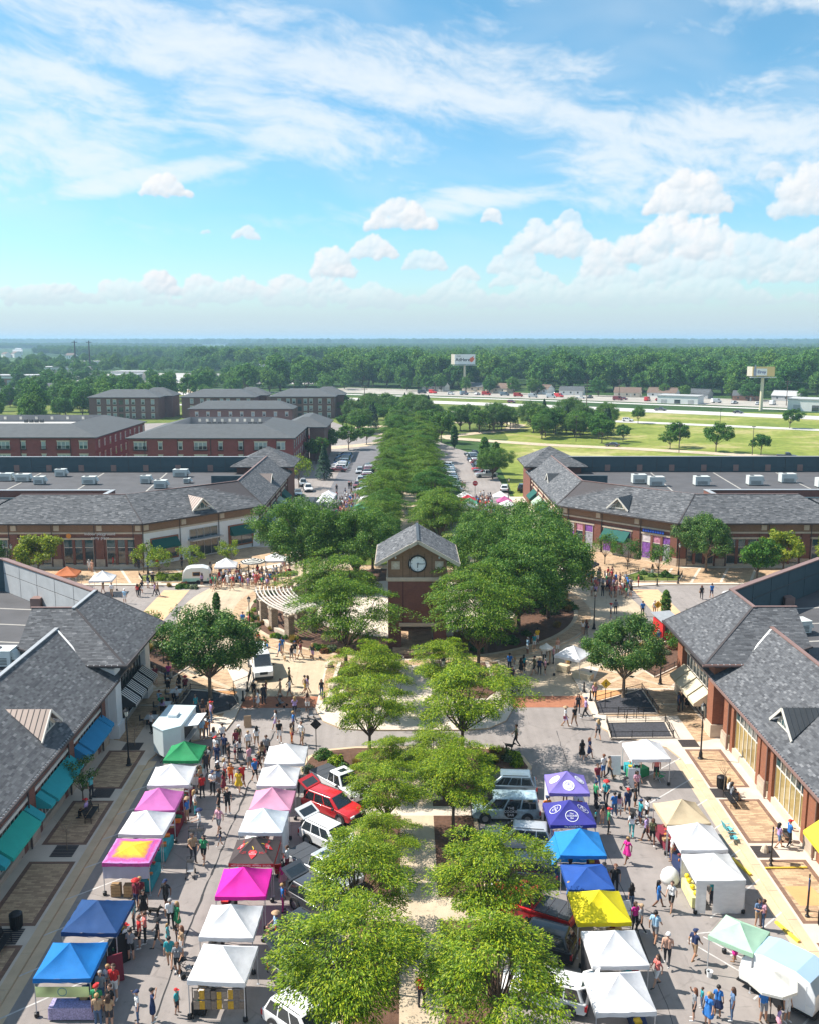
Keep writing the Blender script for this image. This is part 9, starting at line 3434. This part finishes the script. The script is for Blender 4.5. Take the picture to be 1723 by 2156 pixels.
def dog(x, y, rz, col, label, sc=1.0):
 caps = [((0, -.20, .42), .105, (0, .05, .41), .115, 0), ((0, .05, .41), .11, (0, .27, .43), .09, 0), ((0, -.24, .46), .08, (0, -.36, .58), .06, 0), ((0, -.37, .60), .075, (0, -.43, .60), .065, 0), ((0, -.46, .585), .045, (0, -.56, .565), .032, 0), ((0, .30, .46), .03, (0, .48, .58), .015, 0)]
 for s in (-1, 1):
  caps += [((s * .07, -.20, .36), .05, (s * .075, -.20, .19), .028, 0), ((s * .075, -.20, .19), .026, (s * .075, -.215, .02), .024, 0), ((s * .07, .24, .40), .07, (s * .08, .18, .26), .042, 0), ((s * .08, .18, .26), .036, (s * .08, .30, .16), .026, 0), ((s * .08, .30, .16), .024, (s * .08, .27, .02), .024, 0), ((s * .05, -.36, .66), .022, (s * .065, -.35, .74), .012, 0)]
 if 'dog' not in BODY:
  b = MB()
  for c in caps:
   capsule(b, *c[:4])
  me = b.mesh('dog_raw', cloth('black'))
  o = bpy.data.objects.new('dog_raw', me)
  md = o.modifiers.new('r', 'REMESH')
  md.mode = 'VOXEL'
  md.voxel_size = .013
  md.use_smooth_shade = True
  out = baked(o)
  out.materials.clear()
  out.materials.append(cloth('black'))
  BODY['dog'] = out
 o = place('dog', BODY['dog'], None, (x, y, 0), rz, sc)
 o.material_slots[0].link = 'OBJECT'
 o.material_slots[0].material = mat('fur_' + col, {'black': (.02, .018, .016), 'brown': (.16, .08, .04), 'tan': (.40, .26, .13), 'white': (.6, .56, .5)}[col], .9, .2, 12)
 tag(o, label, 'dog')

dog(-15.0, 51.7, 1.4, 'black', 'black dog beside the navy tent', 1.1)
dog(16.3, 69.6, .4, 'tan', 'small tan dog by the white tent at the beds', .7)
dog(-12.9, 97.7, .3, 'tan', 'tan dog on the left ring drive', .9)
dog(-10.1, 98.2, -.2, 'brown', 'brown dog on the left ring drive, left of the black one', .8)
dog(-9.1, 97.9, .5, 'black', 'small black dog on the left ring drive, far right', .7)
dog(8.7, 75.0, 1.2, 'black', 'black dog crossing behind the near median', 1.1)
person(9.3, 75.3, 'olive', 'dark', 'mk', -1.8)
person(5.2, 64.6, 'black', 'dark', 'ms')
person(.8, 43.6, 'red', 'dark', 'ms', 3.1)

for x, y, tp, lg, cd in PEOPLE:
 person(x, y, tp, lg, cd)
person(24.35, 65.9, 'grey', 'navy', 'ss', 1.57, .14)
person(24.35, 66.6, 'white', 'dark', 'ss', 1.57, .14)
person(-22.9, 63.5, 'lilac', 'black', 'ss', -1.57, .14)
person(-23.1, 48.4, 'red', 'black', 'ss', -1.57, .14)
person(-23.5, 66.4, 'aqua', 'dark', 'ms', 1.2, .14)
for k, (x, y) in enumerate(((-21.9, 86.6), (-22.2, 83.4), (-22.6, 80.2))):
 t = empty('cafe_table', (x, y, .14))
 b = MB()
 b.lathe([(.25, 0), (.25, .02), (.03, .05), (.03, .7)], n=14)
 b.build('pedestal', BLACK, t)
 b = MB()
 b.box(-.55, .55, -.55, .55, .7, .73)
 b.build('tabletop', GREY_M, t)
 tag(t, 'cafe table in the shade of the left pavilion, %s' % ['farthest', 'middle', 'nearest'][k], 'table')
 for j, (dx, dy, rz) in enumerate(((-.85, 0, 1.57), (.85, 0, -1.57), (0, -.85, 3.14), (0, .85, 0))):
  c = empty('cafe_chair', (x + dx, y + dy, .14), rz)
  b = MB()
  b.box(-.2, .2, -.2, .2, .43, .46)
  b.build('seat', BLACK, c)
  b = MB()
  b.box(-.2, .2, .18, .21, .46, .88)
  b.build('backrest', BLACK, c)
  for sx in (-.18, .18):
   for sy in (-.18, .18):
    b = MB()
    b.tube((sx, sy, 0), (sx, sy, .43), .012, n=4)
    b.build('leg', BLACK, c)
  tag(c, 'black cafe chair at the %s table by the left pavilion' % ['farthest', 'middle', 'nearest'][k], 'chair', 'cafe chairs by the left pavilion')

# ------------------------------------------------------------------ the far background
def house(x, y, rz, w, d, h, wc, rc, label, group):
 t = empty('house', (x, y, -.3), rz)
 b = MB()
 b.box(-w / 2, w / 2, -d / 2, d / 2, 0, h)
 b.faces([(-w / 2, -d / 2, h), (-w / 2, d / 2, h), (-w / 2, 0, h + d * .28), (w / 2, -d / 2, h), (w / 2, d / 2, h), (w / 2, 0, h + d * .28)], [(0, 2, 1), (3, 4, 5)])
 b.build('wall', wc, t)
 b = MB()
 o = .4
 for sg in (-1, 1):
  b.faces([(-w / 2 - o, sg * (d / 2 + o), h - .15), (w / 2 + o, sg * (d / 2 + o), h - .15), (w / 2 + o, 0, h + d * .28 + .1), (-w / 2 - o, 0, h + d * .28 + .1)], [(0, 1, 2, 3)])
 b.build('roof', rc, t)
 for k in range(3):
  q = MB()
  xx = -w * .3 + k * w * .3
  q.box(xx - .5, xx + .5, -d / 2 - .04, -d / 2 + .02, h * .4, h * .75)
  q.build('window', GLASS_D, t)
 q = MB()
 q.box(w * .12, w * .12 + .9, -d / 2 - .05, -d / 2 + .02, 0, 2.1)
 q.build('door', FRAME, t)
 tag(t, label, 'house', group)

WALLS = [mat('siding_white', (.70, .70, .68), .7, .06, .5), mat('siding_cream', (.58, .50, .40), .7, .06, .5), mat('siding_grey', (.40, .41, .42), .7, .06, .5), mat('siding_brick', (.32, .17, .12), .8, .1, .5)]
ROOFS = [ROOF_GREY, mat('roof_brown', (.16, .11, .085), .9, .1, .5), mat('roof_pale', (.42, .42, .42), .8, .1, .5)]
for k in range(13):
 x = 20 + k * 22 + fr.uniform(-5, 5)
 house(x, 655 - .55 * x + fr.uniform(-4, 12), R(fr.uniform(-40, -20)), fr.uniform(11, 18), fr.uniform(8, 10), fr.uniform(2.8, 3.6), fr.choice(WALLS), fr.choice(ROOFS), 'low house between the yard and the woods beyond the highway', 'houses beyond the highway')
for k in range(60):
 y = fr.uniform(1500, 2900)
 x = fr.choice([fr.uniform(.06, .42), fr.uniform(-.42, -.1), fr.uniform(.25, .42)]) * y
 house(x, y, R(fr.uniform(-60, 60)), fr.uniform(15, 24), fr.uniform(11, 14), fr.uniform(6, 8.5), fr.choice(WALLS[:2]), fr.choice(ROOFS), 'small pale house in the distant suburb', 'houses of the distant suburb')

def shed(x, y, rz, w, d, h, label, name='warehouse', wc=None, band=None):
 t = empty(name, (x, y, -.25), rz)
 b = MB()
 b.box(-w / 2, w / 2, -d / 2, d / 2, 0, h)
 b.build('wall', wc or WALLS[0], t)
 b = MB()
 b.box(-w / 2 - .3, w / 2 + .3, -d / 2 - .3, d / 2 + .3, h, h + .5)
 b.build('roof', ROOFS[2], t)
 n = int(w / 7)
 for k in range(n):
  q = MB()
  xx = -w / 2 + (k + .5) * w / n
  q.box(xx - 1.6, xx + 1.6, -d / 2 - .06, -d / 2 + .05, .2, min(h * .55, 4))
  q.build('window' if k % 2 else 'door', GLASS_D if k % 2 else ROOFS[2], t)
 if band:
  q = MB()
  q.box(-w / 2 - .1, w / 2 + .1, -d / 2 - .12, -d / 2, h * .72, h * .95)
  q.build('fascia', band, t)
 tag(t, label, 'building')

shed(205, 462, R(-32), 34, 16, 5.5, 'white metal workshop beyond the highway on the right')
shed(238, 470, R(-32), 30, 18, 5.0, 'second white workshop at the right edge beyond the highway')
shed(150, 520, R(-32), 22, 12, 4.0, 'low white workshop behind the stored vehicles')
for x, y, w, h, l, c in ((-300, 740, 60, 7, 'brick shopping centre at the far left, nearest', WALLS[3]), (-235, 830, 46, 7, 'pale flat store at the far left', WALLS[1]), (-215, 745, 26, 7, 'dark-fronted store among the trees at the far left', WALLS[2]), (-330, 930, 80, 8, 'long cream store at the far left, rear', WALLS[1]), (-150, 1010, 90, 8, 'long pale superstore behind the distant lot', WALLS[1]), (-380, 1120, 110, 9, 'wide white store on the far left horizon', WALLS[0]), (-60, 1060, 70, 8, 'tan store right of the distant lot', WALLS[1])):
 shed(x, y, R(fr.uniform(-8, 8)), w * .62, 24, h, l, 'store', c, WALLS[0])
for x, y, l in ((-190, 520, 'left'), (-240, 500, 'far left')):
 root = empty('school_building', (0, 0, 0))
 b = MB()
 b.box(x - 30, x + 26, y, y + 26, -.25, 5)
 b.build('wall', BRICK_APT2, root)
 hip_roof(root, x - 30, x + 26, y, y + 26, 5.1, 10, .8, 11, ROOF_GREY)
 tag(root, 'wide grey hipped roof among the trees, ' + l, 'building')
t = empty('gatehouse', (5, 470, -.25))
b = MB()
b.box(-4, 4, -4, 4, 0, 5)
b.build('wall', BRICK_TAN, t)
hip_roof(t, -4, 4, -4, 4, 5, 7.5, 1.4, 4.4, ROOF_GREY)
tag(t, 'small square brick pavilion with a hipped roof near the highway', 'pavilion')
t = empty('utility_building', (152, 262, -.2), R(-15))
b = MB()
b.box(-4, 4, -3, 3, 0, 3.2)
b.build('wall', mat('tan_block', (.48, .36, .25), .8, .1, 1), t)
hip_roof(t, -4, 4, -3, 3, 3.2, 4.9, .6, 3.0, ROOFS[1])
tag(t, 'small tan utility building at the right edge of the meadow', 'building')

def billboard(x, y, rz, h, w, bh, label, faces):
 t = empty('billboard', (x, y, -.25), rz)
 b = MB()
 b.tube((0, 0, 0), (0, 0, h), .9, .75, 14)
 b.build('column', mat('billboard_steel', (.62, .56, .40), .6, .06, 1), t)
 b = MB()
 b.box(-w / 2 - .8, w / 2 + .8, -2.2, 1.2, h - .3, h)
 b.build('catwalk', GREY_M, t)
 b = MB()
 b.box(-w / 2, w / 2, -1.0, -.6, h + .4, h + .4 + bh)
 pn = b.build('panel', faces, t)
 b = MB()
 b.hexa([(-w / 2, -.4, h + .4), (-w / 2 + .4, -.4, h + .4), (-w / 2 - 1.2, 3.2, h + .4), (-w / 2 - 1.6, 3.2, h + .4), (-w / 2, -.4, h + .4 + bh), (-w / 2 + .4, -.4, h + .4 + bh), (-w / 2 - 1.2, 3.2, h + .4 + bh), (-w / 2 - 1.6, 3.2, h + .4 + bh)])
 b.build('rear_panel', mat('billboard_back', (.5, .46, .38), .7, .1, 1), t)
 tag(t, label, 'billboard')
 return pn

pn = billboard(39.5, 640, R(8), 17.5, 14, 6.6, 'white billboard with the word AdHere and a red fish beyond the highway', mat('billboard_white', (.78, .78, .78), .5, .03, 1))
lettering('AdHere', 3.0, BLACK, pn, basis((-1.6, -1.06, 20.9), (1, 0, 0), (0, 0, 1)), .03, bold=.05)
lettering('YOUR', 1.0, BLACK, pn, basis((-4.4, -1.06, 23.3), (1, 0, 0), (0, 0, 1)), .03)
bl = [(3.2, 20.0), (4.2, 19.3), (5.4, 19.8), (6.0, 20.8), (6.6, 22.2), (5.6, 21.9), (5.8, 23.4), (4.6, 22.6), (3.6, 22.2), (3.0, 21.2)]
b = MB()
b.faces([(px, -1.05, pz) for px, pz in bl], [tuple(range(len(bl)))])
b.build('red_figure', mat('billboard_red', (.70, .12, .03), .5, .1, 1), pn)
pn = billboard(174, 466, R(-6), 16.2, 10.5, 4.6, 'orange and white billboard on a tall column at the right', mat('billboard_orange', (.70, .50, .22), .5, .05, 1))
b = MB()
b.box(-3.4, 1.6, -1.05, -1.01, 17.0, 20.3)
b.build('white_field', mat('billboard_white', (.78, .78, .78)), pn)
lettering('Elroy', 1.9, mat('billboard_blue', (.03, .05, .25), .5, .05, 1), pn, basis((-.9, -1.09, 18.6), (1, 0, 0), (0, 0, 1)), .02, bold=.04)
b = MB()
b.faces([(-4.6, -1.08, 16.8), (-3.5, -1.08, 16.8), (-3.4, -1.08, 19.4), (-3.7, -1.08, 20.6), (-3.75, -1.08, 22.0), (-4.35, -1.08, 22.0), (-4.4, -1.08, 20.6), (-4.8, -1.08, 19.4)], [tuple(range(8))])
b.build('figure_cutout', mat('billboard_figure', (.28, .30, .42), .5, .3, 1), pn)

def pole(x, y, h, label, arms=2, rz=0.0):
 t = empty('utility_pole', (x, y, -.2), rz)
 b = MB()
 b.tube((0, 0, 0), (0, 0, h), .22, .13, 8)
 b.build('shaft', BARK, t)
 for k in range(arms):
  b = MB()
  b.box(-1.3, 1.3, -.08, .08, h - .8 - k * 1.1, h - .62 - k * 1.1)
  b.build('crossarm', BARK, t)
  for j in (-1.1, 0, 1.1):
   q = MB()
   q.lathe([(.08, 0), (.1, .1), (.04, .25)], (j, 0, h - .62 - k * 1.1), 6)
   q.build('insulator', GREY_M, t)
 tag(t, label, 'utility pole', 'utility poles along the highway')

PO = [(-60, 520), (-18, 430), (76, 400), (122, 545), (200, 500), (20, 640), (262, 440)]
for k, (x, y) in enumerate(PO):
 pole(x, y, [13, 14, 17, 12, 13, 12, 13][k], 'wooden utility pole, ' + ['beside the left frontage road', 'behind the brown apartment houses', 'tall, before the highway', 'by the stored vehicles', 'between the workshops', 'near the white billboard', 'at the right edge'][k])
for x, y, h, l in ((-345, 1010, 45, 'left'), (-330, 1010, 45, 'right')):
 t = empty('steel_mast', (x, y, -.3))
 b = MB()
 b.tube((0, 0, 0), (0, 0, h - 12), 1.2, .5, 8)
 b.build('shaft', DKTRIM, t)
 b = MB()
 b.box(-3, 3, -.3, .3, h - 14, h - 13.4)
 b.build('crossarm', DKTRIM, t)
 tag(t, 'tall thin steel mast on the left horizon, %s of the pair' % l, 'mast')

def wire(p, q, sag, n=14):
 b = MB()
 prev = None
 for i in range(n + 1):
  f = i / n
  c = Vector(p).lerp(Vector(q), f) - Vector((0, 0, sag * 4 * f * (1 - f)))
  if prev:
   b.tube(prev, c, .05, n=4, cap=False)
  prev = c
 return b

for (i, j, dz) in ((1, 2, 0), (0, 1, 0), (3, 4, 0), (5, 3, 0), (4, 6, 0), (2, 6, -1.2), (1, 2, -1.1)):
 hh = [13, 14, 17, 12, 13, 12, 13]
 o = wire((PO[i][0], PO[i][1], hh[i] - .6 + dz), (PO[j][0], PO[j][1], hh[j] - .6 + dz), 1.6).build('overhead_wire', DKTRIM)
 tag(o, 'thin overhead wire strung between utility poles %s' % ['before the highway, upper', 'behind the apartment houses', 'over the yard on the right', 'past the white billboard', 'towards the right edge', 'across the meadow', 'before the highway, lower'][((1, 2, 0), (0, 1, 0), (3, 4, 0), (5, 3, 0), (4, 6, 0), (2, 6, -1.2), (1, 2, -1.1)).index((i, j, dz))], 'wire', 'overhead wires')

# ------------------------------------------------------------------ the hazy air
b = MB()
b.box(-12800, 12800, -400, 12800, -1.6, 62)
hz = b.build('haze', [])
hm = bpy.data.materials.new('haze')
hm.use_nodes = True
hm.node_tree.nodes.clear()
N = NT(hm.node_tree)
pv = N.n('ShaderNodeVolumePrincipled', inp={'Color': (.50, .77, 1.0, 1), 'Density': 1.7e-4, 'Anisotropy': .1})
ou = N.n('ShaderNodeOutputMaterial')
N.link(pv.outputs[0], ou.inputs['Volume'])
hz.data.materials.append(hm)
hz['kind'] = 'stuff'
hz['label'] = 'pale blue haze over the far country'

# ------------------------------------------------------------------ labels that single things out
LAND += TREF

def where(o):
 x, y = o.location.x, o.location.y
 best = min(LAND, key=lambda l: (l[0] - x) ** 2 + (l[1] - y) ** 2)
 dx, dy = x - best[0], y - best[1]
 if dx * dx + dy * dy > 100:
  if y > 170:
   return 'among the far stalls'
  return 'on the %s ring drive' % ('left' if x < AX else 'right') if y > 84 else 'on the %s lane' % ('left' if x < AX else 'right')
 if abs(dx) < 1.4 and abs(dy) < 1.4:
  return 'under ' + best[2]
 if abs(dx) > abs(dy):
  return ('right of ' if dx > 0 else 'left of ') + best[2]
 return ('behind ' if dy > 0 else 'in front of ') + best[2]

for o in THINGS:
 if o.get('category') == 'person':
  o['label'] = o['desc'] + ' ' + where(o)
  del o['desc']
by = {}
for o in THINGS:
 by.setdefault(o['label'], []).append(o)
ORD = ['nearest', 'second nearest', 'third nearest', 'fourth nearest', 'fifth nearest', 'sixth nearest', 'seventh nearest', 'eighth nearest', 'ninth nearest', 'tenth nearest', 'eleventh nearest', 'twelfth nearest', 'thirteenth nearest', 'fourteenth nearest']
for lab, os_ in by.items():
 if 1 < len(os_) <= 14:
  os_.sort(key=lambda o: (o.matrix_basis.translation - camo.location).length)
  for k, o in enumerate(os_):
   o['label'] = lab + ', ' + ORD[k]
for o in THINGS:
 wds = o['label'].split()
 if len(wds) > 16:
  o['label'] = ' '.join(wds[:16])
bpy.data.scenes.remove(TMP)
